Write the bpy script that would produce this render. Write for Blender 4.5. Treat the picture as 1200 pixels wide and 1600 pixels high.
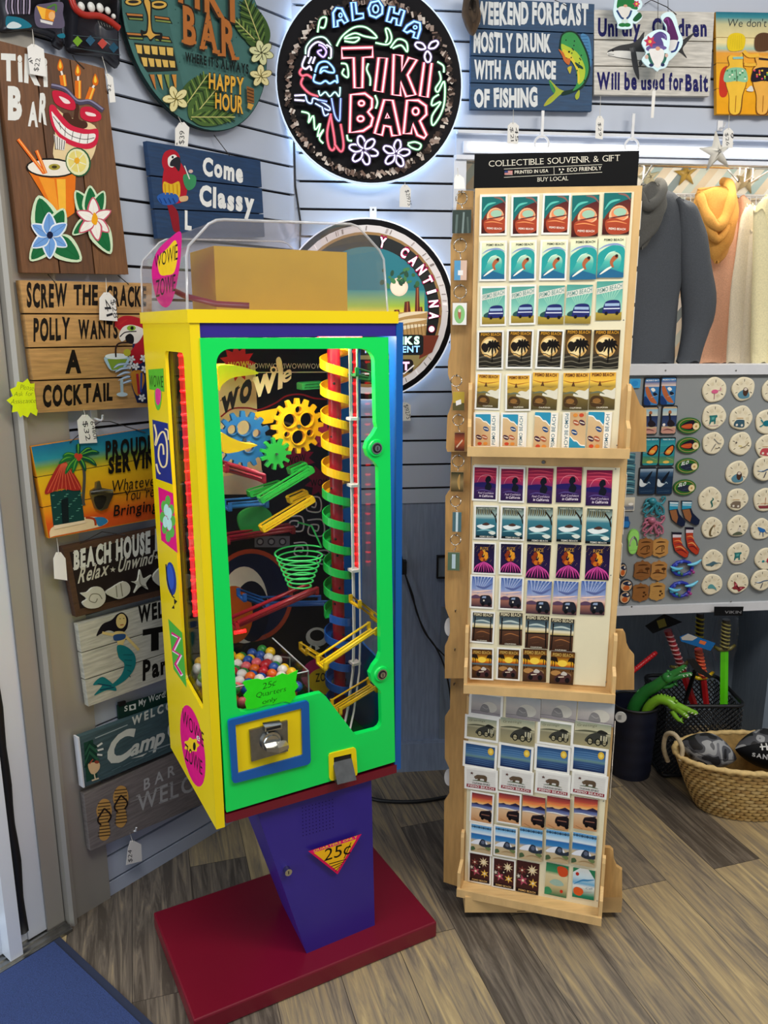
import bpy, bmesh, math, random
from mathutils import Vector, Matrix, geometry
random.seed(7)
SC = bpy.context.scene
COL = SC.collection
for _o in list(bpy.data.objects):
    bpy.data.objects.remove(_o)

# ---------------------------------------------------------------- camera, world, lights, exposure
PITCH, FPX, EYE = math.radians(13), 1250.0, Vector((0, 0, 1.5))
cam = bpy.data.objects.new('camera', bpy.data.cameras.new('camera'))
COL.objects.link(cam)
cam.location = EYE
cam.rotation_euler = (math.radians(90) - PITCH, 0, 0)
cam.data.sensor_fit = 'VERTICAL'
cam.data.sensor_height = 36
cam.data.lens = 36 * FPX / 1600
cam.data.clip_start = .02
SC.camera = cam
SC.view_settings.view_transform = 'Standard'
SC.view_settings.look = 'None'
SC.view_settings.gamma = 1
SC.view_settings.use_curve_mapping = False
SC.view_settings.exposure = -0.06

world = bpy.data.worlds.new('daylight_world')
SC.world = world
world.use_nodes = True
world.node_tree.nodes['Background'].inputs[0].default_value = (.80, .88, 1, 1)
world.node_tree.nodes['Background'].inputs[1].default_value = .30

def area(name, loc, target, sx, sy, power, col=(1, 1, 1)):
    l = bpy.data.lights.new(name, 'AREA')
    l.shape = 'RECTANGLE'; l.size = sx; l.size_y = sy
    l.energy = power; l.color = col
    o = bpy.data.objects.new(name, l); COL.objects.link(o)
    o.location = loc
    o.rotation_euler = (Vector(target) - Vector(loc)).to_track_quat('-Z', 'Y').to_euler()
    return o
area('ceiling_lamp', (-.1, .5, 2.9), (-.1, .9, 0), 1.2, .6, 26, (1, .98, .95))
area('ceiling_lamp', (1.5, .7, 2.9), (1.2, 1.5, 0), 1.2, .6, 44, (1, .94, .84))
area('door_daylight', (-1.75, .35, 1.35), (-.2, 1.9, .9), 1.1, 2.1, 30, (.86, .93, 1))

# ---------------------------------------------------------------- colours and materials
def lin(h):
    h = h.lstrip('#')
    r = []
    for i in (0, 2, 4):
        c = int(h[i:i + 2], 16) / 255
        r.append(c / 12.92 if c <= .04045 else ((c + .055) / 1.055) ** 2.4)
    return (*r, 1.0)
MATS = {}
def newmat(name):
    m = bpy.data.materials.new(name); m.use_nodes = True
    MATS[name] = m
    nt = m.node_tree
    return m, nt, nt.nodes['Principled BSDF']
def nd(nt, t, **kw):
    n = nt.nodes.new(t)
    for k, v in kw.items():
        setattr(n, k, v)
    return n
def noise_var(nt, src, amt, scale, dist=0.0, stretch=None):
    """multiply a colour socket by 1 +- amt of noise in object space"""
    tc = nd(nt, 'ShaderNodeTexCoord')
    vec = tc.outputs['Object']
    if stretch:
        mp = nd(nt, 'ShaderNodeMapping'); mp.inputs['Scale'].default_value = stretch
        nt.links.new(vec, mp.inputs[0]); vec = mp.outputs[0]
    nz = nd(nt, 'ShaderNodeTexNoise'); nz.inputs['Scale'].default_value = scale
    nz.inputs['Detail'].default_value = 4; nz.inputs['Distortion'].default_value = dist
    nt.links.new(vec, nz.inputs['Vector'])
    mr = nd(nt, 'ShaderNodeMapRange')
    mr.inputs[1].default_value = .3; mr.inputs[2].default_value = .7
    mr.inputs[3].default_value = 1 - amt; mr.inputs[4].default_value = 1 + amt
    nt.links.new(nz.outputs['Fac'], mr.inputs[0])
    mx = nd(nt, 'ShaderNodeVectorMath', operation='SCALE')
    nt.links.new(src, mx.inputs[0]); nt.links.new(mr.outputs[0], mx.inputs['Scale'])
    return mx.outputs[0], nz
def plain(name, hexc, rough=.5, metal=0, amt=.06, scale=30, stretch=None, bump=0, spec=.5, sheen=0):
    m, nt, b = newmat(name)
    rgb = nd(nt, 'ShaderNodeRGB'); rgb.outputs[0].default_value = lin(hexc)
    o, nz = noise_var(nt, rgb.outputs[0], amt, scale, 0, stretch)
    nt.links.new(o, b.inputs['Base Color'])
    b.inputs['Roughness'].default_value = rough; b.inputs['Metallic'].default_value = metal
    b.inputs['Specular IOR Level'].default_value = spec
    if sheen: b.inputs['Sheen Weight'].default_value = sheen
    if bump:
        bp = nd(nt, 'ShaderNodeBump'); bp.inputs['Strength'].default_value = bump
        bp.inputs['Distance'].default_value = .002
        nt.links.new(nz.outputs['Fac'], bp.inputs['Height']); nt.links.new(bp.outputs[0], b.inputs['Normal'])
    return m
def tinted(name, rough, amt=.05, scale=40, stretch=None, metal=0, spec=.5, bump=0):
    """colour comes from the mesh's own paint attribute"""
    m, nt, b = newmat(name)
    at = nd(nt, 'ShaderNodeAttribute', attribute_name='paint')
    o, nz = noise_var(nt, at.outputs['Color'], amt, scale, 0, stretch)
    nt.links.new(o, b.inputs['Base Color'])
    b.inputs['Roughness'].default_value = rough; b.inputs['Metallic'].default_value = metal
    b.inputs['Specular IOR Level'].default_value = spec
    if bump:
        bp = nd(nt, 'ShaderNodeBump'); bp.inputs['Strength'].default_value = bump; bp.inputs['Distance'].default_value = .002
        nt.links.new(nz.outputs['Fac'], bp.inputs['Height']); nt.links.new(bp.outputs[0], b.inputs['Normal'])
    return m
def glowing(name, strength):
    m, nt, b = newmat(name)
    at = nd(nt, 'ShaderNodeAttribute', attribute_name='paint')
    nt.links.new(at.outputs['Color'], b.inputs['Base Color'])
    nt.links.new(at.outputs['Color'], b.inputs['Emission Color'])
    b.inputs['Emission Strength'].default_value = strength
def clear(name, tint, lo, hi, rough=.03, haze=0):
    """thin clear plastic: see-through, with a sheen that grows at grazing angles"""
    m, nt, b = newmat(name)
    nt.nodes.remove(b)
    out = nt.nodes['Material Output']
    tr = nd(nt, 'ShaderNodeBsdfTransparent'); tr.inputs[0].default_value = lin(tint)
    gl = nd(nt, 'ShaderNodeBsdfGlossy'); gl.inputs['Roughness'].default_value = rough
    lw = nd(nt, 'ShaderNodeLayerWeight'); lw.inputs[0].default_value = .5
    pw = nd(nt, 'ShaderNodeMath', operation='POWER'); pw.inputs[1].default_value = 4
    ml = nd(nt, 'ShaderNodeMath', operation='MULTIPLY_ADD'); ml.inputs[1].default_value = hi; ml.inputs[2].default_value = lo
    mx = nd(nt, 'ShaderNodeMixShader')
    nt.links.new(lw.outputs['Facing'], pw.inputs[0]); nt.links.new(pw.outputs[0], ml.inputs[0]); nt.links.new(ml.outputs[0], mx.inputs[0])
    nt.links.new(tr.outputs[0], mx.inputs[1]); nt.links.new(gl.outputs[0], mx.inputs[2])
    if haze:
        df = nd(nt, 'ShaderNodeBsdfDiffuse'); m2 = nd(nt, 'ShaderNodeMixShader'); m2.inputs[0].default_value = haze
        nt.links.new(mx.outputs[0], m2.inputs[1]); nt.links.new(df.outputs[0], m2.inputs[2]); mx = m2
    nt.links.new(mx.outputs[0], out.inputs[0])
plain('lamp_yellow', '#c29c00', .5, 0, .03)
tinted('ink', .6, spec=.15)                                   # print and paint
tinted('gloss', .28, .03)                            # shiny plastic
tinted('enamel', .35, .025, 20)                      # painted sheet metal
tinted('wood', .6, .22, 6, (3, 10, 26), bump=.3)      # grain runs along x
tinted('woodv', .6, .22, 6, (26, 10, 3), bump=.3)     # grain runs along z
tinted('cloth', .95, .10, 260, bump=.4)
glowing('neon', 1.6)
glowing('led', 6.0)
glowing('backlit', .55)
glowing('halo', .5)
glowing('tube_glow', 3.0)
clear('clear_plastic', '#fafafb', .02, .35)
clear('dome_plastic', '#fbf9fa', .05, .5, .10, .018)
clear('rim_plastic', '#fdfdfd', .12, .6, .15, .3)  # white haze paints in the pale highlights along the dome edges
clear('window_glass', '#fbfcfd', .012, .35)
plain('chrome', '#b9b9b4', .22, 1, .05)
plain('steel', '#8d8d8a', .35, 1, .12, 60)
plain('black', '#0c0c0e', .5)
plain('birch', '#d3ae75', .5, 0, .10, 5, (3, 30, 3), .1)
plain('birch_dark', '#bd9459', .55, 0, .12, 5, (24, 24, 3), .1)
plain('white_board', '#e6dbb8', .55, 0, .02)
plain('slat', '#b4bccb', .45, 0, .03, 5)
plain('groove', '#231a16', .9)
plain('wainscot', '#8592a8', .55, 0, .13, 6, (22, 22, 2.2), .25)
plain('white_trim', '#d7d9de', .45, 0, .03)
plain('grey_panel', '#8d9294', .5, 0, .03, 8)
plain('nook', '#76828f', .6, 0, .1, 6, (22, 22, 2.2))

# ---------------------------------------------------------------- planes: heading h runs left to right, +y leads away
class Plane:
    def __init__(s, O, h):
        s.O = Vector(O); s.h = h
        r = math.radians(h)
        s.a = Vector((math.sin(r), math.cos(r), 0)); s.b = Vector((-s.a.y, s.a.x, 0))
        s.M = Matrix.Translation(s.O) @ Matrix.Rotation(math.radians(90 - h), 4, 'Z')
        s.I = s.M.inverted()
    def px(s, x, y, d=0):
        """point of the plane (d in front of it) seen at photo pixel x, y"""
        F = Vector((0, math.cos(PITCH), -math.sin(PITCH))); D = Vector((0, -math.sin(PITCH), -math.cos(PITCH)))
        r = F + D * ((y - 800) / FPX) + Vector(((x - 600) / FPX, 0, 0))
        P = s.O - s.b * d
        t = (P - EYE).dot(s.b) / r.dot(s.b)
        q = s.I @ (EYE + r * t)
        return (q.x, q.z)
WORLD = Plane((0, 0, 0), 90)

# ---------------------------------------------------------------- mesh builder
GL = {}
def glyph(ch, bold):
    k = (ch, bold)
    if k not in GL:
        cu = bpy.data.curves.new('t', 'FONT'); cu.body = ch; cu.size = 1; cu.offset = bold; cu.resolution_u = 3
        ob = bpy.data.objects.new('t', cu)
        me = bpy.data.meshes.new_from_object(ob)
        vs = [(v.co.x, v.co.y) for v in me.vertices]; fs = [tuple(p.vertices) for p in me.polygons]
        bpy.data.meshes.remove(me); bpy.data.objects.remove(ob); bpy.data.curves.remove(cu)
        x0 = min([v[0] for v in vs], default=0); x1 = max([v[0] for v in vs], default=.25)
        GL[k] = ([(x - x0, y) for x, y in vs], fs, x1 - x0)
    return GL[k]
CAP = None
def spl(pts, n=6, closed=False):
    """smooth curve through points"""
    P = list(pts); m = len(P); out = []
    rng = range(m if closed else m - 1)
    for i in rng:
        p0 = P[(i - 1) % m] if closed or i > 0 else P[0]
        p1 = P[i]; p2 = P[(i + 1) % m]
        p3 = P[(i + 2) % m] if closed or i + 2 < m else P[-1]
        for k in range(n):
            t = k / n
            out.append(tuple(.5 * (2 * b + (c - a) * t + (2 * a - 5 * b + 4 * c - d) * t * t + (3 * b - a - 3 * c + d) * t ** 3)
                             for a, b, c, d in zip(p0, p1, p2, p3)))
    if not closed: out.append(tuple(P[-1]))
    return out
def ring(cx, cy, rx, ry=None, n=24, rot=0):
    ry = rx if ry is None else ry
    c, s = math.cos(rot), math.sin(rot)
    return [(cx + rx * math.cos(t) * c - ry * math.sin(t) * s, cy + rx * math.cos(t) * s + ry * math.sin(t) * c)
            for t in [2 * math.pi * k / n for k in range(n)]]
def rrect(x0, z0, x1, z1, r, n=5):
    out = []
    for cx, cz, a in ((x1 - r, z1 - r, 0), (x0 + r, z1 - r, 90), (x0 + r, z0 + r, 180), (x1 - r, z0 + r, 270)):
        for k in range(n + 1):
            t = math.radians(a + 90 * k / n)
            out.append((cx + r * math.cos(t), cz + r * math.sin(t)))
    return out
EPS = .00005
class MB:
    def __init__(s, plane=WORLD, d=0.0, mat='ink'):
        s.p = plane; s.d = d
        s.v = []; s.f = []; s.fm = []; s.fs = []; s.vc = []
        s.mats = []; s.mat = mat; s.c = lin('#ffffff'); s.layer = 0
        s.map = lambda x, y: (x, y)
    # --- raw
    def use(s, mat, col=None):
        s.mat = mat
        if col: s.c = lin(col)
        return s
    def add(s, vs, fs, smooth=False, cols=None):
        o = len(s.v); s.v += [Vector(v) for v in vs]
        s.vc += cols if cols else [s.c] * len(vs)
        if s.mat not in s.mats: s.mats.append(s.mat)
        mi = s.mats.index(s.mat)
        for f in fs:
            s.f.append([o + i for i in f]); s.fm.append(mi); s.fs.append(smooth)
        return s
    def box(s, x0, x1, y0, y1, z0, z1, T=None):
        vs = [Vector((x, y, z)) for x in (x0, x1) for y in (y0, y1) for z in (z0, z1)]
        if T: vs = [T @ v for v in vs]
        return s.add(vs, [(0, 1, 3, 2), (4, 6, 7, 5), (0, 4, 5, 1), (2, 3, 7, 6), (0, 2, 6, 4), (1, 5, 7, 3)])
    def slab(s, pts, y0, y1, holes=(), T=None, bevel=0):
        """polygon in x, z extruded from y0 (front) to y1"""
        loops = [list(pts)] + [list(h) for h in holes]
        flat = [p for l in loops for p in l]
        tri = geometry.tessellate_polygon([[Vector((p[0], p[1], 0)) for p in l] for l in loops])
        n = len(flat)
        vs = [Vector((p[0], y0, p[1])) for p in flat] + [Vector((p[0], y1, p[1])) for p in flat]
        fs = [tuple(t) for t in tri] + [tuple(i + n for i in reversed(t)) for t in tri]
        if T: vs = [T @ v for v in vs]
        s.add(vs, fs)
        o = 0
        for l in loops:
            m = len(l); e = []
            base = [vs[o + i] for i in range(m)] + [vs[n + o + i] for i in range(m)]
            for i in range(m):
                j = (i + 1) % m
                e.append((i, j, m + j, m + i))
            s.add(base, e); o += m
        return s
    def loft(s, rings, smooth=True, caps=True, closed=False):
        n = len(rings[0]); vs = [Vector(p) for r in rings for p in r]; fs = []
        m = len(rings)
        for k in range(m if closed else m - 1):
            for i in range(n):
                j = (i + 1) % n; k2 = (k + 1) % m
                fs.append((k * n + i, k * n + j, k2 * n + j, k2 * n + i))
        if caps and not closed:
            fs.append(tuple(range(n))); fs.append(tuple((m - 1) * n + i for i in reversed(range(n))))
        return s.add(vs, fs, smooth)
    def tube(s, path, r, n=8, smooth=True, closed=False, flat=1.0):
        P = [Vector(p) for p in path]; m = len(P); rings = []
        rr = r if isinstance(r, (list, tuple)) else [r] * m
        up = None
        for i in range(m):
            a = P[i - 1] if (i > 0 or closed) else P[i]; b = P[(i + 1) % m] if (i < m - 1 or closed) else P[i]
            t = (b - a).normalized() if (b - a).length > 1e-9 else Vector((0, 0, 1))
            if up is None:
                up = Vector((0, 0, 1)) if abs(t.z) < .9 else Vector((1, 0, 0))
            u = (up - t * up.dot(t))
            u = u.normalized() if u.length > 1e-6 else t.orthogonal().normalized()
            up = u; w = t.cross(u)
            rings.append([P[i] + (u * math.cos(q) * flat + w * math.sin(q)) * rr[i] for q in [2 * math.pi * k / n for k in range(n)]])
        return s.loft(rings, smooth, True, closed)
    def cyl(s, a, b, r, n=16, r2=None, smooth=True):
        a, b = Vector(a), Vector(b); t = (b - a).normalized(); u = t.orthogonal().normalized(); w = t.cross(u)
        r2 = r if r2 is None else r2
        R = lambda p, q: [p + (u * math.cos(x) + w * math.sin(x)) * q for x in [2 * math.pi * k / n for k in range(n)]]
        A, B = R(a, r), R(b, r2)
        s.loft([A, B], smooth, False)
        s.add(A, [tuple(range(n))]); s.add(B, [tuple(reversed(range(n)))])
        return s
    def ball(s, c, rx, ry=None, rz=None, nu=16, nv=10, T=None):
        ry = rx if ry is None else ry; rz = rx if rz is None else rz
        rings = []
        for k in range(1, nv):
            t = math.pi * k / nv
            rings.append([Vector((rx * math.sin(t) * math.cos(p), ry * math.sin(t) * math.sin(p), rz * math.cos(t))) for p in [2 * math.pi * i / nu for i in range(nu)]])
        vs = [p for r in rings for p in r] + [Vector((0, 0, rz)), Vector((0, 0, -rz))]
        fs = []
        for k in range(nv - 2):
            for i in range(nu):
                j = (i + 1) % nu
                fs.append((k * nu + i, (k + 1) * nu + i, (k + 1) * nu + j, k * nu + j))
        m = (nv - 1) * nu; b = (nv - 2) * nu
        for i in range(nu):
            j = (i + 1) % nu
            fs.append((m, i, j)); fs.append((m + 1, b + j, b + i))
        c = Vector(c)
        vs = [(T @ v if T else v) + c for v in vs]
        return s.add(vs, fs, True)
    # --- painting on the plane y = -d; coordinates go through s.map to x, z
    def src(s, ox, oy, k):
        """coordinates are read on an enlarged view of the photo"""
        s.map = lambda x, y: s.p.px(ox + x * k, oy + y * k, s.d)
        return s
    def fit(s, x0, z1, w, h):
        """unit coordinates, u to the right, v downwards"""
        s.map = lambda u, v: (x0 + min(1, max(0, u)) * w, z1 - min(1, max(0, v)) * h)
        return s
    def _y(s):
        s.layer += 1
        return -s.d - s.layer * EPS
    def poly(s, pts, col=None, holes=()):
        if col: s.c = lin(col)
        loops = [[s.map(*p) for p in pts]] + [[s.map(*p) for p in h] for h in holes]
        y = s._y()
        tri = geometry.tessellate_polygon([[Vector((p[0], p[1], 0)) for p in l] for l in loops])
        flat = [Vector((p[0], y, p[1])) for l in loops for p in l]
        fs = []
        for t in tri:
            a, b, c = (flat[i] for i in t)
            n = (b - a).cross(c - a)
            fs.append(tuple(t) if n.y < 0 else tuple(reversed(t)))
        return s.add(flat, fs)
    def blob(s, pts, col=None, n=5):
        return s.poly(spl(pts, n, True), col)
    def oval(s, x, y, rx, ry=None, col=None, rot=0, n=20):
        return s.poly(ring(x, y, rx, ry, n, rot), col)
    def rect(s, x0, y0, x1, y1, col=None):
        return s.poly([(x0, y0), (x1, y0), (x1, y1), (x0, y1)], col)
    def fade(s, x0, y0, x1, y1, stops):
        """horizontal bands blending down through colours: [(t, hex), ...]"""
        y = s._y(); vs = []; cs = []; fs = []
        for i, (t, h) in enumerate(stops):
            for x in (x0, x1):
                q = s.map(x, y0 + (y1 - y0) * t); vs.append((q[0], y, q[1])); cs.append(lin(h))
            if i: fs.append((2 * i - 2, 2 * i, 2 * i + 1, 2 * i - 1))
        return s.add(vs, fs, False, cs)
    def quadfade(s, q, stops):
        """the same inside a quadrilateral tl, tr, br, bl"""
        y = s._y(); vs = []; cs = []; fs = []
        L = lambda a, b, t: (a[0] + (b[0] - a[0]) * t, a[1] + (b[1] - a[1]) * t)
        for i, (t, h) in enumerate(stops):
            for p in (L(q[0], q[3], t), L(q[1], q[2], t)):
                p = s.map(*p); vs.append((p[0], y, p[1])); cs.append(lin(h))
            if i: fs.append((2 * i - 2, 2 * i, 2 * i + 1, 2 * i - 1))
        return s.add(vs, fs, False, cs)
    def line(s, pts, w, col=None, smooth=True, closed=False, taper=False):
        """brush stroke, width w in the same coordinates"""
        if col: s.c = lin(col)
        P = spl(pts, 5, closed) if smooth and len(pts) > 2 else list(pts)
        y = s._y(); m = len(P); vs = []; fs = []
        for i in range(m):
            a = P[i - 1] if (i > 0 or closed) else P[i]; b = P[(i + 1) % m] if (i < m - 1 or closed) else P[i]
            dx, dy = b[0] - a[0], b[1] - a[1]; l = math.hypot(dx, dy) or 1
            q = w / 2 * ((1 - .85 * abs(2 * i / (m - 1) - 1) ** 2) if taper else 1)
            for sg in (1, -1):
                k = s.map(P[i][0] - sg * dy / l * q, P[i][1] + sg * dx / l * q)
                vs.append((k[0], y, k[1]))
        for i in range(m if closed else m - 1):
            j = (i + 1) % m
            fs.append((2 * i, 2 * j, 2 * j + 1, 2 * i + 1))
        return s.add(vs, fs)
    def text(s, t, p0, p1, h, col=None, bold=.02, shear=0, jit=0, gap=.09, arc=0, serif=0, upright=True):
        """lettering whose baseline runs p0 to p1 with cap height h (or h at each end)"""
        global CAP
        if col: s.c = lin(col)
        if CAP is None: CAP = max(v[1] for v in glyph('H', 0)[0])
        h0, h1 = h if isinstance(h, (tuple, list)) else (h, h)
        rnd = random.Random(t)
        x = 0; items = []
        for ch in t:
            if ch == ' ':
                x += .32; continue
            vs, fs, w = glyph(ch, bold)
            if serif: vs, fs = list(vs), list(fs)
            for k, e in (((0, 0), (0, 1), (1, 0), (1, 1)) if serif and ch in 'NHRAUVIWELBPTFY' else ()):
                if (ch, k, e) in (('L', 1, 0), ('L', 1, 1), ('E', 1, 0), ('E', 1, 1), ('B', 1, 0), ('B', 1, 1), ('F', 1, 0), ('F', 1, 1), ('R', 1, 1), ('P', 1, 0), ('P', 1, 1), ('V', 0, 0), ('V', 1, 0), ('W', 0, 0), ('W', 1, 0), ('U', 0, 0), ('U', 1, 0), ('A', 0, 1), ('A', 1, 1), ('T', 0, 1), ('T', 1, 1)): continue
                cx = w / 2 if ch in 'ITY' and not (ch == 'Y' and e) else .03 + k * (w - .06); n0 = len(vs); z0 = e * (CAP - .05)
                vs += [(cx - serif, z0), (cx + serif, z0), (cx + serif, z0 + .05), (cx - serif, z0 + .05)]; fs.append((n0, n0 + 1, n0 + 2, n0 + 3))
            items.append((vs, fs, x, w, rnd.uniform(-1, 1) * jit, rnd.uniform(-1, 1) * jit)); x += w + gap
        W = max(x - gap, .01)
        dx, dy = p1[0] - p0[0], p1[1] - p0[1]
        y = s._y()
        L = math.hypot(dx, dy)
        ux, uy = (0, -1) if upright else (dy / L, -dx / L)
        for vs, fs, x0, w, j1, j2 in items:
            out = []
            for gx, gy in vs:
                cx = gx - w / 2; cy = gy - CAP / 2
                rx = cx * math.cos(j1) - cy * math.sin(j1); ry = cx * math.sin(j1) + cy * math.cos(j1)
                k = (x0 + w / 2 + rx) / W; v = (ry + CAP / 2) / CAP + j2 * .5
                hh = h0 + (h1 - h0) * k
                bow = arc * 4 * k * (1 - k)
                X = p0[0] + dx * k + ux * hh * v + shear * v * hh * dx / L
                Y = p0[1] + dy * k + uy * hh * v + shear * v * hh * dy / L - bow
                q = s.map(X, Y); out.append((q[0], y, q[1]))
            s.add(out, fs)
        return s
    # --- finish
    def build(s, name, parent=None, M=None):
        me = bpy.data.meshes.new(name)
        W = s.p.M
        if parent is not None:
            W = WM[parent.name].inverted() @ W
        elif M is not None:
            W = M.inverted() @ W
        me.from_pydata([W @ v for v in s.v], [], s.f)
        for m in s.mats: me.materials.append(MATS[m])
        me.polygons.foreach_set('material_index', s.fm)
        me.polygons.foreach_set('use_smooth', s.fs)
        at = me.color_attributes.new('paint', 'FLOAT_COLOR', 'POINT')
        at.data.foreach_set('color', [c for q in s.vc for c in q])
        me.update()
        o = bpy.data.objects.new(name, me); COL.objects.link(o)
        if parent is not None:
            o.parent = parent; WM[o.name] = WM[parent.name]
        elif M is not None:
            o.matrix_world = M; WM[o.name] = M
        else:
            WM[o.name] = Matrix()
        return o
WM = {}
def tag(o, label, cat, group=None, kind=None):
    o['label'] = label; o['category'] = cat
    if group: o['group'] = group
    if kind: o['kind'] = kind
    return o
def thing(name, label, cat, plane, x, y, z, group=None):
    """an Empty at a thing's base; x, y, z on the plane it belongs to"""
    o = bpy.data.objects.new(name, None); COL.objects.link(o); o.empty_display_size = .05
    M = plane.M @ Matrix.Translation((x, y, z)); o.matrix_world = M; WM[o.name] = M
    return tag(o, label, cat, group)
def solo(name, mb, label, cat, x, y, z, group=None):
    """a thing that is one mesh"""
    return tag(mb.build(name, None, mb.p.M @ Matrix.Translation((x, y, z))), label, cat, group)
def struct(name, mb):
    o = mb.build(name); o['kind'] = 'structure'; return o
def lab(o, label):
    o['label'] = label; return o
# ================================================================ the setting
LW = Plane((-.2564, 2.4731, 0), 39)       # left slat wall, x = 0 in the corner
RW = Plane((-.2564, 2.4731, 0), 84)       # right wall
SLAT = .0762
# floor of vinyl planks
m, nt, b = newmat('vinyl_planks')
tc = nd(nt, 'ShaderNodeTexCoord'); mp = nd(nt, 'ShaderNodeMapping')
mp.inputs['Rotation'].default_value = (0, 0, math.radians(-107)); mp.inputs['Location'].default_value = (.33, .055, 0)
nt.links.new(tc.outputs['Object'], mp.inputs[0])
br = nd(nt, 'ShaderNodeTexBrick'); br.offset = .37; br.offset_frequency = 2
br.inputs['Color1'].default_value = (0, 0, 0, 1); br.inputs['Color2'].default_value = (1, 1, 1, 1)
br.inputs['Mortar'].default_value = (.3, .3, .3, 1)
for k, v in (('Scale', 1), ('Mortar Size', .0008), ('Bias', 0), ('Brick Width', 1.2), ('Row Height', .158)):
    br.inputs[k].default_value = v
nt.links.new(mp.outputs[0], br.inputs['Vector'])
mp2 = nd(nt, 'ShaderNodeMapping'); mp2.inputs['Scale'].default_value = (1.6, 22, 1)
nt.links.new(mp.outputs[0], mp2.inputs[0])
vadd = nd(nt, 'ShaderNodeVectorMath', operation='ADD'); vs_ = nd(nt, 'ShaderNodeVectorMath', operation='SCALE'); vs_.inputs['Scale'].default_value = 13
nt.links.new(br.outputs['Color'], vs_.inputs[0]); nt.links.new(mp2.outputs[0], vadd.inputs[0]); nt.links.new(vs_.outputs[0], vadd.inputs[1])
gr = nd(nt, 'ShaderNodeTexNoise'); gr.inputs['Scale'].default_value = 2.2; gr.inputs['Detail'].default_value = 9; gr.inputs['Roughness'].default_value = .65; gr.inputs['Distortion'].default_value = 1.2
nt.links.new(vadd.outputs[0], gr.inputs['Vector'])
ad = nd(nt, 'ShaderNodeMath', operation='MULTIPLY_ADD'); ad.inputs[1].default_value = .62
sb = nd(nt, 'ShaderNodeMath', operation='MULTIPLY_ADD'); sb.inputs[1].default_value = 1.9; sb.inputs[2].default_value = -.79
nt.links.new(gr.outputs['Fac'], sb.inputs[0])
nt.links.new(br.outputs['Color'], ad.inputs[0]); nt.links.new(sb.outputs[0], ad.inputs[2])
rp = nd(nt, 'ShaderNodeValToRGB')
cr = rp.color_ramp
cr.elements[0].position = .05; cr.elements[0].color = lin('#4c443b')
cr.elements[1].position = .95; cr.elements[1].color = lin('#b9a377')
for p_, c_ in ((.3, '#6c6256'), (.5, '#887a64'), (.7, '#9e8b68')):
    e = cr.elements.new(p_); e.color = lin(c_)
nt.links.new(ad.outputs[0], rp.inputs[0])
dk = nd(nt, 'ShaderNodeMixRGB'); dk.inputs[2].default_value = lin('#2e2823')
nt.links.new(br.outputs['Fac'], dk.inputs[0]); nt.links.new(rp.outputs[0], dk.inputs[1])
nt.links.new(dk.outputs[0], b.inputs['Base Color']); b.inputs['Roughness'].default_value = .42
bp = nd(nt, 'ShaderNodeBump'); bp.inputs['Strength'].default_value = .12; bp.inputs['Distance'].default_value = .002
nt.links.new(gr.outputs['Fac'], bp.inputs['Height']); nt.links.new(bp.outputs[0], b.inputs['Normal'])
f = MB(mat='vinyl_planks'); f.box(-3.4, 3.2, -1.5, 3.6, -.05, 0)
struct('floor', f)

def slats(mb, x0, x1, z0, z1, phase):
    """boards with dark channels between them; phase = height of one channel"""
    mb.use('groove'); mb.box(x0, x1, .012, .022, z0, z1)
    mb.use('slat')
    k = math.floor((z0 - phase) / SLAT); z = phase + k * SLAT
    while z < z1:
        a, b2 = max(z0, z + .0035), min(z1, z + SLAT - .0035)
        if b2 > a: mb.box(x0, x1, 0, .0125, a, b2)
        z += SLAT
PHL, PHR = LW.px(184, 257)[1], RW.px(640, 286)[1]
LEND = -.772
w = MB(LW); slats(w, LEND, .02, 0, 2.75, PHL)
struct('wall_left', w)
XN = RW.px(722, 260)[0]                    # left jamb of the clothes niche
ZTT, ZT, ZB = RW.px(900, 213)[1], RW.px(900, 247)[1], RW.px(1090, 573, .10)[1]
ZM = RW.px(1090, 950, .10)[1]
ZW = RW.px(650, 786)[1]                    # top of the wainscot
w = MB(RW); slats(w, -.02, XN - .01, ZW, ZTT, PHR); slats(w, -.02, 2.4, ZTT, 2.75, PHR)
struct('wall_right', w)
w = MB(RW); w.use('wainscot'); w.box(-.02, XN + .05, .005, .02, .11, ZW)
struct('wall_wainscot', w)
w = MB(RW); w.use('wainscot'); w.box(0.005, XN + .05, -.012, .01, 0, .105); w.box(0.005, XN + .05, -.008, .01, .105, .112)
struct('baseboard_right', w)
# recess: clothes niche above, dark nook below, magnet panel between
m, nt, b = newmat('painted_planks')
tc = nd(nt, 'ShaderNodeTexCoord'); mp = nd(nt, 'ShaderNodeMapping'); mp.inputs['Rotation'].default_value = (0, math.radians(-38), 0)
nt.links.new(tc.outputs['Object'], mp.inputs[0])
sx = nd(nt, 'ShaderNodeSeparateXYZ'); nt.links.new(mp.outputs[0], sx.inputs[0])
fm = nd(nt, 'ShaderNodeMath', operation='MULTIPLY'); fm.inputs[1].default_value = 3.1
nt.links.new(sx.outputs[0], fm.inputs[0])
fr = nd(nt, 'ShaderNodeMath', operation='FRACT'); nt.links.new(fm.outputs[0], fr.inputs[0])
rp = nd(nt, 'ShaderNodeValToRGB'); rp.color_ramp.interpolation = 'CONSTANT'
cols = ['#f3ead6', '#c4d8d2', '#f7f2e6', '#e6cfa6', '#f6f0e2', '#b4cccb', '#efdfc4', '#fbf8ee', '#8c9ca0', '#f4ecd8', '#d6e0d6', '#ecd8b8']
rp.color_ramp.elements[0].color = lin(cols[0]); rp.color_ramp.elements[1].position = 1 / 12; rp.color_ramp.elements[1].color = lin(cols[1])
for i in range(2, 12):
    e = rp.color_ramp.elements.new(i / 12); e.color = lin(cols[i])
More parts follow.
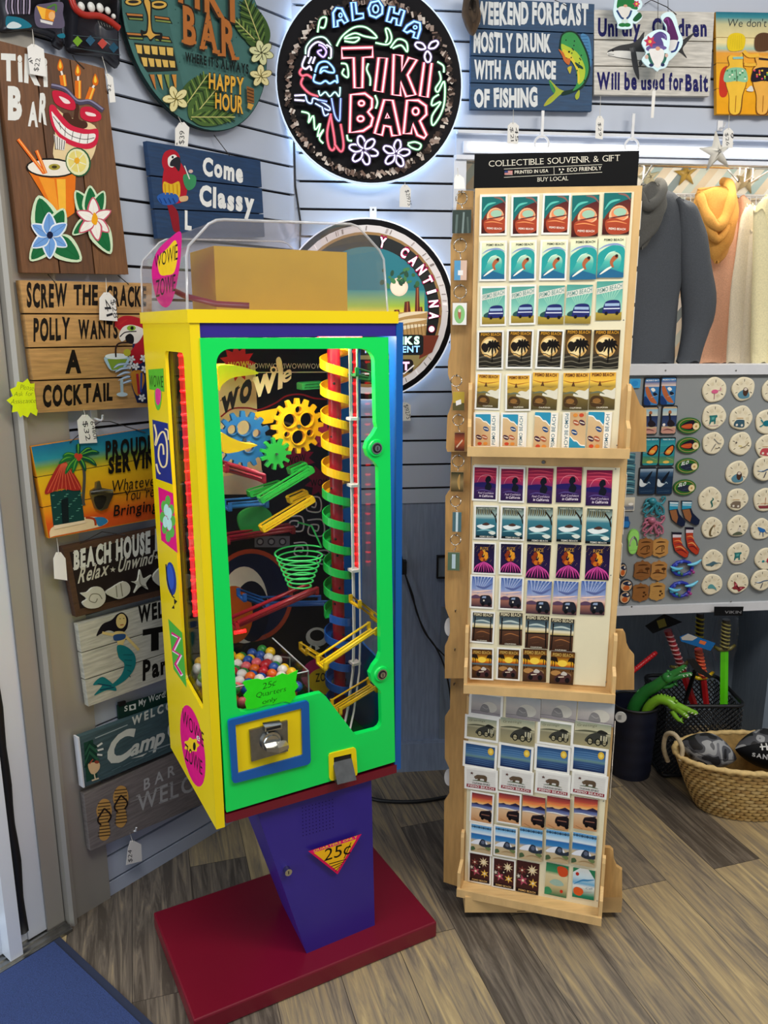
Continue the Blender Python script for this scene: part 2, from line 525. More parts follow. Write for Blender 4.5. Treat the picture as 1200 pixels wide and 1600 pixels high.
nt.links.new(fr.outputs[0], rp.inputs[0]); nt.links.new(rp.outputs[0], b.inputs['Base Color']); b.inputs['Roughness'].default_value = .5
w = MB(RW); w.use('painted_planks'); w.box(XN - .02, 2.4, .42, .44, ZB - .1, ZT + .34)
struct('wall_niche', w)
w = MB(RW); w.use('white_trim'); w.box(XN - .02, 2.4, .022, .44, ZT + .32, ZT + .335)
w.box(XN - .025, XN + .012, -.004, .015, ZB, ZT); w.box(XN - .025, XN - .01, .022, .42, ZB, ZT + .32)                                     # left jamb
w.box(XN - .02, 2.4, -.02, .42, ZB - .03, ZB - .012)                                # niche floor
struct('trim_1', w)
w = MB(RW); w.use('slat'); w.box(XN - .02, 2.4, -.004, .016, ZT - .004, ZTT + .002); w.use('white_trim'); w.box(XN - .02, 2.4, -.028, .012, ZTT - .004, ZTT + .004); w.box(XN - .02, 2.4, -.012, .012, ZT - .012, ZT)
struct('trim_2', w)
w = MB(RW); w.use('grey_panel'); w.box(XN - .02, 2.4, -.098, -.02, ZM, ZB - .012)
struct('wall_magnet_panel', w)
w = MB(RW); w.use('white_trim'); w.box(XN - .02, 2.4, -.112, -.02, ZB - .024, ZB + .006)
w.use('steel')
for x in (1040, 1150):
    q = RW.px(x, 579, .112); w.ball((q[0], -.112, q[1]), .003, .001, .003, 8, 6)
struct('trim_3', w)
w = MB(RW); w.use('white_trim'); w.box(XN - .02, 2.4, -.112, -.02, ZM - .012, ZM + .016)
w.use('steel')
for x, y in ((987, 948), (1142, 940)):
    q = RW.px(x, y, .112); w.ball((q[0], -.112, q[1]), .003, .001, .003, 8, 6)
struct('trim_4', w)
w = MB(RW); w.use('nook'); w.box(XN - .02, 2.4, .20, .22, 0, ZM); w.box(XN - .04, XN + .01, .0, .20, 0, ZM); w.box(1.62, 1.66, -.02, .20, 0, ZM)
struct('wall_nook', w)

# --- entrance on the left: metal post, ridge, door stile with its weatherstrip, glass, ground outside
plain('post_metal', '#a39e94', .38, .25, .04, 3)
plain('stile_metal', '#e4eaf2', .4, .2, .04, 4)
plain('concrete', '#d9dde2', .8, 0, .08, 6)
w = MB(LW); w.use('post_metal'); w.box(LEND - .10, LEND, -.006, .05, 0, 2.75)
struct('trim_5', w)
w = MB(LW); w.use('post_metal'); w.loft([[(LEND - .10, -.004, z), (LEND - .108, -.024, z), (LEND - .118, -.028, z), (LEND - .126, -.02, z), (LEND - .13, .03, z), (LEND - .10, .03, z)] for z in (0, 2.75)], False)
w.box(LEND - .175, LEND - .13, -.002, .04, 0, 2.75)
struct('trim_6', w)
w = MB(LW); w.use('stile_metal'); w.box(LEND - .222, LEND - .175, .005, .05, 0.012, 2.2); w.box(LEND - 1.12, LEND - .222, .01, .05, .012, .09); w.box(LEND - 1.12, LEND - .222, .01, .05, 2.1, 2.2)
w.box(LEND - .285, LEND - .254, -.03, .02, .012, 2.2)
d1 = struct('door_1', w)
w = MB(LW); w.use('black'); w.tube([(LEND - .238 + .002 * math.sin(z * 31), -.002 + .002 * math.sin(z * 19), z) for z in [k * .05 for k in range(1, 44)]], .0145, 8)
o = w.build('weatherstrip', d1); o['label'] = 'frayed black weatherstrip along the door edge'
w = MB(LW); w.use('window_glass'); w.box(LEND - 1.12, LEND - .27, .025, .030, .09, 2.1)
w.build('pane', d1)
w = MB(LW); w.use('steel'); w.box(LEND - 1.3, LEND - .13, -.04, .07, 0.0005, .008)
for k in range(5): w.box(LEND - 1.3, LEND - .13, -.03 + k * .02, -.024 + k * .02, .008, .012)
struct('trim_7', w)
w = MB(LW); w.use('concrete'); w.box(-9, -.6, .06, 9, -.04, -.005)
struct('ground', w)
# blue entrance mat
m = plain('mat_pile', '#2e4070', .95, 0, .35, 420, None, .8)
plain('mat_edge', '#232c44', .8)
MATP = Plane((-.825, 1.729, 0), 130)
w = MB(MATP); w.use('mat_edge'); w.box(0, 1.3, -.95, 0, 0.0005, .006)
w.use('mat_pile'); w.box(.02, 1.28, -.93, -.02, .006, .010)
solo('entrance_mat', w, 'blue ribbed entrance mat with dark rubber edge on the floor by the door', 'mat', .6, -.45, 0)
# ================================================================ the gumball machine
MP = Plane((-.353, 1.505, 0), 61.4)        # front, x = 0 at its left edge
MS = Plane((-.353, 1.505, 0), 151.4)       # left side seen from the left; front edge at x = 0, back at negative x
MW, MDP, MZ0, MZ1 = .445, .385, .465, 1.510
plain('machine_yellow', '#f2d406', .33, 0, .02, 8)
plain('machine_green', '#00de58', .33, 0, .02, 8)
plain('machine_blue', '#0b57a4', .33, 0, .02, 8)
plain('machine_purple', '#2f1f86', .36, 0, .04, 8)
plain('machine_red', '#700820', .34, 0, .05, 6)
mach = thing('gumball_machine', 'tall yellow, green and blue gumball machine on a purple pedestal with a dark red base', 'gumball machine', MP, .22, .17, 0)
def mpart(name, mb, label=None, parent=None):
    o = mb.build(name, parent or mach)
    if label: o['label'] = label
    return o
# base plate, pedestal
w = MB(MP); w.use('machine_red'); w.box(-.085, .533, -.038, .337, .001, .045)
base = mpart('base_plate', w, 'flat dark red base plate')
bm_ = base.modifiers.new('bevel', 'BEVEL'); bm_.width = .004; bm_.segments = 2
w = MB(MP); w.use('machine_purple')
lo, hi = [(.204, .022), (.390, .026), (.385, .21), (.215, .21)], [(.086, .012), (.374, .012), (.370, .31), (.10, .31)]
w.loft([[(x, y, .045) for x, y in lo], [(x, y, MZ0 + .02) for x, y in hi]], False)
ped = mpart('pedestal', w, 'purple tapering pedestal')
PP = Plane(MP.M @ Vector((0, .018, 0)), 61.4)
w = MB(PP, .010); w.use('ink')
w.src(220, 1160, .41667)
for r in range(9):
    for c in range(10):
        X, Y = 606 + c * 12.5, 246 + r * 12.5 - c * 3.6
        w.oval(X, Y, 2, 2.4, '#140c40', 0, 6)
mpart('speaker_grille', w, parent=ped)
w = MB(PP, .011); w.src(220, 1160, .41667)
w.poly([(628, 408), (828, 343), (738, 495)], '#d9174f'); w.poly([(645, 411), (812, 356), (737, 482)], '#f4b81c')
w.poly([(633, 409), (824, 347), (814, 360), (647, 414)], '#e4186a')
w.text('QUARTERS ONLY', (648, 411), (812, 357), 8, '#f6d12a', .01)
w.text('25\u00a2', (686, 446), (786, 416), 44, '#16120c', .0, .1)
for k in range(4): w.line([(706 + k * 8, 456 + k * 9), (770 - k * 8, 438 + k * 9)], 3 - .4 * k, '#16120c')
mpart('price_sticker', w, 'triangular yellow 25 cent sticker with a pink rim', ped)
w = MB(PP, .01); w.use('chrome'); q = PP.px(450, 1362, .012); w.cyl((q[0], .0, q[1]), (q[0], -.016, q[1]), .0085, 16); w.use('black'); w.box(q[0] - .001, q[0] + .001, -.0165, -.015, q[1] - .004, q[1] + .004)
mpart('lock', w, 'round metal key lock', ped)
# shell
w = MB(MP); w.use('machine_red'); w.box(.017, .434, -.004, .37, MZ0 + .006, .492)
mpart('sill', w, 'dark red strip under the door')
sidewin = rrect(-.197, .72, -.050, 1.453, .014)
sidewin = [(x, z if z > .8 else z + (x + .12) * -.12) for x, z in sidewin]
S0 = MS
w = MB(S0); w.use('machine_yellow'); w.slab([(0, MZ0 - .002), (0, MZ1), (-MDP, MZ1), (-MDP, MZ0 - .002)], -.004, .003, [sidewin])
left = mpart('side_panel', w, 'yellow left side panel with a tall window')
w = MB(MP); w.use('machine_yellow'); w.box(-.004, .0145, -.003, .002, MZ0 - .002, MZ1)
mpart('corner_post', w, 'yellow front corner strip')
w = MB(MS); w.use('window_glass'); w.slab([(x * 1.0, z) for x, z in sidewin], .004, .006)
mpart('side_window', w, parent=left)
MR = Plane(MP.M @ Vector((MW, 0, 0)), 151.4)
w = MB(MR); w.use('machine_blue'); w.slab([(0, MZ0 + .01), (0, MZ1), (-MDP, MZ1), (-MDP, MZ0 + .01)], -.003, .002, [sidewin])
right = mpart('side_panel', w, 'blue right side panel')
w = MB(MR); w.use('window_glass'); w.slab(sidewin, -.005, -.0035); mpart('side_window', w, parent=right)
w = MB(MP); w.use('machine_blue'); w.box(.430, MW + .001, -.003, .004, MZ0 + .012, MZ1)
mpart('corner_post', w, 'blue front corner strip')
w = MB(MP); w.use('machine_purple'); w.box(.0145, .430, -.001, .02, 1.482, 1.5085)
mpart('header_strip', w, 'purple strip above the door')
w = MB(MP); w.use('black'); w.box(.004, MW - .004, .03, MDP - .004, .492, .50)
mpart('floor_plate', w)
w = MB(MP); w.use('machine_yellow'); w.box(-.008, MW - .012, -.006, MDP + .004, 1.508, 1.532)
mpart('top_tray', w, 'yellow top tray')
# back panel with its painted backdrop
BP = Plane(MP.M @ Vector((0, MDP - .012, 0)), 61.4)
w = MB(BP); w.use('ink', '#14151c'); w.box(.003, MW - .004, 0, .006, .495, 1.508)
back = mpart('back_panel', w, 'black back panel with painted cartoon shapes')
w = MB(BP, .001); w.src(330, 520, .25)
w.poly([(20, 190), (275, 190), (290, 560), (320, 900), (60, 900)], '#f0d9a8')
w.poly([(60, 900), (320, 860), (330, 1010), (70, 1010)], '#c9c4ba')
star = lambda cx, cy, R, r, n, a=0: [(cx + (R if k % 2 == 0 else r) * math.cos(a + math.pi * k / n), cy + (R if k % 2 == 0 else r) * math.sin(a + math.pi * k / n)) for k in range(2 * n)]
w.poly(star(165, 190, 115, 75, 11), '#cf2233')
w.text('WOW!', (105, 225), (235, 218), 40, '#f2d24a', .03)
w.text('WOWIWOWIWOWIWOWIWOWI', (225, 222), (820, 225), 32, '#efe7cf', .0)
w.line([(280, 248), (800, 245)], 6, '#efe7cf', False)
w.line([(60, 525), (130, 475), (230, 470), (300, 480), (400, 440), (470, 395), (560, 385), (650, 410), (760, 415)], 10, '#9c1f2c')
w.poly(star(540, 790, 110, 70, 10, .2), '#6b1230'); w.text('WOW', (475, 830), (590, 800), 46, '#0f0d12', .02)
w.poly(star(690, 930, 110, 65, 9, .1), '#6b1230'); w.text('WOW', (620, 960), (740, 950), 40, '#0f0d12', .02)
w.poly(star(700, 640, 80, 50, 9, .1), '#b0284e')
for cx, cy, k in ((530, 1190, 1), (655, 1215, 1.1), (560, 1350, .9), (640, 1070, 1), (700, 1400, .9)):
    w.line([(cx - 50 * k, cy - 40 * k), (cx + 35 * k, cy - 40 * k), (cx + 40 * k, cy + 45 * k), (cx - 40 * k, cy + 40 * k), (cx - 35 * k, cy - 10 * k), (cx + 12 * k, cy - 12 * k), (cx + 8 * k, cy + 20 * k), (cx - 14 * k, cy + 16 * k)], 9, '#b9b6ba')
w.rect(270, 1270, 490, 1340, '#5d5e66')
for k in range(3): w.oval(305 + 70 * k, 1305, 24, 24, '#2a2b33'); w.oval(305 + 70 * k, 1305, 15, 15, '#7b7c84')
w.oval(250, 1640, 260, 290, '#a8452e', 0, 40); w.oval(250, 1640, 235, 262, '#1a2340', 0, 40)
w.oval(205, 1700, 150, 240, '#d9d4c8', 0, 32); w.oval(250, 1740, 110, 190, '#151a2c', 0, 32); w.oval(140, 1760, 120, 180, '#c05a1c', 0, 30)
w.oval(660, 1900, 70, 60, '#cfcac0'); w.oval(660, 1890, 45, 35, '#14151c')
w.poly([(600, 1970), (625, 1945), (625, 1990)], '#e9e4d8'); w.poly([(645, 1945), (680, 1970), (650, 1985)], '#e9e4d8')
w.line([(340, 2010), (490, 2030), (490, 2100)], 10, '#d9d4c8', False)
w.oval(730, 2140, 170, 120, '#c21a6a', 0, 30); w.oval(720, 2175, 120, 85, '#f0c424', 0, 30); w.text('ZOWIE', (650, 2180), (790, 2165), 50, '#17120e', .02)
mpart('backdrop', w, 'painted backdrop with lettering and spirals', back)
# raised word on its own plate
W2 = Plane(MP.M @ Vector((0, .30, 0)), 61.4)
w = MB(W2); w.src(330, 520, .25)
w.text('WO', (60, 505), (252, 405), (85, 120), '#15110f', .08, .05, gap=.06, serif=.11)
w.text('WI', (255, 405), (445, 335), (110, 105), '#f3dfb0', .07, .05, gap=.06, serif=.11)
w.text('e', (440, 320), (500, 290), (100, 100), '#f3dfb0', .02, .1)
w.blob([(405, 175), (425, 150), (442, 185), (440, 260), (425, 262)], '#f3dfb0')
w.oval(390, 232, 22, 22, '#f3dfb0'); w.oval(390, 232, 12, 12, '#2a241c')
mpart('word_plate', w, 'big cream and black letters', back)
# door: green frame with one shaped opening
DS = MP
dpx = lambda pts: [DS.px(*p, .006) for p in pts]
outer = [(312.5, 528), (606.5, 527), (617, 1190), (354, 1269)]
def arc(cx, cy, rx, ry, a0, a1, n=6):
    return [(cx + rx * math.cos(math.radians(a0 + (a1 - a0) * k / n)), cy + ry * math.sin(math.radians(a0 + (a1 - a0) * k / n))) for k in range(n + 1)]
hole = arc(360, 567, 22, 22, 180, 270) + arc(565, 565, 20, 20, 270, 360) + [(587, 660)] + [(589, 668), (583, 679), (574, 690), (571, 701), (575, 713), (585, 722), (591, 730)]
hole += [(594.5, 1020), (591, 1031), (584, 1040), (578, 1052), (581, 1065), (589, 1074), (595, 1080)] + arc(582, 1127, 14, 14, 0, 85) + [(556, 1148), (551, 1143), (509, 1088), (502, 1083), (495, 1084)] + [(384, 1112), (375, 1111), (370, 1104)]
w = MB(MP); w.use('machine_green'); w.slab(dpx(outer), -.007, .008, [dpx(hole)])
door = mpart('door', w, 'bright green door frame with a clear window')
w = MB(MP); w.use('window_glass'); w.slab(dpx(hole), .0085, .0105); mpart('door_pane', w, parent=door)
for px_, py_ in ((587.5, 700), (596, 1053)):
    q = DS.px(px_, py_, .008); w = MB(MP)
    w.use('machine_green'); w.cyl((q[0], -.007, q[1]), (q[0], -.011, q[1]), .019, 24, .017)
    w.use('chrome'); w.cyl((q[0], -.011, q[1]), (q[0], -.013, q[1]), .0125, 20); w.use('black'); w.cyl((q[0], -.013, q[1]), (q[0], -.0135, q[1]), .010, 20); w.use('chrome'); w.cyl((q[0], -.0135, q[1]), (q[0], -.0155, q[1]), .0065, 16); w.use('black'); w.box(q[0] - .0008, q[0] + .0008, -.016, -.015, q[1] - .004, q[1] + .004)
    mpart('door_lock', w, 'round lock on the door edge', door)
# coin mechanism
def px_slab(w, src, pts, y0, y1, holes=()):
    k = src; f = lambda p: MP.px(k[0] + p[0] * k[2], k[1] + p[1] * k[2], .01)
    w.slab([f(p) for p in pts], y0, y1, [[f(p) for p in h] for h in holes]); return f
c8 = (330, 860, .25833)
w = MB(MP); w.use('machine_blue')
fr_o = spl([(118, 1022), (350, 965), (570, 908), (588, 925), (598, 1260), (585, 1290), (370, 1350), (150, 1400), (128, 1390), (112, 1200), (100, 1040)], 4, True)
fr_o = [(100, 1040), (104, 1026), (118, 1020), (570, 907), (582, 910), (588, 922), (598, 1262), (594, 1280), (580, 1291), (145, 1402), (132, 1400), (126, 1388)]
px_slab(w, c8, fr_o, -.014, -.006, [[(143, 1052), (543, 951), (550, 1235), (160, 1345)]])
cf = mpart('coin_frame', w, 'blue frame around the coin slot', door)
w = MB(MP); w.use('machine_yellow'); px_slab(w, c8, [(143, 1052), (543, 951), (550, 1235), (160, 1345)], -.0095, -.006)
mpart('coin_plate', w, 'yellow plate behind the coin mechanism', door)
w = MB(MP); w.use('steel'); f = px_slab(w, c8, [(228, 1083), (457, 1024), (460, 1208), (240, 1272)], -.015, -.009)
c = f((350, 1140))
w.use('chrome'); w.cyl((c[0], -.015, c[1]), (c[0], -.024, c[1]), .0235, 28, .0215)
w.cyl((c[0], -.024, c[1] - .001), (c[0], -.027, c[1] - .001), .0175, 28, .016)
q0 = f((305, 1062)); q1 = f((408, 1048))
w.loft([[(q0[0], -.015, q0[1] - .007), (q0[0], -.03, q0[1] - .004), (q0[0], -.03, q0[1] + .006), (q0[0], -.015, q0[1] + .010)], [(q1[0], -.015, q1[1] - .006), (q1[0], -.03, q1[1] - .003), (q1[0], -.03, q1[1] + .007), (q1[0], -.015, q1[1] + .011)]], False)
w.use('black'); w.box(q0[0] + .003, q1[0] - .003, -.0305, -.029, (q0[1] + q1[1]) / 2 - .001, (q0[1] + q1[1]) / 2 + .005)
w.use('chrome'); q0 = f((305, 1165)); q1 = f((438, 1150))
w.loft([[(q0[0], -.024, q0[1] - .008), (q0[0], -.040, q0[1] - .005), (q0[0], -.040, q0[1] + .003), (q0[0], -.024, q0[1] + .006)],
        [((q0[0] + q1[0]) / 2, -.024, (q0[1] + q1[1]) / 2 - .010), ((q0[0] + q1[0]) / 2, -.047, (q0[1] + q1[1]) / 2 - .008), ((q0[0] + q1[0]) / 2, -.047, (q0[1] + q1[1]) / 2 + .004), ((q0[0] + q1[0]) / 2, -.024, (q0[1] + q1[1]) / 2 + .009)],
        [(q1[0], -.024, q1[1] - .006), (q1[0], -.040, q1[1] - .004), (q1[0], -.040, q1[1] + .004), (q1[0], -.024, q1[1] + .007)]], False)
mpart('coin_mechanism', w, 'chrome coin slot with a turning handle', door)
# prize flap
w = MB(MP); w.use('machine_yellow')
px_slab(w, c8, [(712, 1245), (716, 1232), (728, 1226), (862, 1193), (872, 1197), (876, 1210), (884, 1345), (880, 1358), (868, 1364), (732, 1392), (722, 1389), (716, 1376)], -.011, -.006, [[(740, 1252), (848, 1228), (857, 1365), (742, 1390)]])
mpart('flap_frame', w, 'yellow frame around the gumball flap', door)
w = MB(MP); w.use('black'); px_slab(w, c8, [(740, 1252), (848, 1228), (857, 1365), (742, 1390)], -.0075, -.0065)
w.use('steel'); f = lambda x, y: MP.px(330 + x * .25833, 860 + y * .25833, .014)
A, B, C_, D_ = f(742, 1290), f(855, 1262), f(860, 1368), f(745, 1396)
w.loft([[(A[0], -.009, A[1]), (B[0], -.009, B[1]), (B[0], -.007, B[1]), (A[0], -.007, A[1])], [(D_[0], -.030, D_[1]), (C_[0], -.030, C_[1]), (C_[0], -.028, C_[1]), (D_[0], -.028, D_[1])]], False)
w.loft([[(A[0], -.009, A[1]), (A[0] + .002, -.009, A[1]), (A[0] + .002, -.007, A[1]), (A[0], -.007, A[1])], [(D_[0], -.030, D_[1]), (D_[0] + .002, -.030, D_[1]), (D_[0] + .002, -.008, D_[1]), (D_[0], -.008, D_[1])]], False)
mpart('gumball_flap', w, 'hinged steel flap', door)
# neon green note taped on the window
w = MB(MP); w.use('ink', '#2fe01f'); f = lambda p: MP.px(330 + p[0] * .25833, 860 + p[1] * .25833, .009)
note = [(190, 800), (205, 788), (280, 775), (310, 782), (352, 768), (378, 768), (430, 743), (462, 752), (524, 724), (512, 790), (528, 824), (505, 850), (512, 880), (478, 922), (440, 912), (380, 930), (330, 935), (270, 955), (215, 962), (205, 925), (212, 900), (195, 878), (218, 848)]
w.slab([f(p) for p in note], -.0092, -.0082)
w.d = .0092; w.src(330, 860, .25833)
w.text('25\u00a2', (308, 842), (390, 815), 36, '#10240c', -.012, .2, .1)
w.text('Quarters', (270, 892), (450, 852), 30, '#10240c', -.012, .2, .08)
w.text('only', (308, 930), (395, 910), 26, '#10240c', -.012, .2, .08)
mpart('price_note', w, 'bright green starburst paper note reading 25 cent quarters only', door)
# stickers on the left side
w = MB(MS, .0042); w.src(0, 420, .2875)
w.poly([(806, 548), (888, 541), (893, 668), (812, 655)], '#58b22e'); w.text('WOWIE', (812, 640), (886, 645), 62, '#20320f', .0)
w.blob([(842, 660), (878, 668), (872, 750), (856, 768), (842, 730)], '#5cb53a'); w.blob([(845, 660), (860, 650), (875, 668), (872, 720), (858, 742), (846, 715)], '#d8388a')
mpart('sticker', w, 'small green and pink sticker', left)
w = MB(MS, .0042); w.src(0, 420, .2875)
w.poly([(828, 820), (912, 840), (937, 1172), (848, 1140)], '#1d2c7c')
w.line([(838, 845), (850, 900), (845, 960), (868, 900), (892, 890), (908, 960), (905, 1060), (880, 1075), (862, 1020), (868, 960), (885, 960), (890, 1010)], 9, '#f0d8a0')
w.line([(850, 1060), (860, 1100), (872, 1115)], 9, '#f0d8a0'); w.line([(895, 870), (912, 880), (915, 930)], 7, '#f0d8a0')
mpart('sticker', w, 'dark blue sticker with a cream spiral', left)
w = MB(MS, .0042); w.src(0, 420, .2875)
w.poly([(860, 1185), (940, 1220), (964, 1545), (876, 1475)], '#e0127a')
for cx, cy in ((890, 1290), (912, 1262), (932, 1310), (940, 1370), (935, 1430), (915, 1455), (895, 1410), (884, 1350)): w.oval(cx, cy, 14, 30, '#5db04a')
for cx, cy in ((905, 1310), (922, 1390), (900, 1375), (922, 1330)): w.oval(cx, cy, 14, 32, '#b9e4da')
mpart('sticker', w, 'pink sticker with a green clover', left)
w = MB(MS, .0042); w.src(0, 820, .3625)
w.oval(738, 232, 21, 72, '#223a8c', -.1); w.oval(735, 225, 14, 55, '#2f55b4', -.1); w.line([(715, 170), (722, 240), (740, 300), (752, 315)], 5, '#101830')
w.poly([(740, 360), (750, 345), (752, 362)], '#16161c'); w.poly([(750, 318), (764, 330), (752, 345)], '#16161c')
mpart('sticker', w, 'oval dark blue sticker', left)
w = MB(MS, .0042); w.src(0, 820, .3625)
w.poly([(725, 405), (785, 465), (804, 702), (748, 622)], '#4cae3c')
w.line([(742, 470), (775, 490), (748, 545), (780, 565), (758, 605), (785, 650)], 12, '#f7d4e4', False); w.line([(739, 465), (772, 485), (745, 540), (777, 560), (755, 600), (782, 645)], 9, '#d81c78', False)
mpart('sticker', w, 'green sticker with a pink zigzag', left)
w = MB(MS, .0042); w.src(0, 820, .3625)
w.poly(ring(831, 953, 47, 178, 36, -.16), '#e0147c'); w.blob(star(826, 950, 34, 26, 7), '#f4c91e')
w.text('WOWIE', (786, 850), (878, 960), (60, 60), '#17120e', .0); w.text('ZOWIE', (798, 1010), (872, 1080), (70, 60), '#17120e', .0)
w.oval(838, 955, 6, 18, '#17120e'); w.text('e', (848, 925), (862, 935), 30, '#f0f0e0', .0)
mpart('sticker', w, 'large pink oval sticker with a yellow burst', left)
# dome on top
prof_px = [(293, 485), (291.5, 400), (295, 384), (326, 350), (338, 344), (350, 343), (548, 350), (560, 354), (593, 391), (600, 405), (606, 487)]
prof = [MP.px(x, y, 0) for x, y in prof_px]
zb = 1.531
prof[0] = (prof[0][0], zb); prof[-1] = (prof[-1][0], zb)
w = MB(MP); w.use('dome_plastic')
inn = [(x + (.002 if x < .2 else -.002), z - .002 if z > zb + .01 else z) for x, z in prof]
w.slab(prof, .000, .002); w.slab(prof, .372, .374)
for i in range(len(prof) - 1):
    a, b2 = prof[i], prof[i + 1]
    w.add([(a[0], .002, a[1]), (b2[0], .002, b2[1]), (b2[0], .372, b2[1]), (a[0], .372, a[1])], [(0, 1, 2, 3)], True)
dome = mpart('dome', w, 'clear plastic dome')
w = MB(MP); w.use('rim_plastic')
w.tube([(x, .001, z) for x, z in prof], .0026, 6); w.tube([(x, .373, z) for x, z in prof], .0022, 6)
mpart('dome_rim', w, parent=dome)
DL = Plane(MP.M @ Vector((prof[1][0], 0, 0)), 151.4)
w = MB(DL, .001); w.src(220, 330, .35)
w.blob([(50, 250), (75, 175), (130, 120), (178, 92), (180, 180), (165, 300), (140, 400), (110, 430), (75, 400), (55, 330)], '#dc1482')
w.blob([(78, 210), (120, 165), (155, 130), (165, 190), (150, 270), (120, 285), (85, 280)], '#f5c81e')
w.text('WOWIE', (62, 255), (165, 215), (55, 70), '#17120e', .0); w.text('ZOWIE', (68, 385), (155, 355), (75, 75), '#17120e', .0)
mpart('dome_sticker', w, 'pink and yellow sticker on the dome', dome)
w = MB(MP); w.use('lamp_yellow')
a, b2 = MP.px(334, 384, -.10), MP.px(542, 395, -.10)
w.box(a[0], b2[0], .10, .27, zb + .001, a[1])
mpart('lamp_box', w, 'yellow box inside the dome')
w = MB(MP); w.use('gloss', '#7c1a2a'); w.tube([(.02, .33, 1.60), (.015, .25, 1.585), (.03, .14, 1.56), (.07, .07, 1.544), (.13, .05, 1.541)], .006, 8)
mpart('tube', w, 'dark red tube inside the dome')
# ---- works inside
lift = mpart('lift_column', (lambda w: (w.use('gloss', '#a01526'), w.cyl((.357, .14, .50), (.352, .14, 1.49), .0145, 18), w)[2])(MB(MP)), 'dark red column')
bolt = None
for k in range(24):
    z = .55 + k * .0395; t = k * 1.9
    w = MB(MP); w.use('black'); w.ball((.355 + .0142 * math.cos(t), .14 - .0142 * abs(math.sin(t)), z), .0034, .0034, .0034, 8, 6)
    mpart('bolt', w, parent=lift)
pitch = .058
def spiral(z0, z1, col, name):
    w = MB(MP); w.use('gloss', col); n = int((z1 - z0) / pitch * 28); rings = []
    for k in range(n + 1):
        z = z0 + (z1 - z0) * k / n; t = -2 * math.pi * z / pitch
        c, s = math.cos(t), math.sin(t); x = .3545
        rings.append([(x + r * c, .14 + r * s, z + dz) for r, dz in ((.034, -.0095), (.034, .0095), (.0315, .0095), (.0315, -.008), (.018, -.007), (.018, -.0095))])
    w.loft(rings, False)
    mpart('spiral_ramp', w, name, lift)
ZY, ZG, ZB2 = MP.px(525, 770, -.11)[1], MP.px(525, 965, -.11)[1], .60
spiral(ZY, 1.462, '#f2bd12', 'yellow spiral ramp'); spiral(ZG, ZY - .004, '#1fb64a', 'green spiral ramp'); spiral(ZB2, ZG - .004, '#1554a6', 'blue spiral ramp')
w = MB(MP); w.use('gloss', '#d9d6cf')
for x, y in ((.370, .098), (.378, .108), (.384, .09)): w.tube([(x, y, 1.485), (x + .002, y, 1.1), (x + .004, y, .80), (x, y, .70), (x - .03, y - .03, .62), (x - .06, y - .05, .55)], .0027, 6)
for z in (.72, .95, 1.15, 1.3): w.box(.367, .388, .088, .112, z, z + .006)
mpart('wire_rail', w, 'white wire rails beside the spiral')
w = MB(MP); w.use('led', '#ff1414')
for x, y, z0, z1 in ((.425, .18, .93, 1.485), (.022, .17, .88, 1.46)):
    w.use('backlit', '#d01018'); w.tube([(x, y, z0), (x, y, z1)], .0055, 8)
    w.use('led', '#ff1010')
    for k in range(int((z1 - z0) / .024)): w.ball((x, y, z0 + .012 + k * .024), .0066, .0066, .0045, 8, 6)
q = MP.px(371, 985, -.06); w.tube([(q[0] - .01, .05, q[1]), (q[0] + .015, .05, q[1])], .004, 8)
w.tube([(.28, .06, 1.478), (.38, .06, 1.478)], .0045, 8)
led = mpart('light_rope', w, 'glowing red light rope')
def gear(cx, cy, R, teeth, col, y, holes, name, depth=.012, rin=.80):
    G = Plane(MP.M @ Vector((0, y, 0)), 61.4); w = MB(G); w.use('gloss', col)
    c = G.px(330 + cx * .25, 520 + cy * .25); r = R * .25 * 1.9 / 1250; pts = []
    for k in range(teeth):
        t = 2 * math.pi * k / teeth; d = 2 * math.pi / teeth
        for f, rr in ((-.30, rin), (-.17, 1), (.17, 1), (.30, rin)):
            pts.append((c[0] + r * rr * math.cos(t + d * f), c[1] + r * rr * math.sin(t + d * f)))
    hs = [ring(c[0] + dx * r, c[1] + dz * r, hr * r, None, 18) for dx, dz, hr in holes]
    w.slab(pts, -depth, 0, hs)
    for dx, dz, hr in holes:
        n = 18; A = ring(c[0] + dx * r, c[1] + dz * r, hr * r, None, n); B = ring(c[0] + dx * r, c[1] + dz * r, hr * r * 1.12, None, n)
        w.loft([[(p[0], -depth - .004, p[1]) for p in A], [(p[0], -depth - .004, p[1]) for p in B], [(p[0], -depth, p[1]) for p in B], [(p[0], -depth, p[1]) for p in A]], False, False, True)
    w.use('steel'); w.cyl((c[0], -depth, c[1]), (c[0], -depth - .006, c[1]), r * .07, 12)
    w.cyl((c[0], 0, c[1]), (c[0], .40 - y - .02, c[1]), .003, 8)
    return mpart('gear', w, name)
gear(532, 580, 165, 16, '#f0b512', .21, [(-.34, .22, .25), (.32, .22, .26), (-.02, -.40, .26), (0, .60, .13), (-.47, -.27, .11), (.43, -.27, .13)], 'yellow gear with round holes')
gear(195, 665, 170, 16, '#2b6ea6', .24, [(0, .42, .26), (-.42, .38, .17), (.45, .2, .15), (.15, -.25, .2)], 'blue gear')
gear(395, 752, 95, 11, '#2ba83e', .20, [], 'small green gear', .012, .66)
gear(690, 640, 75, 10, '#a8234b', .27, [], 'small crimson gear', .01, .7)
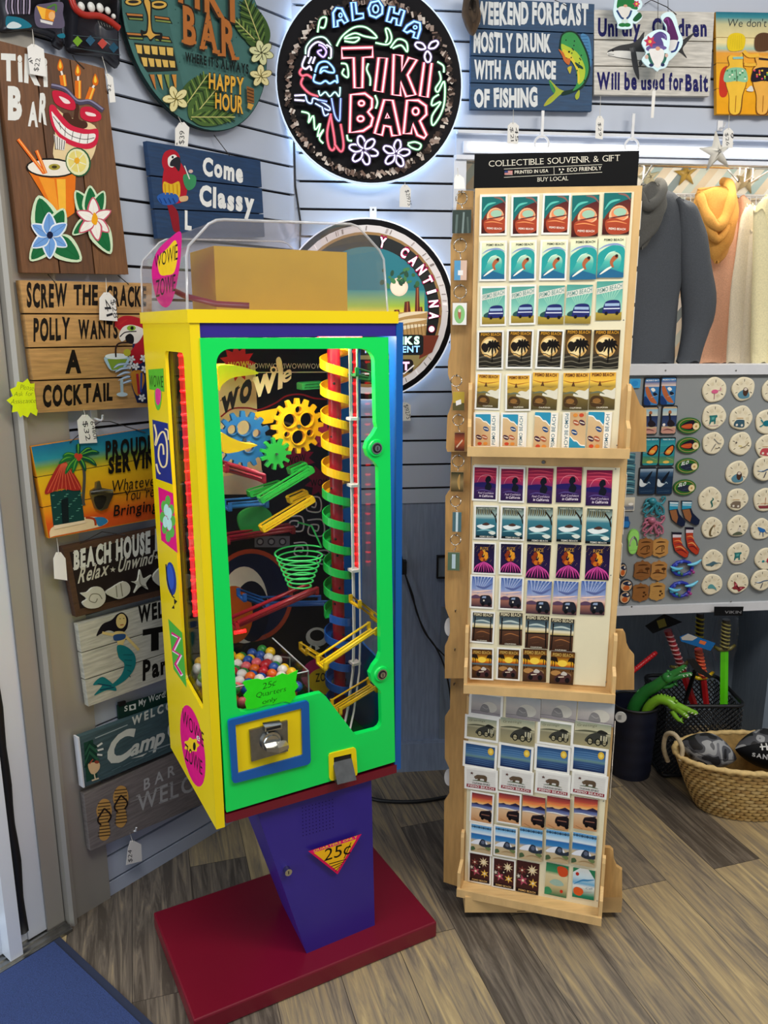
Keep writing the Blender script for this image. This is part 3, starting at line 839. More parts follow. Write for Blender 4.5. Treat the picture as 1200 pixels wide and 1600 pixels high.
def chute(name, pts, y0, y1, col, label, bars=4, r=.0022, wide=.03):
    """an open track of parallel rods with end frames, running through points given in photo pixels"""
    w = MB(MP); w.use('gloss', col); n = len(pts)
    P = []
    for i, (x, y) in enumerate(pts):
        d = y0 + (y1 - y0) * i / max(n - 1, 1); q = MP.px(330 + x * .25, 520 + y * .25, -d); P.append((q[0], d, q[1]))
    for k in range(bars):
        u = k / (bars - 1)
        w.tube([(x, y - wide / 2 + wide * u, z + (.012 if k in (0, bars - 1) else 0)) for x, y, z in P], r, 6)
    for i in range(n):
        x, y, z = P[i]; w.box(x - .004, x + .004, y - wide / 2 - .003, y + wide / 2 + .003, z - .005, z - .001)
        w.box(x - .004, x + .004, y - wide / 2 - .003, y - wide / 2 + .002, z - .005, z + .014); w.box(x - .004, x + .004, y + wide / 2 - .002, y + wide / 2 + .003, z - .005, z + .014)
    return mpart(name, w, label)
def plate_track(pts, y, col, label, th=.022):
    """flat slotted arm"""
    G = Plane(MP.M @ Vector((0, y, 0)), 61.4); w = MB(G); w.use('gloss', col)
    A, B = G.px(330 + pts[0][0] * .25, 520 + pts[0][1] * .25), G.px(330 + pts[1][0] * .25, 520 + pts[1][1] * .25)
    a, b2 = Vector((A[0], 0, A[1])), Vector((B[0], 0, B[1])); L = (b2 - a).length; t = math.atan2(b2.z - a.z, b2.x - a.x)
    T = Matrix.Translation(a) @ Matrix.Rotation(-t, 4, 'Y')
    w.slab(rrect(0, -.008, L, .008, .005), -.003, 0, [rrect(.008, .001, L * .92, .0045, .0015), rrect(.006, -.005, L * .8, -.0018, .0015)], T)
    w.slab(rrect(0, -.008, L, .008, .005), th - .003, th, [rrect(.008, .001, L * .92, .0045, .0015)], T)
    w.box(.0, L, 0, th, -.008, -.005, T); w.box(0, .004, 0, th, -.006, .006, T); w.box(L - .004, L, 0, th, -.006, .006, T)
    return mpart('ball_track', w, label)
plate_track([(310, 1050), (640, 850)], .17, '#2ba83e', 'green slotted ball track')
plate_track([(320, 1232), (645, 1035)], .17, '#e6bb1a', 'yellow slotted ball track')
plate_track([(495, 870), (600, 825)], .20, '#2ba83e', 'short green upper track'); plate_track([(490, 1050), (605, 1000)], .20, '#e6bb1a', 'short yellow upper track')
plate_track([(565, 335), (720, 325)], .23, '#2a8f45', 'green track behind the spiral', .03)
plate_track([(240, 1010), (450, 945)], .24, '#2ba83e', 'green lower link')
chute('ball_track', [(80, 850), (310, 915)], .10, .14, '#9b1c30', 'dark red rod track at upper left', 5, .0045, .04)
chute('ball_track', [(95, 1300), (500, 1235)], .24, .26, '#7c1626', 'long dark red track across the middle', 3, .004, .03)
chute('ball_track', [(100, 1090), (330, 1070)], .18, .24, '#1f5a94', 'blue rod track at left', 4, .003, .04)
chute('ball_track', [(145, 1830), (640, 1610)], .10, .18, '#8c1524', 'dark red sloping track above the gumball bin', 5, .0046, .04)
chute('ball_track', [(190, 1650), (330, 1700), (700, 1690)], .20, .26, '#1b4e8c', 'blue track behind the dark red one', 5, .003, .045)
chute('ball_track', [(840, 250), (930, 275), (1015, 300)], .13, .17, '#1c6b3a', 'dark green mesh track at the top right', 9, .0024, .11)
chute('ball_track', [(900, 1690), (1030, 1790)], .07, .10, '#d8ab12', 'yellow wire track at the right edge', 6, .0022, .045)
chute('ball_track', [(1010, 1860), (690, 2075)], .05, .035, '#e8c313', 'bright yellow wire track crossing the spiral', 5, .003, .04)
chute('ball_track', [(1010, 2210), (780, 2350)], .06, .04, '#d8ab12', 'yellow wire track at the bottom right', 6, .0024, .045)
chute('ball_track', [(700, 2060), (580, 1985)], .06, .16, '#c79e10', 'yellow wire track leading back to the bin', 6, .0022, .04)
# banana-like yellow arms
for pts, y in ((([(35, 205), (120, 200), (200, 215), (285, 250), (210, 265), (120, 280), (60, 320), (40, 360), (36, 280)]), .06), (([(50, 620), (110, 650), (200, 685), (278, 697), (215, 720), (140, 742), (70, 745), (56, 690)]), .10)):
    G = Plane(MP.M @ Vector((0, y, 0)), 61.4); w = MB(G); w.use('gloss', '#f2c416')
    w.slab(spl([G.px(330 + a * .25, 520 + b2 * .25) for a, b2 in pts], 4, True), -.012, .012)
    mpart('swing_arm', w, 'yellow curved arm')
G = Plane(MP.M @ Vector((0, .25, 0)), 61.4); w = MB(G); w.use('gloss', '#f0b512'); w.slab([G.px(330 + a * .25, 520 + b2 * .25) for a, b2 in ((255, 500), (415, 470), (380, 560), (320, 570))], -.006, 0); mpart('bracket', w, 'yellow bracket')
G = Plane(MP.M @ Vector((0, .27, 0)), 61.4); w = MB(G); w.use('gloss', '#27873c'); w.slab(spl([G.px(330 + a * .25, 520 + b2 * .25) for a, b2 in ((160, 1160), (190, 1110), (260, 1085), (330, 1090), (372, 1140), (340, 1210), (270, 1240), (190, 1245))], 4, True), -.01, 0); mpart('bumper', w, 'green rounded bumper')
# wire funnel
w = MB(MP); w.use('gloss', '#3fcf68'); pts = []
top, bot = MP.px(330 + 560 * .25, 520 + 1370 * .25, -.16), MP.px(330 + 565 * .25, 860 + 225 * .25833, -.16)
n = 7 * 26
for k in range(n + 1):
    u = k / n; t = 2 * math.pi * k / 26; r = .058 * (1 - u) + .026 * u
    pts.append((top[0] + (bot[0] - top[0]) * u + r * math.cos(t), .17 + r * math.sin(t), top[1] + (bot[1] - top[1]) * u))
pts = [(top[0] + .012, .2, top[1] + .06), (top[0] + .05, .21, top[1] + .045)] + pts
w.tube(pts, .0021, 6); mpart('wire_funnel', w, 'green coiled wire funnel')
# clear bin that holds the gumballs
w = MB(MP); w.use('clear_plastic')
q0, q1, q2 = MP.px(362, 1112, -.03), MP.px(494, 1085, -.03), MP.px(494, 1028, -.03)
BX0, BX1, BZ0, BZ1 = .012, .225, .625, .765
w.box(BX0, BX1, .022, .024, BZ0, BZ1); w.box(BX1 - .002, BX1, .024, .24, BZ0, BZ1); w.box(BX0, BX0 + .002, .024, .24, BZ0, BZ1); w.box(BX0, BX1, .24, .242, BZ0, BZ1)
w.loft([[(BX0, .022, BZ1), (BX1, .022, BZ1 - .012), (BX1, .024, BZ1 - .012), (BX0, .024, BZ1)], [(BX0, .24, BZ1 + .06), (BX1 - .06, .24, BZ1 + .06), (BX1 - .06, .242, BZ1 + .058), (BX0, .242, BZ1 + .058)]], False)
w.use('gloss', '#cfd0d2'); w.tube([(BX0, .022, BZ1), (BX1, .022, BZ1)], .0016, 6); w.tube([(BX1, .022, BZ1), (BX1, .24, BZ1)], .0016, 6); w.tube([(BX1, .022, BZ1), (BX1, .022, BZ0)], .0016, 6)
mpart('gumball_bin', w, 'clear plastic bin')
w = MB(MP); w.use('black'); w.box(BX0, BX1, .022, .242, BZ0 - .006, BZ0 - .001); w.box(.02, .06, .06, .2, .50, BZ0 - .006); w.box(.16, .2, .06, .2, .50, BZ0 - .006)
mpart('bin_shelf', w)
w = MB(MP); w.use('gloss', '#1f6b33'); w.box(.225, .43, .03, .36, .502, .512); mpart('floor_tray', w, 'dark green floor tray')
# added fill light below the header, brightens the enclosed works; not a machine part
ll = bpy.data.lights.new('works_fill', 'AREA'); ll.shape = 'RECTANGLE'; ll.size = .36; ll.size_y = .1; ll.energy = 4.2; ll.color = (1, .93, .82)
lo_ = bpy.data.objects.new('works_fill', ll); COL.objects.link(lo_); lo_.matrix_world = MP.M @ Matrix.Translation((.22, .07, 1.495)) @ Matrix.Rotation(math.radians(-22), 4, 'X')
# gumballs, one object each
GB = [('red', '#c4202c'), ('yellow', '#f0c018'), ('white', '#ece6da'), ('blue', '#1d4f9e'), ('orange', '#e86a1c'), ('green', '#2a8a3a'), ('pink', '#ea6a6e')]
R_ = .0122
proto = {}
cnt = 0
rnd = random.Random(3)
spots = []
row = 0; z = BZ0 + R_ + .001
while z < BZ1 - .02:
    y = .024 + R_ + (row % 2) * R_ * .8
    col = 0
    while y < .235 - R_:
        x = BX0 + .003 + R_ + ((row + col) % 2) * R_
        while x < BX1 - .003 - R_:
            spots.append((x + rnd.uniform(-.0003, .0003), y + rnd.uniform(-.0002, .0002), z + (.004 * ((row + 2 * col + len(spots)) % 3) if z > BZ1 - .05 else 0))); x += 2 * R_ + .0008
        y += 2 * R_ * .88 + .0006; col += 1
    z += 2 * R_ * .83; row += 1
def seen(p):
    x, y, z = p
    return y < .085 or x < .045 or z > BZ1 - .055
spots = [p for p in spots if seen(p)]
spots = spots[:290]
for p in spots:
    nm, hx = rnd.choice(GB)
    if nm not in proto:
        w = MB(); w.use('gloss', hx); w.ball((0, 0, 0), R_, None, None, 14, 9)
        o = proto[nm] = w.build('gumball')
    else:
        o = proto[nm].copy(); COL.objects.link(o)
    o.location = MP.M @ Vector(p)
    tag(o, '%s gumball in the clear bin at the bottom of the gumball machine' % nm, 'gumball', '%s gumballs in the bin' % nm)
print('gumballs', len(spots))
# ================================================================ the wooden card rack
AX = Vector((.41, 1.985, 0))
RT = []
for h in (95.5, 98.7, 107):
    r = math.radians(h); bvec = Vector((-math.cos(r), math.sin(r), 0))
    RT.append(Plane(AX - bvec * .187, h))
RB = Plane((AX.x, 1.787, 0), 90)
rack = thing('card_rack', 'tall light wooden spinner rack filled with postcards under a black header sign', 'display rack', RB, 0, .2, 0)
def rpart(name, mb, label=None, parent=None):
    o = mb.build(name, parent or rack)
    if label: o['label'] = label
    return o
w = MB(RB); w.use('birch')
a, c = RB.px(726, 1437), RB.px(970, 1437)
zt = RB.px(850, 1402)[1]
w.box(a[0], c[0], 0, .40, .022, zt)
rpart('base', w)
for x, y in ((.15, .07), (-.15, .07), (.15, .33), (-.15, .33)):
    w = MB(RB); w.use('black'); w.box(x - .035, x + .035, y - .025, y + .025, .0005, .022); rpart('foot', w)
w = MB(RB); w.use('black'); q = RB.px(820, 1422); w.tube([(q[0] - .02, -.0005, q[1] - .004), (q[0], -.0008, q[1] - .002), (q[0] + .016, -.0005, q[1] + .004)], .0008, 6); rpart('scratch', w)
specs = [  # panel corners, white insert, tray, left wing outline, right tray end
    ([(741, 296), (1000, 288), (979, 706), (734, 706)], [(749, 303), (988, 300), (967, 700), (741, 701)], (699, 710),
     [(716, 298), (740, 298), (736, 706), (699, 706), (697, 700), (699, 650), (703, 640), (707, 625), (705, 600), (700, 585), (700, 565), (704, 545), (704, 380), (709, 360)],
     [(975, 603), (988, 603), (992, 612), (1000, 632), (1010, 640), (1010, 706), (975, 706)]),
    ([(736, 712), (979, 712), (957, 1078), (729, 1072)], [(740, 728), (965, 728), (950, 1070), (733, 1062)], (1066, 1086),
     [(705, 706), (736, 706), (729, 1060), (695, 1060), (695, 1010), (699, 1002), (703, 990), (703, 968), (696, 950), (695, 935), (696, 775), (703, 765)],
     [(950, 985), (974, 985), (977, 990), (979, 1005), (984, 1016), (991, 1024), (991, 1078), (950, 1078)]),
    ([(729, 1080), (962, 1086), (938, 1425), (723, 1386)], [(731, 1084), (956, 1092), (936, 1412), (728, 1384)], (1388, 1410),
     [(704, 1060), (731, 1060), (724, 1388), (693, 1378), (694, 1252), (702, 1240), (702, 1200), (695, 1185), (695, 1120), (703, 1108)],
     [(940, 1324), (953, 1325), (958, 1330), (959, 1345), (963, 1354), (972, 1360), (972, 1402), (940, 1402)])]
TRAYZ = []
for i, (panel, insert, tray, wing, rend) in enumerate(specs):
    P = RT[i]
    w = MB(P); w.use('birch')
    pp = [P.px(*p) for p in panel]
    x0 = (pp[0][0] + pp[3][0]) / 2; x1 = (pp[1][0] + pp[2][0]) / 2; zb_ = (pp[2][1] + pp[3][1]) / 2; zt_ = (pp[0][1] + pp[1][1]) / 2
    zb_ = max(zb_, .622) if i == 1 else zb_; zt_ = min(zt_, .60) if i == 2 else zt_
    w.box(x0, x1, 0, .35, zb_, zt_)
    if i < 2: w.box(x0 + .1, x1 - .1, .1, .25, zb_ - .04, zb_)
    body = rpart('panel_box', w)
    w = MB(P); w.use('white_board'); ii = [P.px(*p, .003) for p in insert]
    w.box((ii[0][0] + ii[3][0]) / 2, (ii[1][0] + ii[2][0]) / 2, -.003, 0, max(zb_, (ii[2][1] + ii[3][1]) / 2), (ii[0][1] + ii[1][1]) / 2)
    rpart('insert_board', w, 'cream card backing', body)
    w = MB(P); w.use('birch')
    za, zc = P.px(840, tray[0], .035)[1], P.px(840, tray[1], .035)[1]
    TD = .035 if i < 2 else .05
    if i == 2: zc -= .009
    TRAYZ.append(zc)
    w.box(x0 - .004, x1 + .004, -TD, 0, zc - .006, zc + .004); w.box(x0 - .004, x1 + .004, -TD - .006, -TD, zc - .006, zc + .016)
    tr = rpart('tray', w, 'card tray with a low lip', body)
    for sx, xx in ((-1, x0), (1, x1)):
        e = [(0, zc), (0, zc + .155), (-.010, zc + .152), (-.014, zc + .14), (-.014, zc + .075), (-TD, zc + .06), (-TD, zc)]
        w = MB(P); w.use('birch')
        w.loft([[(xx + sx * q, y, z) for y, z in e] for q in (-.004, .004)], False)
        rpart('tray_end', w, None, tr)
    w = MB(P); w.use('birch_dark'); w.slab([P.px(*p, -.02) for p in wing], .02, .03); rpart('side_wing', w, 'scalloped side board for key rings')
    w = MB(P); w.use('birch_dark'); w.slab([P.px(*p, -.015) for p in rend], .015, .026); rpart('side_tray_end', w)
    for sx_, sy_ in (((849, 722),) if i == 1 else ((840, 1088),) if i == 2 else ()):
        q = P.px(sx_, sy_); w = MB(P); w.use('steel'); w.cyl((q[0], -.0005, q[1]), (q[0], -.003, q[1]), .0045, 14, .0035); rpart('screw', w, None, body)
    for X, Y in [(insert[0][0] + 2, insert[0][1] + 4), (insert[1][0] - 3, insert[1][1] + 5), (insert[2][0] - 3, insert[2][1] - 4), (insert[1][0] * .5 + insert[2][0] * .5 - 3, (insert[1][1] + insert[2][1]) / 2)]:
        q = P.px(X, Y, .004); w = MB(P); w.use('steel'); w.ball((q[0], -.003, q[1]), .0016, .0007, .0016, 8, 6); rpart('pin', w, None, body)
# header
P = RT[0]; HP = Plane(P.M @ Vector((0, .004, 0)), 95.5)
hd = [HP.px(*p) for p in [(740.5, 245), (998, 232), (996, 286), (741, 299)]]
w = MB(HP); w.use('ink', '#060607')
hx0, hx1, hz0, hz1 = (hd[0][0] + hd[3][0]) / 2, (hd[1][0] + hd[2][0]) / 2, (hd[2][1] + hd[3][1]) / 2, (hd[0][1] + hd[1][1]) / 2
w.box(hx0, hx1, -.004, .002, hz0, hz1)
header = rpart('header_sign', w, 'black header sign with cream lettering')
w = MB(HP, .004); w.src(700, 0, .41667)
cr = '#ddd5c2'
w.text('COLLECTIBLE SOUVENIR & GIFT', (153, 625), (645, 603), (22, 23), cr, -.008, serif=.1)
w.line([(210, 634), (578, 617)], 1.6, cr, False); w.line([(210, 665), (578, 646)], 1.6, cr, False); w.line([(397, 627), (398, 655)], 1.6, cr, False)
w.text('PRINTED IN USA', (250, 652), (376, 646), 12, cr, .012); w.text('ECO FRIENDLY', (447, 644), (576, 637), 14, cr, .006)
w.text('BUY LOCAL', (336, 681), (451, 676), 15, cr, -.006, serif=.1)
w.rect(212, 640, 242, 656, '#c9bfb4')
for k in range(4): w.poly([(212, 641 + k * 4), (242, 640 + k * 4), (242, 642 + k * 4), (212, 643 + k * 4)], '#b83a3a')
w.rect(212, 640, 225, 648, '#2b3a6a')
for a_ in (90, 210, 330):
    t = math.radians(a_); cx, cy = 425 + 8 * math.cos(t), 639 + 8 * math.sin(t)
    w.poly([(cx + 5 * math.cos(t + .6), cy + 5 * math.sin(t + .6)), (cx + 5 * math.cos(t + 2.6), cy + 5 * math.sin(t + 2.6)), (cx + 6 * math.cos(t + 4.4), cy + 6 * math.sin(t + 4.4))], cr)
w.oval(425, 639, 3, 3, '#101012')
rpart('lettering', w, None, header)

# ---- card pictures in unit coordinates
def d_tunnel(w):
    w.fade(0, 0, 1, 1, [(0, '#2a1e2a'), (.5, '#7a3020'), (1, '#3a1616')])
    w.blob([(.0, .0), (.9, .0), (1, .12), (.7, .2), (.4, .3), (.15, .5), (0, .6)], '#1c6a68'); w.line([(.05, .4), (.25, .22), (.6, .16)], .06, '#5fc0ae', taper=True)
    w.line([(.5, .02), (.8, .06), (1, .2)], .05, '#8c5f56', taper=True)
    w.oval(.58, .55, .36, .25, '#f2b98a'); w.oval(.6, .5, .3, .17, '#e58a5c'); w.oval(.62, .46, .24, .1, '#9fc4a8')
    w.line([(.2, .6), (.5, .58), (.85, .54), (1, .52)], .035, '#5a2c30', taper=True)
    w.blob([(.1, .68), (.4, .6), (.75, .66), (1, .6), (1, .9), (.6, 1), (.2, .95)], '#a8442a'); w.line([(.15, .7), (.5, .68), (.9, .74)], .03, '#e89058', taper=True)
    w.text('PISMO BEACH', (.24, .88), (.86, .9), .05, '#f4e6d4', .02)
def d_surfer(w):
    w.fade(0, 0, 1, 1, [(0, '#efe8bf'), (.35, '#cfe3c0'), (.6, '#4db3a4'), (1, '#1f6f86')])
    w.blob([(0, .45), (.2, .3), (.5, .2), (.85, .22), (1, .35), (1, .8), (.6, .95), (.85, .7), (.85, .45), (.6, .36), (.35, .45), (.15, .7), (0, .8)], '#2a9c98')
    w.line([(.02, .3), (.3, .2), (.7, .17), (1, .25)], .05, '#8a9cc4', taper=True); w.line([(.25, .55), (.4, .4), (.65, .34)], .03, '#c8f0d8', taper=True)
    w.blob([(0, .98), (.1, .86), (.4, .78), (.7, .82), (1, .9), (1, 1), (0, 1)], '#27668c')
    w.line([(.1, .92), (.35, .8), (.6, .7)], .06, '#f3ecd8', taper=True)
    w.blob([(.55, .48), (.68, .44), (.76, .5), (.66, .56), (.58, .64), (.62, .74), (.52, .72), (.46, .6)], '#b0603c'); w.oval(.7, .46, .06, .04, '#3a1f1a')
    w.text('PISMO BEACH', (.2, .09), (.92, .09), .055, '#28402f', .02)
def d_van(w):
    w.fade(0, 0, 1, 1, [(0, '#4f9a8e'), (.5, '#7cc0ac'), (.78, '#a8d2b8'), (.8, '#b49a3c'), (1, '#8a7430')])
    for k in range(7): w.poly([(.5, .62), (.05 + k * .14, .18), (.12 + k * .14, .18)], '#94ccb4')
    w.poly([(0, .18), (1, .04), (1, .2), (0, .34)], '#d8d6c8'); w.text('PISMO BEACH', (.03, .31), (.97, .17), .11, '#5a8c84', .01)
    w.blob([(.1, .72), (.3, .66), (.45, .7), (.4, .8), (.1, .8)], '#28504c')
    w.blob([(.3, .62), (.38, .52), (.6, .48), (.86, .5), (.94, .62), (.94, .78), (.86, .82), (.3, .82), (.26, .74)], '#232a66')
    w.line([(.34, .6), (.9, .6)], .07, '#9cb4d0', False); w.line([(.3, .7), (.92, .7)], .03, '#d8dcec', False)
    for x in (.4, .82): w.oval(x, .82, .06, .045, '#15151c')
def d_palm(w):
    w.fade(0, 0, 1, 1, [(0, '#2a2218'), (.3, '#6a4a20'), (.7, '#3a3428'), (1, '#141412')])
    w.oval(.48, .42, .4, .3, '#d8aa62'); w.oval(.45, .42, .32, .24, '#f0d69a')
    for k in range(6): w.line([(0, .66 + k * .06), (.3, .62 + k * .065), (.6, .7 + k * .055), (1, .64 + k * .06)], .02, '#77705e' if k % 2 else '#26241e')
    for a in range(11):
        t = a * 2 * math.pi / 11; w.line([(.62, .38), (.62 + .18 * math.cos(t), .36 + .1 * math.sin(t)), (.62 + .32 * math.cos(t), .42 + .2 * math.sin(t))], .075, '#120e0c', taper=True)
    w.line([(.62, .4), (.6, .6), (.58, .85)], .04, '#120e0c'); w.blob([(.1, .42), (.2, .3), (.38, .36), (.4, .5), (.25, .56)], '#1c1612')
    w.text('PISMO BEACH', (.08, .1), (.94, .1), .075, '#c98f2c', .03)
def d_sunhill(w):
    w.fade(0, 0, 1, 1, [(0, '#e2a43a'), (.25, '#f0c24a'), (.4, '#8a7238'), (1, '#4c4228')])
    w.line([(0, .2), (.4, .26), (1, .2)], .03, '#b4702c', taper=True); w.poly([(.32, .36), (.4, .22), (.47, .36)], '#5c3c20')
    w.blob([(0, .42), (.3, .36), (.7, .4), (1, .36), (1, .5), (.5, .54), (0, .5)], '#b8963e')
    w.blob([(.4, .6), (.6, .46), (.85, .48), (1, .42), (1, .7), (.7, .66)], '#ddd6c0'); w.line([(0, .56), (.35, .52), (.6, .58)], .05, '#6a7058', taper=True)
    w.blob([(.05, .72), (.2, .62), (.5, .66), (.6, .8), (.45, .92), (.1, .9)], '#47321c'); w.oval(.3, .76, .16, .07, '#8a6030'); w.line([(.1, .8), (.5, .84)], .03, '#c49a58', taper=True)
    w.text('PISMO BEACH', (.08, .1), (.92, .1), .08, '#6a3a20', .03); w.text('CALIFORNIA', (.3, .96), (.75, .96), .04, '#e8dcc0', .02)
def d_shore(w):
    w.fade(0, 0, 1, 1, [(0, '#d9b98a'), (1, '#c7a274')])
    w.blob([(0, 0), (.66, 0), (.66, .34), (.5, .22), (.35, .2), (.2, .1), (0, .1)], '#2f8fb0'); w.line([(0, .1), (.2, .12), (.36, .22), (.5, .25), (.66, .36)], .03, '#f0efe6')
    for x, y, c1 in ((.48, .46, '#2a4a7a'), (.16, .72, '#4a2c3c'), (.42, .72, '#a85a3c')): w.oval(x, y, .14, .07, c1, .3); w.line([(x - .1, y - .02), (x + .1, y + .02)], .025, '#e8dcc4')
    w.oval(.2, .92, .1, .05, '#c4482c'); w.oval(.46, .92, .1, .05, '#d88a3c')
    w.rect(.69, 0, 1, 1, '#efe9da')
    w.text('PISMO BEACH', (.9, .96), (.9, .06), .15, '#3f6a7c', .01, upright=False)
def d_mermaid(w):
    w.fade(0, 0, 1, 1, [(0, '#7a1f44'), (.3, '#b8304e'), (.45, '#8c2a58'), (.6, '#3c2058'), (1, '#2a1840')])
    for k in range(3): w.line([(0, .1 + .09 * k), (.5, .08 + .1 * k), (1, .12 + .08 * k)], .03, '#e05066', taper=True)
    w.line([(.1, .55), (.3, .28), (.7, .24), (.9, .4)], .02, '#e88a9a', taper=True); w.blob([(0, .5), (.5, .46), (1, .52), (1, .62), (0, .6)], '#241a5a')
    w.blob([(.5, .4), (.58, .28), (.72, .28), (.76, .4), (.68, .46), (.8, .56), (.74, .7), (.54, .72), (.5, .6), (.56, .5)], '#101420')
    w.line([(.1, .75), (.4, .7), (.9, .76)], .03, '#5a4a86', taper=True); w.text('Feel Confident', (.2, .83), (.9, .83), .06, '#d8c4d8', 0, .2); w.text('in California', (.25, .93), (.88, .93), .07, '#efe0ea', .02, .2)
def d_shark(w):
    w.fade(0, 0, 1, 1, [(0, '#39463c'), (.3, '#a8c0b8'), (.4, '#3c7a88'), (1, '#163c4a')])
    for k in range(9): w.line([(.05 + k * .08, .04), (.04 + k * .085, .16), (.03 + k * .08, .26)], .05, '#4a4028' if k % 2 else '#6a5c34', taper=True)
    w.line([(.98, .5), (.9, .3), (.7, .12)], .05, '#241c14'); w.line([(.92, .32), (.98, .2)], .04, '#241c14')
    w.blob([(.05, .62), (.3, .56), (.6, .55), (.9, .6), (.7, .68), (.3, .72)], '#dfe6e2'); w.blob([(.3, .57), (.5, .5), (.66, .56), (.5, .6)], '#4a3028')
    w.line([(.05, .78), (.5, .74), (.95, .8)], .05, '#7fb4b8', taper=True); w.blob([(.6, .82), (.8, .78), (.95, .84), (.8, .9)], '#d8dccf')
    w.rect(0, .93, 1, 1, '#10181a'); w.text('PISMO BEACH', (.2, .985), (.85, .985), .045, '#dcd8c8', .02); w.text('WHERE IT ALL STARTED', (.1, .07), (.9, .07), .04, '#c8ccb8', .01)
def d_tree(w):
    w.fade(0, 0, 1, 1, [(0, '#1a1430'), (.6, '#241640'), (1, '#2a1030')])
    for k in range(30):
        x = (k * .37) % 1; y = (k * .23) % .6; w.oval(x, y, .012, .008, '#c4a05a', 0, 6)
    for k in range(9): w.oval(.45 + .16 * math.cos(k * 2.4), .4 + .13 * math.sin(k * 2.4), .1, .07, ['#c4681c', '#8c3414', '#e09428'][k % 3])
    w.line([(.45, .4), (.5, .3), (.44, .22)], .02, '#f2c048'); w.text('RIZE', (.3, .2), (.7, .2), .1, '#c8943c', 0)
    w.line([(.5, .5), (.5, .62)], .07, '#7a2c1c')
    for k in range(9): w.line([(.5, .6), (.5 + (k - 4) * .09, .76), (.5 + (k - 4) * .13, .97)], .05, '#a8327c' if k % 2 else '#d04a96', taper=True)
def d_beachday(w):
    w.fade(0, 0, 1, 1, [(0, '#38589c'), (.4, '#8a9cc8'), (.6, '#e0b8a4'), (.72, '#a06858'), (1, '#382834')])
    for k in range(9): w.poly([(.28, .6), (-.05 + k * .16, 0), (.01 + k * .16, 0)], '#a8b4d4')
    w.line([(.2, .3), (.6, .36), (1, .2)], .07, '#5a6698', taper=True); w.line([(0, .5), (.4, .48), (1, .42)], .05, '#f0ccb8', taper=True); w.blob([(0, .66), (.2, .6), (.4, .64), (.5, .7), (0, .72)], '#5a4058')
    w.blob([(.42, .72), (.46, .62), (.8, .6), (.92, .66), (.98, .8), (.94, .9), (.46, .9)], '#20222c'); w.poly([(.5, .7), (.54, .64), (.7, .63), (.7, .7)], '#8c9cb8'); w.oval(.56, .9, .08, .06, '#0c0c10'); w.oval(.86, .9, .08, .06, '#0c0c10')
    w.oval(.6, .78, .04, .03, '#e0d8c8')
    w.text('LIVE SLOW', (.2, .14), (.8, .12), .08, '#7e96c4', .01)
def d_window(w):
    w.fade(0, 0, 1, 1, [(0, '#2a2018'), (.14, '#3c4a50'), (.34, '#5a7078'), (.4, '#e8dfc0'), (.5, '#c8b070'), (.55, '#5a3a28'), (1, '#3c2418')])
    w.line([(.1, .3), (.5, .26), (.9, .32)], .06, '#bcc8c0', taper=True); w.line([(.2, .7), (.5, .64), (.9, .72)], .03, '#a86a3c', taper=True); w.line([(.3, .85), (.6, .8)], .03, '#8c5a34', taper=True)
    w.line([(.12, .16), (.08, .96)], .05, '#140e0c', False); w.line([(.88, .16), (.9, .96)], .05, '#140e0c', False); w.line([(0, .54), (1, .52)], .04, '#1c1410', False)
    w.rect(0, 0, 1, .12, '#241c14'); w.text('PISMO BEACH', (.06, .105), (.94, .105), .09, '#d8cca8', .03); w.text('CALIFORNIA', (.25, .98), (.75, .98), .035, '#e8e0c8', .02)
def d_roadster(w):
    w.fade(0, 0, 1, 1, [(0, '#3c2414'), (.2, '#8c5418'), (.36, '#f2b428'), (.44, '#c8641c'), (.5, '#6a4420'), (1, '#3c281c')])
    w.oval(.5, .36, .2, .1, '#f8d048')
    for x in (.06, .16, .86, .95): w.line([(x, .6), (x + .02, .3)], .03, '#1c120c'); w.blob([(x - .14, .3), (x - .05, .18), (x + .1, .2), (x + .14, .34), (x, .28)], '#24160c')
    w.rect(0, .47, 1, .53, '#5c6a70'); w.oval(.25, .66, .22, .08, '#b08048'); w.oval(.7, .7, .2, .08, '#8c6a48')
    w.blob([(.2, .8), (.4, .68), (.7, .64), (.88, .74), (.84, .9), (.3, .94)], '#4a2c2c'); w.blob([(.46, .7), (.56, .6), (.72, .66), (.66, .72)], '#c8c0b4'); w.oval(.34, .86, .1, .08, '#141014'); w.oval(.74, .86, .1, .08, '#141014'); w.line([(.36, .78), (.6, .76)], .03, '#e0d0b8')
    w.text('PISMO BEACH', (.08, .15), (.92, .15), .095, '#c8a050', .03)
def d_rock(w):
    w.fade(0, 0, 1, 1, [(0, '#a8b0b4'), (.5, '#b8b0a8'), (.8, '#a49c98'), (1, '#8c8488')]); w.oval(.62, .6, .26, .28, '#c8c2b4'); w.blob([(.32, .85), (.36, .55), (.44, .46), (.54, .5), (.6, .62), (.62, .86)], '#84807e'); w.line([(0, .86), (.4, .84), (1, .9)], .02, '#6a6668'); w.line([(.38, .6), (.5, .7), (.58, .66)], .03, '#a49f9a')
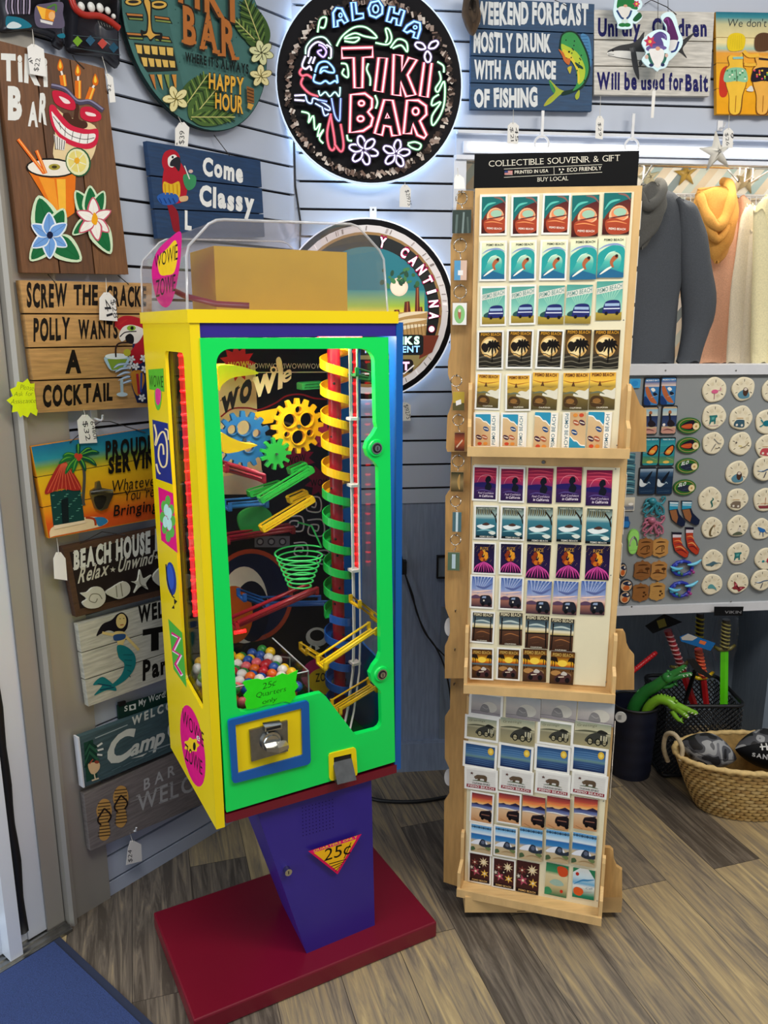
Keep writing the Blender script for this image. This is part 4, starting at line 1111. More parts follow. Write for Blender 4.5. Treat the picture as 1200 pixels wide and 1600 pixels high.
def d_carriage(w):
    w.fade(0, 0, 1, 1, [(0, '#8c9480'), (.35, '#c8c09c'), (.5, '#8a8468'), (1, '#a49870')]); w.line([(0, .4), (.4, .34), (1, .38)], .08, '#5c5c48', taper=True); w.text('Greetings', (.06, .2), (.6, .14), .1, '#6a6850', 0, .2)
    w.blob([(.3, .76), (.4, .5), (.62, .36), (.86, .4), (.92, .78), (.6, .82)], '#3a3a34'); w.blob([(.62, .36), (.72, .24), (.9, .32), (.86, .4)], '#24241f')
    for x, r in ((.44, .13), (.66, .13), (.84, .11)): w.oval(x, .74, r * .65, r * 1.15, '#17170f'); w.oval(x, .74, r * .42, r * .8, '#a49a78'); w.line([(x - r * .5, .74), (x + r * .5, .74)], .02, '#17170f')
    for x in (.72, .8, .86): w.rect(x, .46, x + .04, .66, '#c4bc9c')
def d_nightsea(w):
    w.fade(0, 0, 1, 1, [(0, '#2a4a74'), (.4, '#44709c'), (.55, '#6a8c88'), (.65, '#34507c'), (1, '#1c2a50')])
    for k in range(4): w.line([(0, .2 + k * .1), (.5, .17 + k * .1), (1, .22 + k * .09)], .03, '#5f86ae', taper=True)
    for k in range(3): w.line([(.05, .72 + k * .09), (.5, .7 + k * .09), (.95, .74 + k * .08)], .03, '#4a6c94', taper=True)
    w.oval(.86, .22, .1, .17, '#e0b43a'); w.oval(.86, .22, .055, .09, '#f2d462')
def d_bear(w):
    w.rect(0, 0, 1, 1, '#dcd8d0'); 
    for k in range(6): w.line([(0, .1 + k * .12), (.5, .07 + k * .12), (1, .12 + k * .12)], .012, '#c8c4bc', taper=True)
    w.blob([(.3, .5), (.28, .38), (.36, .26), (.5, .24), (.62, .24), (.7, .32), (.7, .52), (.66, .58), (.6, .56), (.6, .46), (.48, .46), (.46, .58), (.38, .58), (.38, .48), (.34, .5)], '#5c4a38'); w.line([(.36, .34), (.6, .3)], .05, '#86705a', taper=True); w.oval(.31, .4, .05, .07, '#6a5644')
    w.line([(.2, .6), (.5, .57), (.8, .62)], .05, '#4a5a38', taper=True); w.poly([(.18, .12), (.2, .18), (.24, .18), (.21, .22), (.22, .28), (.18, .24), (.14, .28), (.15, .22), (.12, .18), (.16, .18)], '#5a3a34')
    w.text('CALIFORNIA REPUBLIC', (.2, .78), (.82, .78), .09, '#4a4440', .01); w.rect(0, .83, 1, 1, '#93303c'); w.text('PISMO BEACH', (.05, .97), (.95, .97), .11, '#e4d8d0', .03)
def d_jeep(w):
    w.fade(0, 0, 1, 1, [(0, '#6a2c34'), (.15, '#b84a3c'), (.3, '#f0a456'), (.36, '#e8c08c'), (.37, '#3c3c6a'), (.48, '#6a78a8'), (.55, '#d8b48c'), (1, '#c48c5c')])
    w.line([(0, .2), (.5, .24), (1, .16)], .04, '#e87a4c', taper=True); w.poly([(.5, .38), (.8, .28), (1, .34), (1, .4)], '#2c2440'); w.poly([(0, .38), (.25, .33), (.4, .38)], '#2c2440'); w.line([(0, .52), (.4, .5), (1, .56)], .03, '#f0efe6', taper=True)
    w.blob([(.4, .78), (.44, .64), (.6, .58), (.96, .58), (1, .8), (.9, .9), (.5, .84)], '#1c1418'); w.line([(.46, .62), (.96, .54)], .03, '#3c2c34', False); w.oval(.56, .84, .08, .07, '#0c080c'); w.oval(.92, .88, .08, .07, '#0c080c'); w.line([(.5, .72), (.9, .72)], .03, '#8c5c4c', False)
    w.line([(.1, .9), (.4, .98)], .06, '#7c4c2c', taper=True)
def d_dune(w):
    w.fade(0, 0, 1, 1, [(0, '#5c9cd0'), (.15, '#8cc0e4'), (.3, '#dce8ec'), (.34, '#2c6cac'), (.5, '#3c84bc'), (.58, '#c8b490'), (1, '#bca47c')])
    for k in range(9): w.oval(.06 + k * .11, .08, .06, .04, '#30506c' if k % 2 else '#4a6c84')
    w.blob([(0, .7), (.2, .56), (.5, .5), (.75, .56), (.8, .66), (.4, .7)], '#e2e4ea'); w.blob([(.4, .68), (.52, .5), (.7, .52), (.76, .66), (1, .6), (1, .72), (.7, .76), (.5, .74)], '#2c3440'); w.oval(.6, .6, .09, .07, '#5c6478')
    w.blob([(0, .84), (.14, .8), (.22, .9), (0, .96)], '#4a6040'); w.line([(.3, .9), (.6, .84), (1, .9)], .03, '#a08458', taper=True); w.blob([(.7, .78), (.9, .74), (1, .8), (.9, .86)], '#6c7c4c')
def d_flowers(w):
    w.rect(0, 0, 1, 1, '#40201e')
    for x, y, r, c1, n in ((.25, .3, .2, '#7c3c34', 6), (.7, .25, .26, '#e2cca0', 9), (.3, .62, .26, '#a84a5c', 5), (.75, .66, .22, '#e0b04c', 6), (.5, .45, .16, '#141214', 5), (.1, .5, .12, '#c0b8ac', 5)):
        w.poly([(x + (r if k % 2 else r * .4) * math.cos(math.pi * k / n), y + (r if k % 2 else r * .4) * .72 * math.sin(math.pi * k / n)) for k in range(2 * n)], c1); w.oval(x, y, r * .22, r * .16, '#e8d8b8')
    w.rect(0, .88, 1, 1, '#1c1012'); w.text('PISMO BEACH', (.12, .97), (.88, .97), .06, '#d8b070', .02)
def d_poppy(w):
    w.fade(0, 0, 1, 1, [(0, '#2c7850'), (.25, '#3c8c5c'), (.35, '#d8c89c'), (.7, '#c8b484'), (1, '#2c6c48')])
    w.blob([(.5, .1), (.7, .04), (.95, .1), (.98, .28), (.8, .36), (.6, .32)], '#cc4c24'); w.blob([(.2, .6), (.4, .48), (.7, .5), (.84, .62), (.5, .68)], '#9cb8a8'); w.oval(.76, .82, .07, .055, '#c8341c'); w.blob([(0, .8), (.2, .76), (.34, .9), (.1, 1), (0, 1)], '#3c8c5c')
def d_poppy2(w):
    w.fade(0, 0, 1, 1, [(0, '#dcdcd4'), (.3, '#c8dce4'), (.5, '#6cacd0'), (.6, '#e4e4dc'), (.9, '#2c8464'), (1, '#206c50')])
    w.poly([(0, 0), (.3, 0), (0, .16)], '#2c7850'); w.poly([(.7, 0), (1, 0), (1, .3)], '#2c7850'); w.oval(.2, .2, .08, .06, '#b83024'); w.line([(.05, .56), (.4, .4), (.7, .36), (1, .3)], .06, '#3c84b4', taper=True)
    w.blob([(.05, .72), (.2, .64), (.44, .68), (.5, .8), (.35, .92), (.1, .88)], '#d85a24'); w.text('Cali', (.6, .66), (.9, .64), .06, '#3c6c8c', 0, .2); w.line([(.5, .78), (.9, .74)], .03, '#c04c7c', taper=True)

T1, T2, T3 = (690, 220, .3125), (690, 700, .26667), (690, 1060, .26667)
ROWS = [  # tier, view, row word, picture words, design, [x0, y0, x1, y1, white border]
 (0, T1, 'top row', 'sunset inside a curling wave', d_tunnel, [(190, 270, 328, 474, 1), (347, 272, 487, 474, 1), (500, 264, 645, 470, 1), (650, 272, 785, 480, 0), (808, 260, 942, 470, 0)]),
 (0, T1, 'second row', 'surfer riding a teal wave', d_surfer, [(190, 500, 325, 702, 1), (340, 500, 472, 698, 1), (492, 497, 627, 696, 1), (642, 494, 775, 695, 0), (783, 483, 912, 685, 0)]),
 (0, T1, 'third row', 'blue van on green field', d_van, [(193, 727, 325, 927, 1), (335, 724, 476, 917, 1), (484, 724, 612, 918, 0), (618, 722, 753, 913, 0), (773, 705, 902, 895, 0)]),
 (0, T1, 'fourth row', 'black palm against a full moon', d_palm, [(177, 948, 310, 1144, 1), (320, 946, 461, 1137, 1), (473, 948, 608, 1136, 1), (615, 945, 745, 1138, 0), (755, 948, 890, 1138, 0)]),
 (0, T1, 'fifth row', 'golden sky over dunes', d_sunhill, [(168, 1160, 295, 1345, 1), (318, 1168, 448, 1348, 1), (452, 1160, 580, 1345, 0), (604, 1162, 736, 1346, 0), (738, 1158, 868, 1345, 0)]),
 (0, T1, 'bottom row', 'beach umbrellas beside blue surf', d_shore, [(160, 1358, 288, 1535, 1), (302, 1358, 418, 1538, 1), (462, 1358, 578, 1543, 0), (600, 1360, 722, 1540, 2), (727, 1358, 848, 1540, 0)]),
 (1, T2, 'top row', 'dark mermaid under a crimson sky', d_mermaid, [(180, 104, 330, 310, 1), (334, 114, 490, 318, 1), (503, 118, 650, 325, 0), (673, 112, 818, 320, 0), (848, 130, 995, 338, 0)]),
 (1, T2, 'second row', 'white boat on green water', d_shark, [(190, 336, 334, 535, 1), (345, 342, 487, 540, 1), (503, 347, 648, 550, 0), (676, 345, 822, 550, 0), (848, 355, 993, 562, 0)]),
 (1, T2, 'third row', 'orange tree with magenta roots', d_tree, [(180, 553, 318, 740, 1), (337, 553, 474, 742, 1), (497, 566, 635, 765, 0), (672, 563, 815, 767, 0), (836, 573, 990, 773, 0)]),
 (1, T2, 'fourth row', 'truck under pink dusk', d_beachday, [(166, 745, 308, 940, 1), (333, 755, 482, 948, 1), (498, 778, 640, 973, 0), (648, 778, 800, 980, 0), (815, 780, 958, 978, 0)]),
 (1, T2, 'fifth row', 'brown beach under a pier', d_window, [(170, 957, 310, 1143, 1), (338, 965, 472, 1155, 0), (488, 980, 628, 1178, 0), (635, 995, 772, 1195, 0)]),
 (1, T2, 'bottom row', 'old car in a golden sunset', d_roadster, [(167, 1170, 305, 1358, 1), (320, 1172, 463, 1360, 1), (475, 1178, 614, 1370, 0), (637, 1192, 775, 1385, 0)]),
 (2, T3, 'top row', 'pale grey rock and moon', d_rock, [(160, 85, 360, 225, 1), (376, 108, 580, 240, 0), (582, 110, 790, 245, 0), (798, 135, 1010, 275, 0)]),
 (2, T3, 'second row', 'old car on a sepia beach', d_carriage, [(135, 222, 335, 365, 1), (343, 240, 545, 382, 0), (562, 252, 772, 390, 1), (778, 262, 990, 405, 0)]),
 (2, T3, 'third row', 'night sea under yellow moon', d_nightsea, [(125, 378, 325, 528, 1), (332, 388, 535, 540, 1), (545, 395, 752, 550, 1), (762, 402, 968, 555, 1)]),
 (2, T3, 'fourth row', 'brown bear over a red stripe', d_bear, [(133, 527, 330, 657, 1), (340, 533, 535, 670, 1), (548, 545, 755, 690, 1), (763, 558, 968, 692, 1)]),
 (2, T3, 'fifth row', 'dark jeep on orange sand', d_jeep, [(165, 668, 305, 850, 1), (322, 672, 467, 850, 1), (472, 690, 605, 875, 0), (615, 697, 747, 882, 0), (776, 702, 910, 886, 0)]),
 (2, T3, 'sixth row', 'white dunes by blue sea', d_dune, [(163, 852, 300, 1030, 1), (305, 865, 442, 1047, 1), (456, 880, 590, 1065, 0), (612, 890, 745, 1080, 0), (767, 915, 900, 1093, 0)]),
 (2, T3, 'bottom row', 'starfish and flowers on dark red', d_flowers, [(155, 1048, 290, 1225, 1), (298, 1062, 430, 1237, 1), (437, 1075, 570, 1258, 0)]),
 (2, T3, 'bottom row', 'orange poppies on green', d_poppy, [(607, 1087, 738, 1275, 0)]),
 (2, T3, 'bottom row', 'poppy and blue wave', d_poppy2, [(767, 1115, 897, 1290, 0)])]
ORD = ['leftmost', 'second from left', 'middle', 'second from right', 'rightmost']
ORD4 = ['leftmost', 'second from left', 'second from right', 'rightmost']
TN = ['upper', 'middle', 'lower']
for ti, (ox, oy, k), roww, words, fn, cards in ROWS:
    P = RT[ti]; protos = {}
    big = max(range(len(cards)), key=lambda i: cards[i][2] - cards[i][0])
    for i, (x0, y0, x1, y1, brd) in enumerate(cards):
        lift_ = .004 + .0011 * (i % 2) + .0009 * (ROWS.index((ti, (ox, oy, k), roww, words, fn, cards)) % 6 if ti == 2 else ROWS.index((ti, (ox, oy, k), roww, words, fn, cards)) % 2)
        X, Y = ox + (x0 + x1) / 2 * k, oy + (y0 + y1) / 2 * k
        c = P.px(X, Y, lift_)
        l_, r_ = P.px(ox + x0 * k, Y, lift_), P.px(ox + x1 * k, Y, lift_); t_, b_ = P.px(X, oy + y0 * k, lift_), P.px(X, oy + y1 * k, lift_)
        cw, chh = r_[0] - l_[0], t_[1] - b_[1]
        if roww == 'bottom row': c = (c[0], max(c[1], TRAYZ[ti] + .007 + chh / 2))
        key = 1 if brd == 1 else 0
        M_ = P.M @ Matrix.Translation((c[0], -lift_, c[1])) @ Matrix.Rotation(math.radians(random.uniform(-1.2, 1.2)) + (math.pi if brd == 2 else 0), 4, 'Y')
        if key not in protos:
            w = MB(WORLD); w.use('ink', '#ece9e0')
            w.box(-cw / 2, cw / 2, -.0008, 0, -chh / 2, chh / 2)
            bx = .07 if key else 0.0
            w.d = .0008; w.fit(-cw / 2 + bx * cw, chh / 2 - bx * cw, cw * (1 - 2 * bx), chh - 2 * bx * cw); fn(w)
            o = protos[key] = w.build('postcard')
        else:
            o = protos[key].copy(); COL.objects.link(o)
        o.matrix_world = M_
        n = len(cards); wd = ORD[i] if n == 5 else ORD4[i] if n == 4 else ('leftmost', 'second', 'third')[i] if n == 3 else ''
        edge = 'white-bordered ' if brd == 1 else ''
        if n == 1: t = 'card of %s in the bottom row, lower rack panel' % words
        else: t = '%s card of %s, %s, %s rack panel' % (wd, words, roww, TN[ti])
        tag(o, t, 'postcard', 'cards of %s' % words)
# cards on the right-hand faces, seen on edge
for ti, ys in ((0, [(318, 362), (372, 418), (426, 474), (480, 524), (528, 572)]), (1, [(738, 775), (790, 830), (845, 885), (900, 940)]), (2, [(1140, 1180), (1190, 1240)])):
    P = RT[ti]; pp = [P.px(*p) for p in specs[ti][0]]; xr = (pp[1][0] + pp[2][0]) / 2
    for n, (a, b2) in enumerate(ys):
        za, zc = P.px(985, a, -.05)[1], P.px(985, b2, -.05)[1]
        w = MB(P); w.use('ink', '#e9e6dd'); w.box(xr + .003, xr + .0045, .015, .085, zc, za)
        solo('postcard', w, 'card seen edge-on right of the %s rack panel, %s from top' % (TN[ti], ['first', 'second', 'third', 'fourth', 'fifth'][n]), 'postcard', xr + .003, .05, zc, 'cards on the right side of the rack')
# key rings on the left wing
def keyring(ti, rx, ry, rr, x0, y0, x1, y1, label, paint):
    P = RT[ti]; d = -.004
    c = P.px(rx, ry, d); a = P.px(x0, y0, d); b2 = P.px(x1, y1, d); r = rr * 1.9 / 1250
    t = thing('keychain', label, 'keychain', P, (a[0] + b2[0]) / 2, -d, b2[1], 'keychains on the left side of the rack')
    w = MB(P); w.use('chrome'); n = 24
    w.tube([(c[0] + r * math.cos(2 * math.pi * k / n), -d - .003 + .003 * math.sin(k), c[1] + r * math.sin(2 * math.pi * k / n)) for k in range(n)], .0011, 6, True, True)
    w.build('split_ring', t)
    w = MB(P); w.use('chrome'); m_ = ((a[0] + b2[0]) / 2, -d, a[1]); w.tube([(c[0], -d, c[1] - r), (c[0] + .001, -d - .002, (c[1] - r + a[1]) / 2), m_], .001, 6); w.build('chain', t)
    w = MB(P); w.use('clear_plastic'); w.slab(rrect(a[0], b2[1], b2[0], a[1], .003), -d - .003, -d + .003); w.build('acrylic_frame', t)
    w = MB(P); w.use('ink', '#eeebe2'); ix = (b2[0] - a[0]) * .09
    w.box(a[0] + ix, b2[0] - ix, -d - .0034, -d - .0031, b2[1] + ix, a[1] - ix); w.d = d + .0035; w.fit(a[0] + ix, a[1] - ix, b2[0] - a[0] - 2 * ix, a[1] - b2[1] - 2 * ix); paint(w); w.build('picture', t)
    w = MB(P); w.use('steel'); w.tube([(c[0] + .001, .02, c[1] + r * .9), (c[0] + .001, -d - .004, c[1] + r * .8), (c[0] + .001, -d - .006, c[1] + r + .003)], .0012, 6)
    solo('hook', w, 'small wire hook holding the ' + ' '.join(label.split(',')[0].split()[:9]), 'hook', c[0], .02, c[1] + r * .9, 'keychain hooks')
keyring(0, 721, 310, 8, 704, 325, 739, 368, 'keychain with dark green forest picture, topmost on the rack', lambda w: (w.rect(0, 0, 1, 1, '#39443f'), w.line([(.2, 1), (.25, .2)], .12, '#5f6f6a', False), w.line([(.55, 1), (.6, .1)], .1, '#7c8a86', False), w.line([(.85, 1), (.8, .3)], .1, '#55625c', False)))
keyring(0, 719, 384, 9, 708, 405, 731, 440, 'keychain with blue and peach picture and a white sticker', lambda w: (w.rect(0, 0, .5, 1, '#5c9cc4'), w.rect(.5, 0, 1, 1, '#d8b8a4'), w.rect(.3, .5, .7, .75, '#eceae6')))
keyring(0, 719, 456, 9, 705, 471, 731, 510, 'keychain with a bird on a green oval', lambda w: (w.rect(0, 0, 1, 1, '#ecebe4'), w.oval(.5, .52, .38, .42, '#8cc47c'), w.blob([(.4, .3), (.6, .4), (.55, .75), (.4, .6)], '#b06a54'), w.oval(.5, .35, .1, .08, '#e8d8c8')))
keyring(0, 713, 595, 8, 706, 610, 727, 643, 'keychain with yellow picture and a small tag', lambda w: (w.rect(0, 0, 1, 1, '#b49a3c'), w.rect(0, .6, 1, 1, '#5a5434'), w.poly([(.25, .5), (.7, .4), (.75, .65), (.3, .75)], '#e8e6e0')))
keyring(0, 716, 656, 8, 709, 674, 727, 706, 'keychain with dark red sunset picture', lambda w: (w.fade(0, 0, 1, 1, [(0, '#4a2c28'), (.5, '#b85a34'), (1, '#3a2420')]), w.line([(.2, .8), (.8, .4)], .1, '#e8c8a8', False)))
keyring(1, 716, 720, 9, 703, 735, 726, 770, 'keychain with brown picture of a bear cub', lambda w: (w.fade(0, 0, 1, 1, [(0, '#28301f'), (.5, '#9c8458'), (1, '#40341c')]), w.line([(.7, .1), (.6, .5), (.7, .9)], .2, '#c09858', taper=True)))
keyring(1, 712, 783, 8, 706, 798, 722, 832, 'keychain with narrow teal waterfall picture', lambda w: (w.rect(0, 0, 1, 1, '#4a6a70'), w.line([(.5, 0), (.5, 1)], .25, '#c8d8dc', False)))
keyring(1, 712, 843, 8, 698, 860, 720, 893, 'keychain with a pale waterfall picture, lowest on the rack', lambda w: (w.rect(0, 0, 1, 1, '#566c54'), w.line([(.5, .1), (.5, .9)], .3, '#b8ccd4', False)))
for n, (ti, x, y) in enumerate(((1, 712, 953), (1, 711, 1013), (2, 711, 1067))):
    q = RT[ti].px(x, y, -.02); w = MB(RT[ti]); w.use('steel'); w.tube([(q[0], .0195, q[1]), (q[0], .006, q[1]), (q[0], .004, q[1] + .006)], .0014, 6)
    solo('hook', w, 'empty key hook on the left board of the rack, %s' % ['topmost of three', 'middle of three', 'lowest of three'][n], 'hook', q[0], .02, q[1], 'empty hooks')
for n, (ti, x, y) in enumerate(((1, 702, 980), (2, 701, 1215), (2, 701, 1310))):
    P = RT[ti]; q = P.px(x, y, -.04); w = MB(P); w.use('gloss', '#e8e8e6'); w.slab(ring(q[0], q[1], .012, .024, 20), .04, .043)
    solo('sticker', w, 'white oval sticker edge behind the left board of the rack, %s' % ['topmost', 'second', 'lowest'][n], 'sticker', q[0], .04, q[1], 'oval stickers on the left face')
# ================================================================ signs on the walls
plain('string', '#d8d4c8', .9); plain('twine', '#2c2622', .9); plain('tag_paper', '#ece9e2', .7, 0, .02); plain('hook_white', '#e4e4e4', .4)
C1, C2, C3, C4, C5 = (0, 0, .35), (0, 420, .2875), (0, 820, .3625), (420, 0, .26667), (700, 0, .41667)
D8, E3, E4, E7, E8 = (0, 1100, .3125), (0, 0, .18333), (560, 330, .2188), (0, 400, .3747), (940, 0, .21667)
G1, G2, G3, G4, G5, G6 = (700, 0, .21667), (180, 0, .20833), (1080, 570, .125), (1080, 740, .125), (965, 570, .125), (965, 760, .11558)
def cpx(plane, src, p, d):
    return plane.px(src[0] + p[0] * src[2], src[1] + p[1] * src[2], d)
def sign(name, label, plane, src, corners, d, th, mat, col, cuts=(), vert=False, cat='sign', group=None, gapw=.0016, cols=None):
    q = [cpx(plane, src, p, d) for p in corners]
    L = lambda a, b2, t: (a[0] + (b2[0] - a[0]) * t, a[1] + (b2[1] - a[1]) * t)
    cx = sum(p[0] for p in q) / 4; cz = min(p[1] for p in q)
    t = thing(name, label, cat, plane, cx, -d + th, cz, group)
    w = MB(plane); cs = [0] + list(cuts) + [1]
    H = abs(q[3][1] - q[0][1]) if not vert else abs(q[1][0] - q[0][0])
    for i in range(len(cs) - 1):
        a = cs[i] + (gapw / H if i else 0); b2 = cs[i + 1] - (gapw / H if i < len(cs) - 2 else 0)
        w.use(mat, cols[i] if cols else col)
        if vert: pts = [L(q[0], q[1], a), L(q[0], q[1], b2), L(q[3], q[2], b2), L(q[3], q[2], a)]
        else: pts = [L(q[0], q[3], a), L(q[1], q[2], a), L(q[1], q[2], b2), L(q[0], q[3], b2)]
        w.slab(pts, -d, -d + th)
    w.use('groove'); m = [L(q[0], q[2], .02), L(q[1], q[3], .02), L(q[2], q[0], .02), L(q[3], q[1], .02)]
    if cuts: w.slab(m, -d + th * .6, -d + th - .0005)
    bd = w.build('board', t)
    A = MB(plane, d); A.src(*src)
    return t, A
def art(A, name, t, label=None, d=None):
    o = A.build(name, t)
    if label: o['label'] = label
    B = MB(A.p, A.d); B.map = A.map; B.layer = A.layer + 2
    return B
def wire(plane, src, pts, d, t, mat='twine', r=.0011, name='twine'):
    w = MB(plane); w.use(mat); P = []
    for p in pts:
        q = cpx(plane, src, p, d if len(p) < 3 else p[2]); P.append((q[0], -(d if len(p) < 3 else p[2]), q[1]))
    w.tube(P, r, 6); w.build(name, t)
def price_tag(label, plane, src, top, pts, d, lines, col='tag_paper'):
    """paper tag: outline traced clockwise from the string hole end; string runs up to top"""
    q = [cpx(plane, src, p, d) for p in pts]
    cx = sum(p[0] for p in q) / len(q); cz = min(p[1] for p in q)
    t = thing('price_tag', label, 'price tag', plane, cx, -d, cz, 'paper price tags')
    w = MB(plane); w.use(col); w.slab(q, -d - .0004, -d + .0004); w.build('paper', t)
    hx = ((pts[0][0] + pts[1][0]) / 2, (pts[0][1] + pts[1][1]) / 2)
    hole = (hx[0] * .86 + sum(p[0] for p in pts) / len(pts) * .14, hx[1] * .86 + sum(p[1] for p in pts) / len(pts) * .14)
    A = MB(plane, d + .0005); A.src(*src); A.oval(hole[0], hole[1], 2.2 * .26 / src[2], None, '#8a8478', 0, 10)
    for s_, p0, p1, h in lines: A.text(s_, p0, p1, h, '#2a2a30', -.005, 0, .1, upright=False)
    A.build('handwriting', t)
    wire(plane, src, [top, ((top[0] + hole[0]) / 2 + 1, (top[1] + hole[1]) / 2), hole], d + .001, t, 'string', .0007, 'string')
    return t
def wall_hook(plane, src, p, label, d=.03, mat='hook_white'):
    q = cpx(plane, src, p, d); w = MB(plane); w.use(mat)
    w.box(q[0] - .008, q[0] + .008, -.004, -.0005, q[1] - .004, q[1] + .024)
    w.tube([(q[0], -.003, q[1] + .004), (q[0], -d, q[1]), (q[0], -d - .008, q[1] + .004), (q[0], -d - .010, q[1] + .014)], .0028, 8)
    solo('wall_hook', w, label, 'hook', q[0], 0, q[1], 'hooks on the slat wall')

# --- tall brown plank sign with a cocktail and a grinning tiki cup
t, A = sign('plank_sign', 'tall brown plank sign with tiki cup, cocktail and flowers, upper left wall', LW, C1, [(-20, 177), (466, 306), (574, 1225), (100, 1217)], .03, .018, 'woodv', '#6a4526', (.33, .66), True, cols=['#6b4425', '#5c3a20', '#734b29'])
for x, y in ((1, 1),):
    A.text('TiKi', (5, 345), (212, 378), (105, 120), '#e4e3dc', .05, 0, .12); A.text('B', (35, 525), (98, 528), 130, '#e4e3dc', .06); A.text('AR', (125, 552), (212, 552), (85, 130), '#e4e3dc', .05, 0, .15)
A = art(A, 'lettering', t, 'white brush lettering')
for (bx, by), (tx, ty), fx, fy in (((285, 385), (278, 335), 268, 292), ((348, 440), (348, 360), 346, 315), ((392, 448), (412, 392), 424, 357)):
    A.line([(bx, by), (tx, ty)], 28, '#e0701c', False); A.line([(bx + 6, by), (tx + 6, ty)], 8, '#f6c04a', False); A.line([(tx, ty), (fx + 2, fy + 15)], 9, '#f0e6d8', False)
    A.blob([(fx, fy - 28), (fx + 14, fy + 4), (fx + 8, fy + 24), (fx - 8, fy + 22), (fx - 12, fy + 2)], '#d86a14'); A.blob([(fx, fy - 20), (fx + 7, fy + 5), (fx, fy + 14), (fx - 6, fy + 4)], '#f8c83c')
A.blob([(235, 480), (300, 520), (420, 560), (430, 640), (400, 720), (330, 760), (240, 705), (245, 600)], '#e8cf9e')
A.line([(228, 382), (290, 400), (345, 455), (400, 455), (460, 495)], 22, '#4c4458'); A.line([(228, 378), (290, 396), (345, 449), (400, 449), (458, 488)], 7, '#8c86a0')
A.blob([(236, 405), (290, 415), (330, 450), (335, 485), (310, 492), (255, 470), (236, 440)], '#c81e3c'); A.blob([(262, 430), (300, 445), (312, 462), (285, 460)], '#f2dcd8')
A.blob([(365, 480), (405, 478), (445, 505), (447, 535), (405, 545), (365, 530), (356, 505)], '#c81e3c'); A.blob([(380, 500), (420, 508), (425, 520), (390, 516)], '#f2dcd8')
A.blob([(340, 465), (352, 480), (350, 530), (385, 545), (385, 570), (340, 575), (290, 545), (280, 510), (305, 505), (325, 530)], '#4a2a1c')
A.blob([(218, 480), (240, 470), (270, 510), (320, 560), (390, 578), (435, 578), (432, 640), (395, 665), (330, 655), (270, 620), (230, 560)], '#d02442')
A.blob([(228, 500), (248, 520), (300, 575), (370, 598), (422, 598), (415, 630), (370, 642), (300, 618), (250, 575)], '#f0ece4')
for a, b2 in (((262, 545), (270, 578)), ((290, 570), (288, 608)), ((325, 585), (318, 625)), ((360, 596), (352, 638)), ((393, 598), (388, 640))): A.line([a, b2], 2.5, '#3c2430', False)
A.line([(235, 520), (300, 596), (370, 622), (420, 615)], 2.5, '#3c2430')
A.poly([(238, 600), (292, 630), (285, 672), (245, 665)], '#ece6dc')
for k in range(5): A.line([(242 + 11 * k, 605 + 6 * k), (246 + 9 * k, 668)], 3, '#2a2428', False)
A = art(A, 'painted_tiki_cup', t, 'painted grinning tiki cup with candles')
A.poly([(122, 760), (336, 770), (330, 950), (300, 972), (235, 945)], '#e6761a'); A.poly([(170, 790), (240, 800), (260, 940), (238, 945)], '#f29a2c'); A.poly([(250, 800), (290, 800), (292, 960), (262, 950)], '#f6b83a')
A.oval(225, 750, 112, 44, '#1c1814', .04); A.oval(225, 750, 104, 36, '#efe6d6', .04); A.oval(240, 746, 26, 14, '#a89a3c'); A.oval(240, 746, 12, 7, '#40381c')
A.line([(78, 622), (195, 775)], 15, '#e8681c', False); A.line([(80, 622), (196, 774)], 5, '#f8b060', False); A.line([(160, 672), (202, 775)], 15, '#e8681c', False); A.line([(162, 672), (203, 774)], 5, '#f8b060', False)
A.oval(346, 724, 56, 66, '#2a5c3a', -.3); A.oval(344, 724, 50, 60, '#e8e6b4', -.3); A.oval(342, 722, 40, 49, '#e6d67a', -.3)
for k in range(6):
    r = k * math.pi / 3 + .3; A.line([(340, 720), (340 + 42 * math.cos(r), 720 + 52 * math.sin(r))], 4, '#f0ecd0', False)
A.oval(340, 718, 12, 14, '#e8a828')
A = art(A, 'painted_cocktail', t, 'painted orange cocktail with lime wheel')
LEAF = lambda A, a, b2, wd, c1, c2: (A.blob([a, ((a[0] * .6 + b2[0] * .4) + (b2[1] - a[1]) * wd, (a[1] * .6 + b2[1] * .4) - (b2[0] - a[0]) * wd), b2, ((a[0] * .6 + b2[0] * .4) - (b2[1] - a[1]) * wd, (a[1] * .6 + b2[1] * .4) + (b2[0] - a[0]) * wd)], c1), A.line([a, b2], 6, c2, False, taper=True))
for b2 in ((168, 872), (282, 930), (130, 1165), (360, 1165), (225, 1085)): LEAF(A, (222, 1060), b2, .34, '#cfe4c0', '#0c3a22'); LEAF(A, (222, 1058), (b2[0] * .93 + 222 * .07, b2[1] * .93 + 1058 * .07), .27, '#17693a', '#0c3a22')
for k in range(6):
    r = k * math.pi / 3 + .5; LEAF(A, (215, 1052), (215 + 92 * math.cos(r), 1052 + 105 * math.sin(r)), .32, '#e6eef6', '#3c5c9c'); LEAF(A, (215, 1052), (215 + 86 * math.cos(r), 1052 + 98 * math.sin(r)), .26, '#6f9fdc', '#20306c')
A.oval(217, 1050, 14, 16, '#141c3c')
for b2 in ((330, 850), (395, 828), (458, 852), (316, 1050), (488, 1135)): LEAF(A, (405, 975), b2, .28, '#cfe4c0', '#0c3a22'); LEAF(A, (405, 975), (b2[0] * .93 + 405 * .07, b2[1] * .93 + 975 * .07), .22, '#17693a', '#0c3a22')
for r in (-1.62, -.4, .62, 1.35, 2.5, 3.5): LEAF(A, (412, 980), (412 + 84 * math.cos(r), 980 + 100 * math.sin(r)), .3, '#c8586c', '#f0c0c4'); LEAF(A, (412, 980), (412 + 78 * math.cos(r), 980 + 93 * math.sin(r)), .24, '#f3efe6', '#e4d0c0')
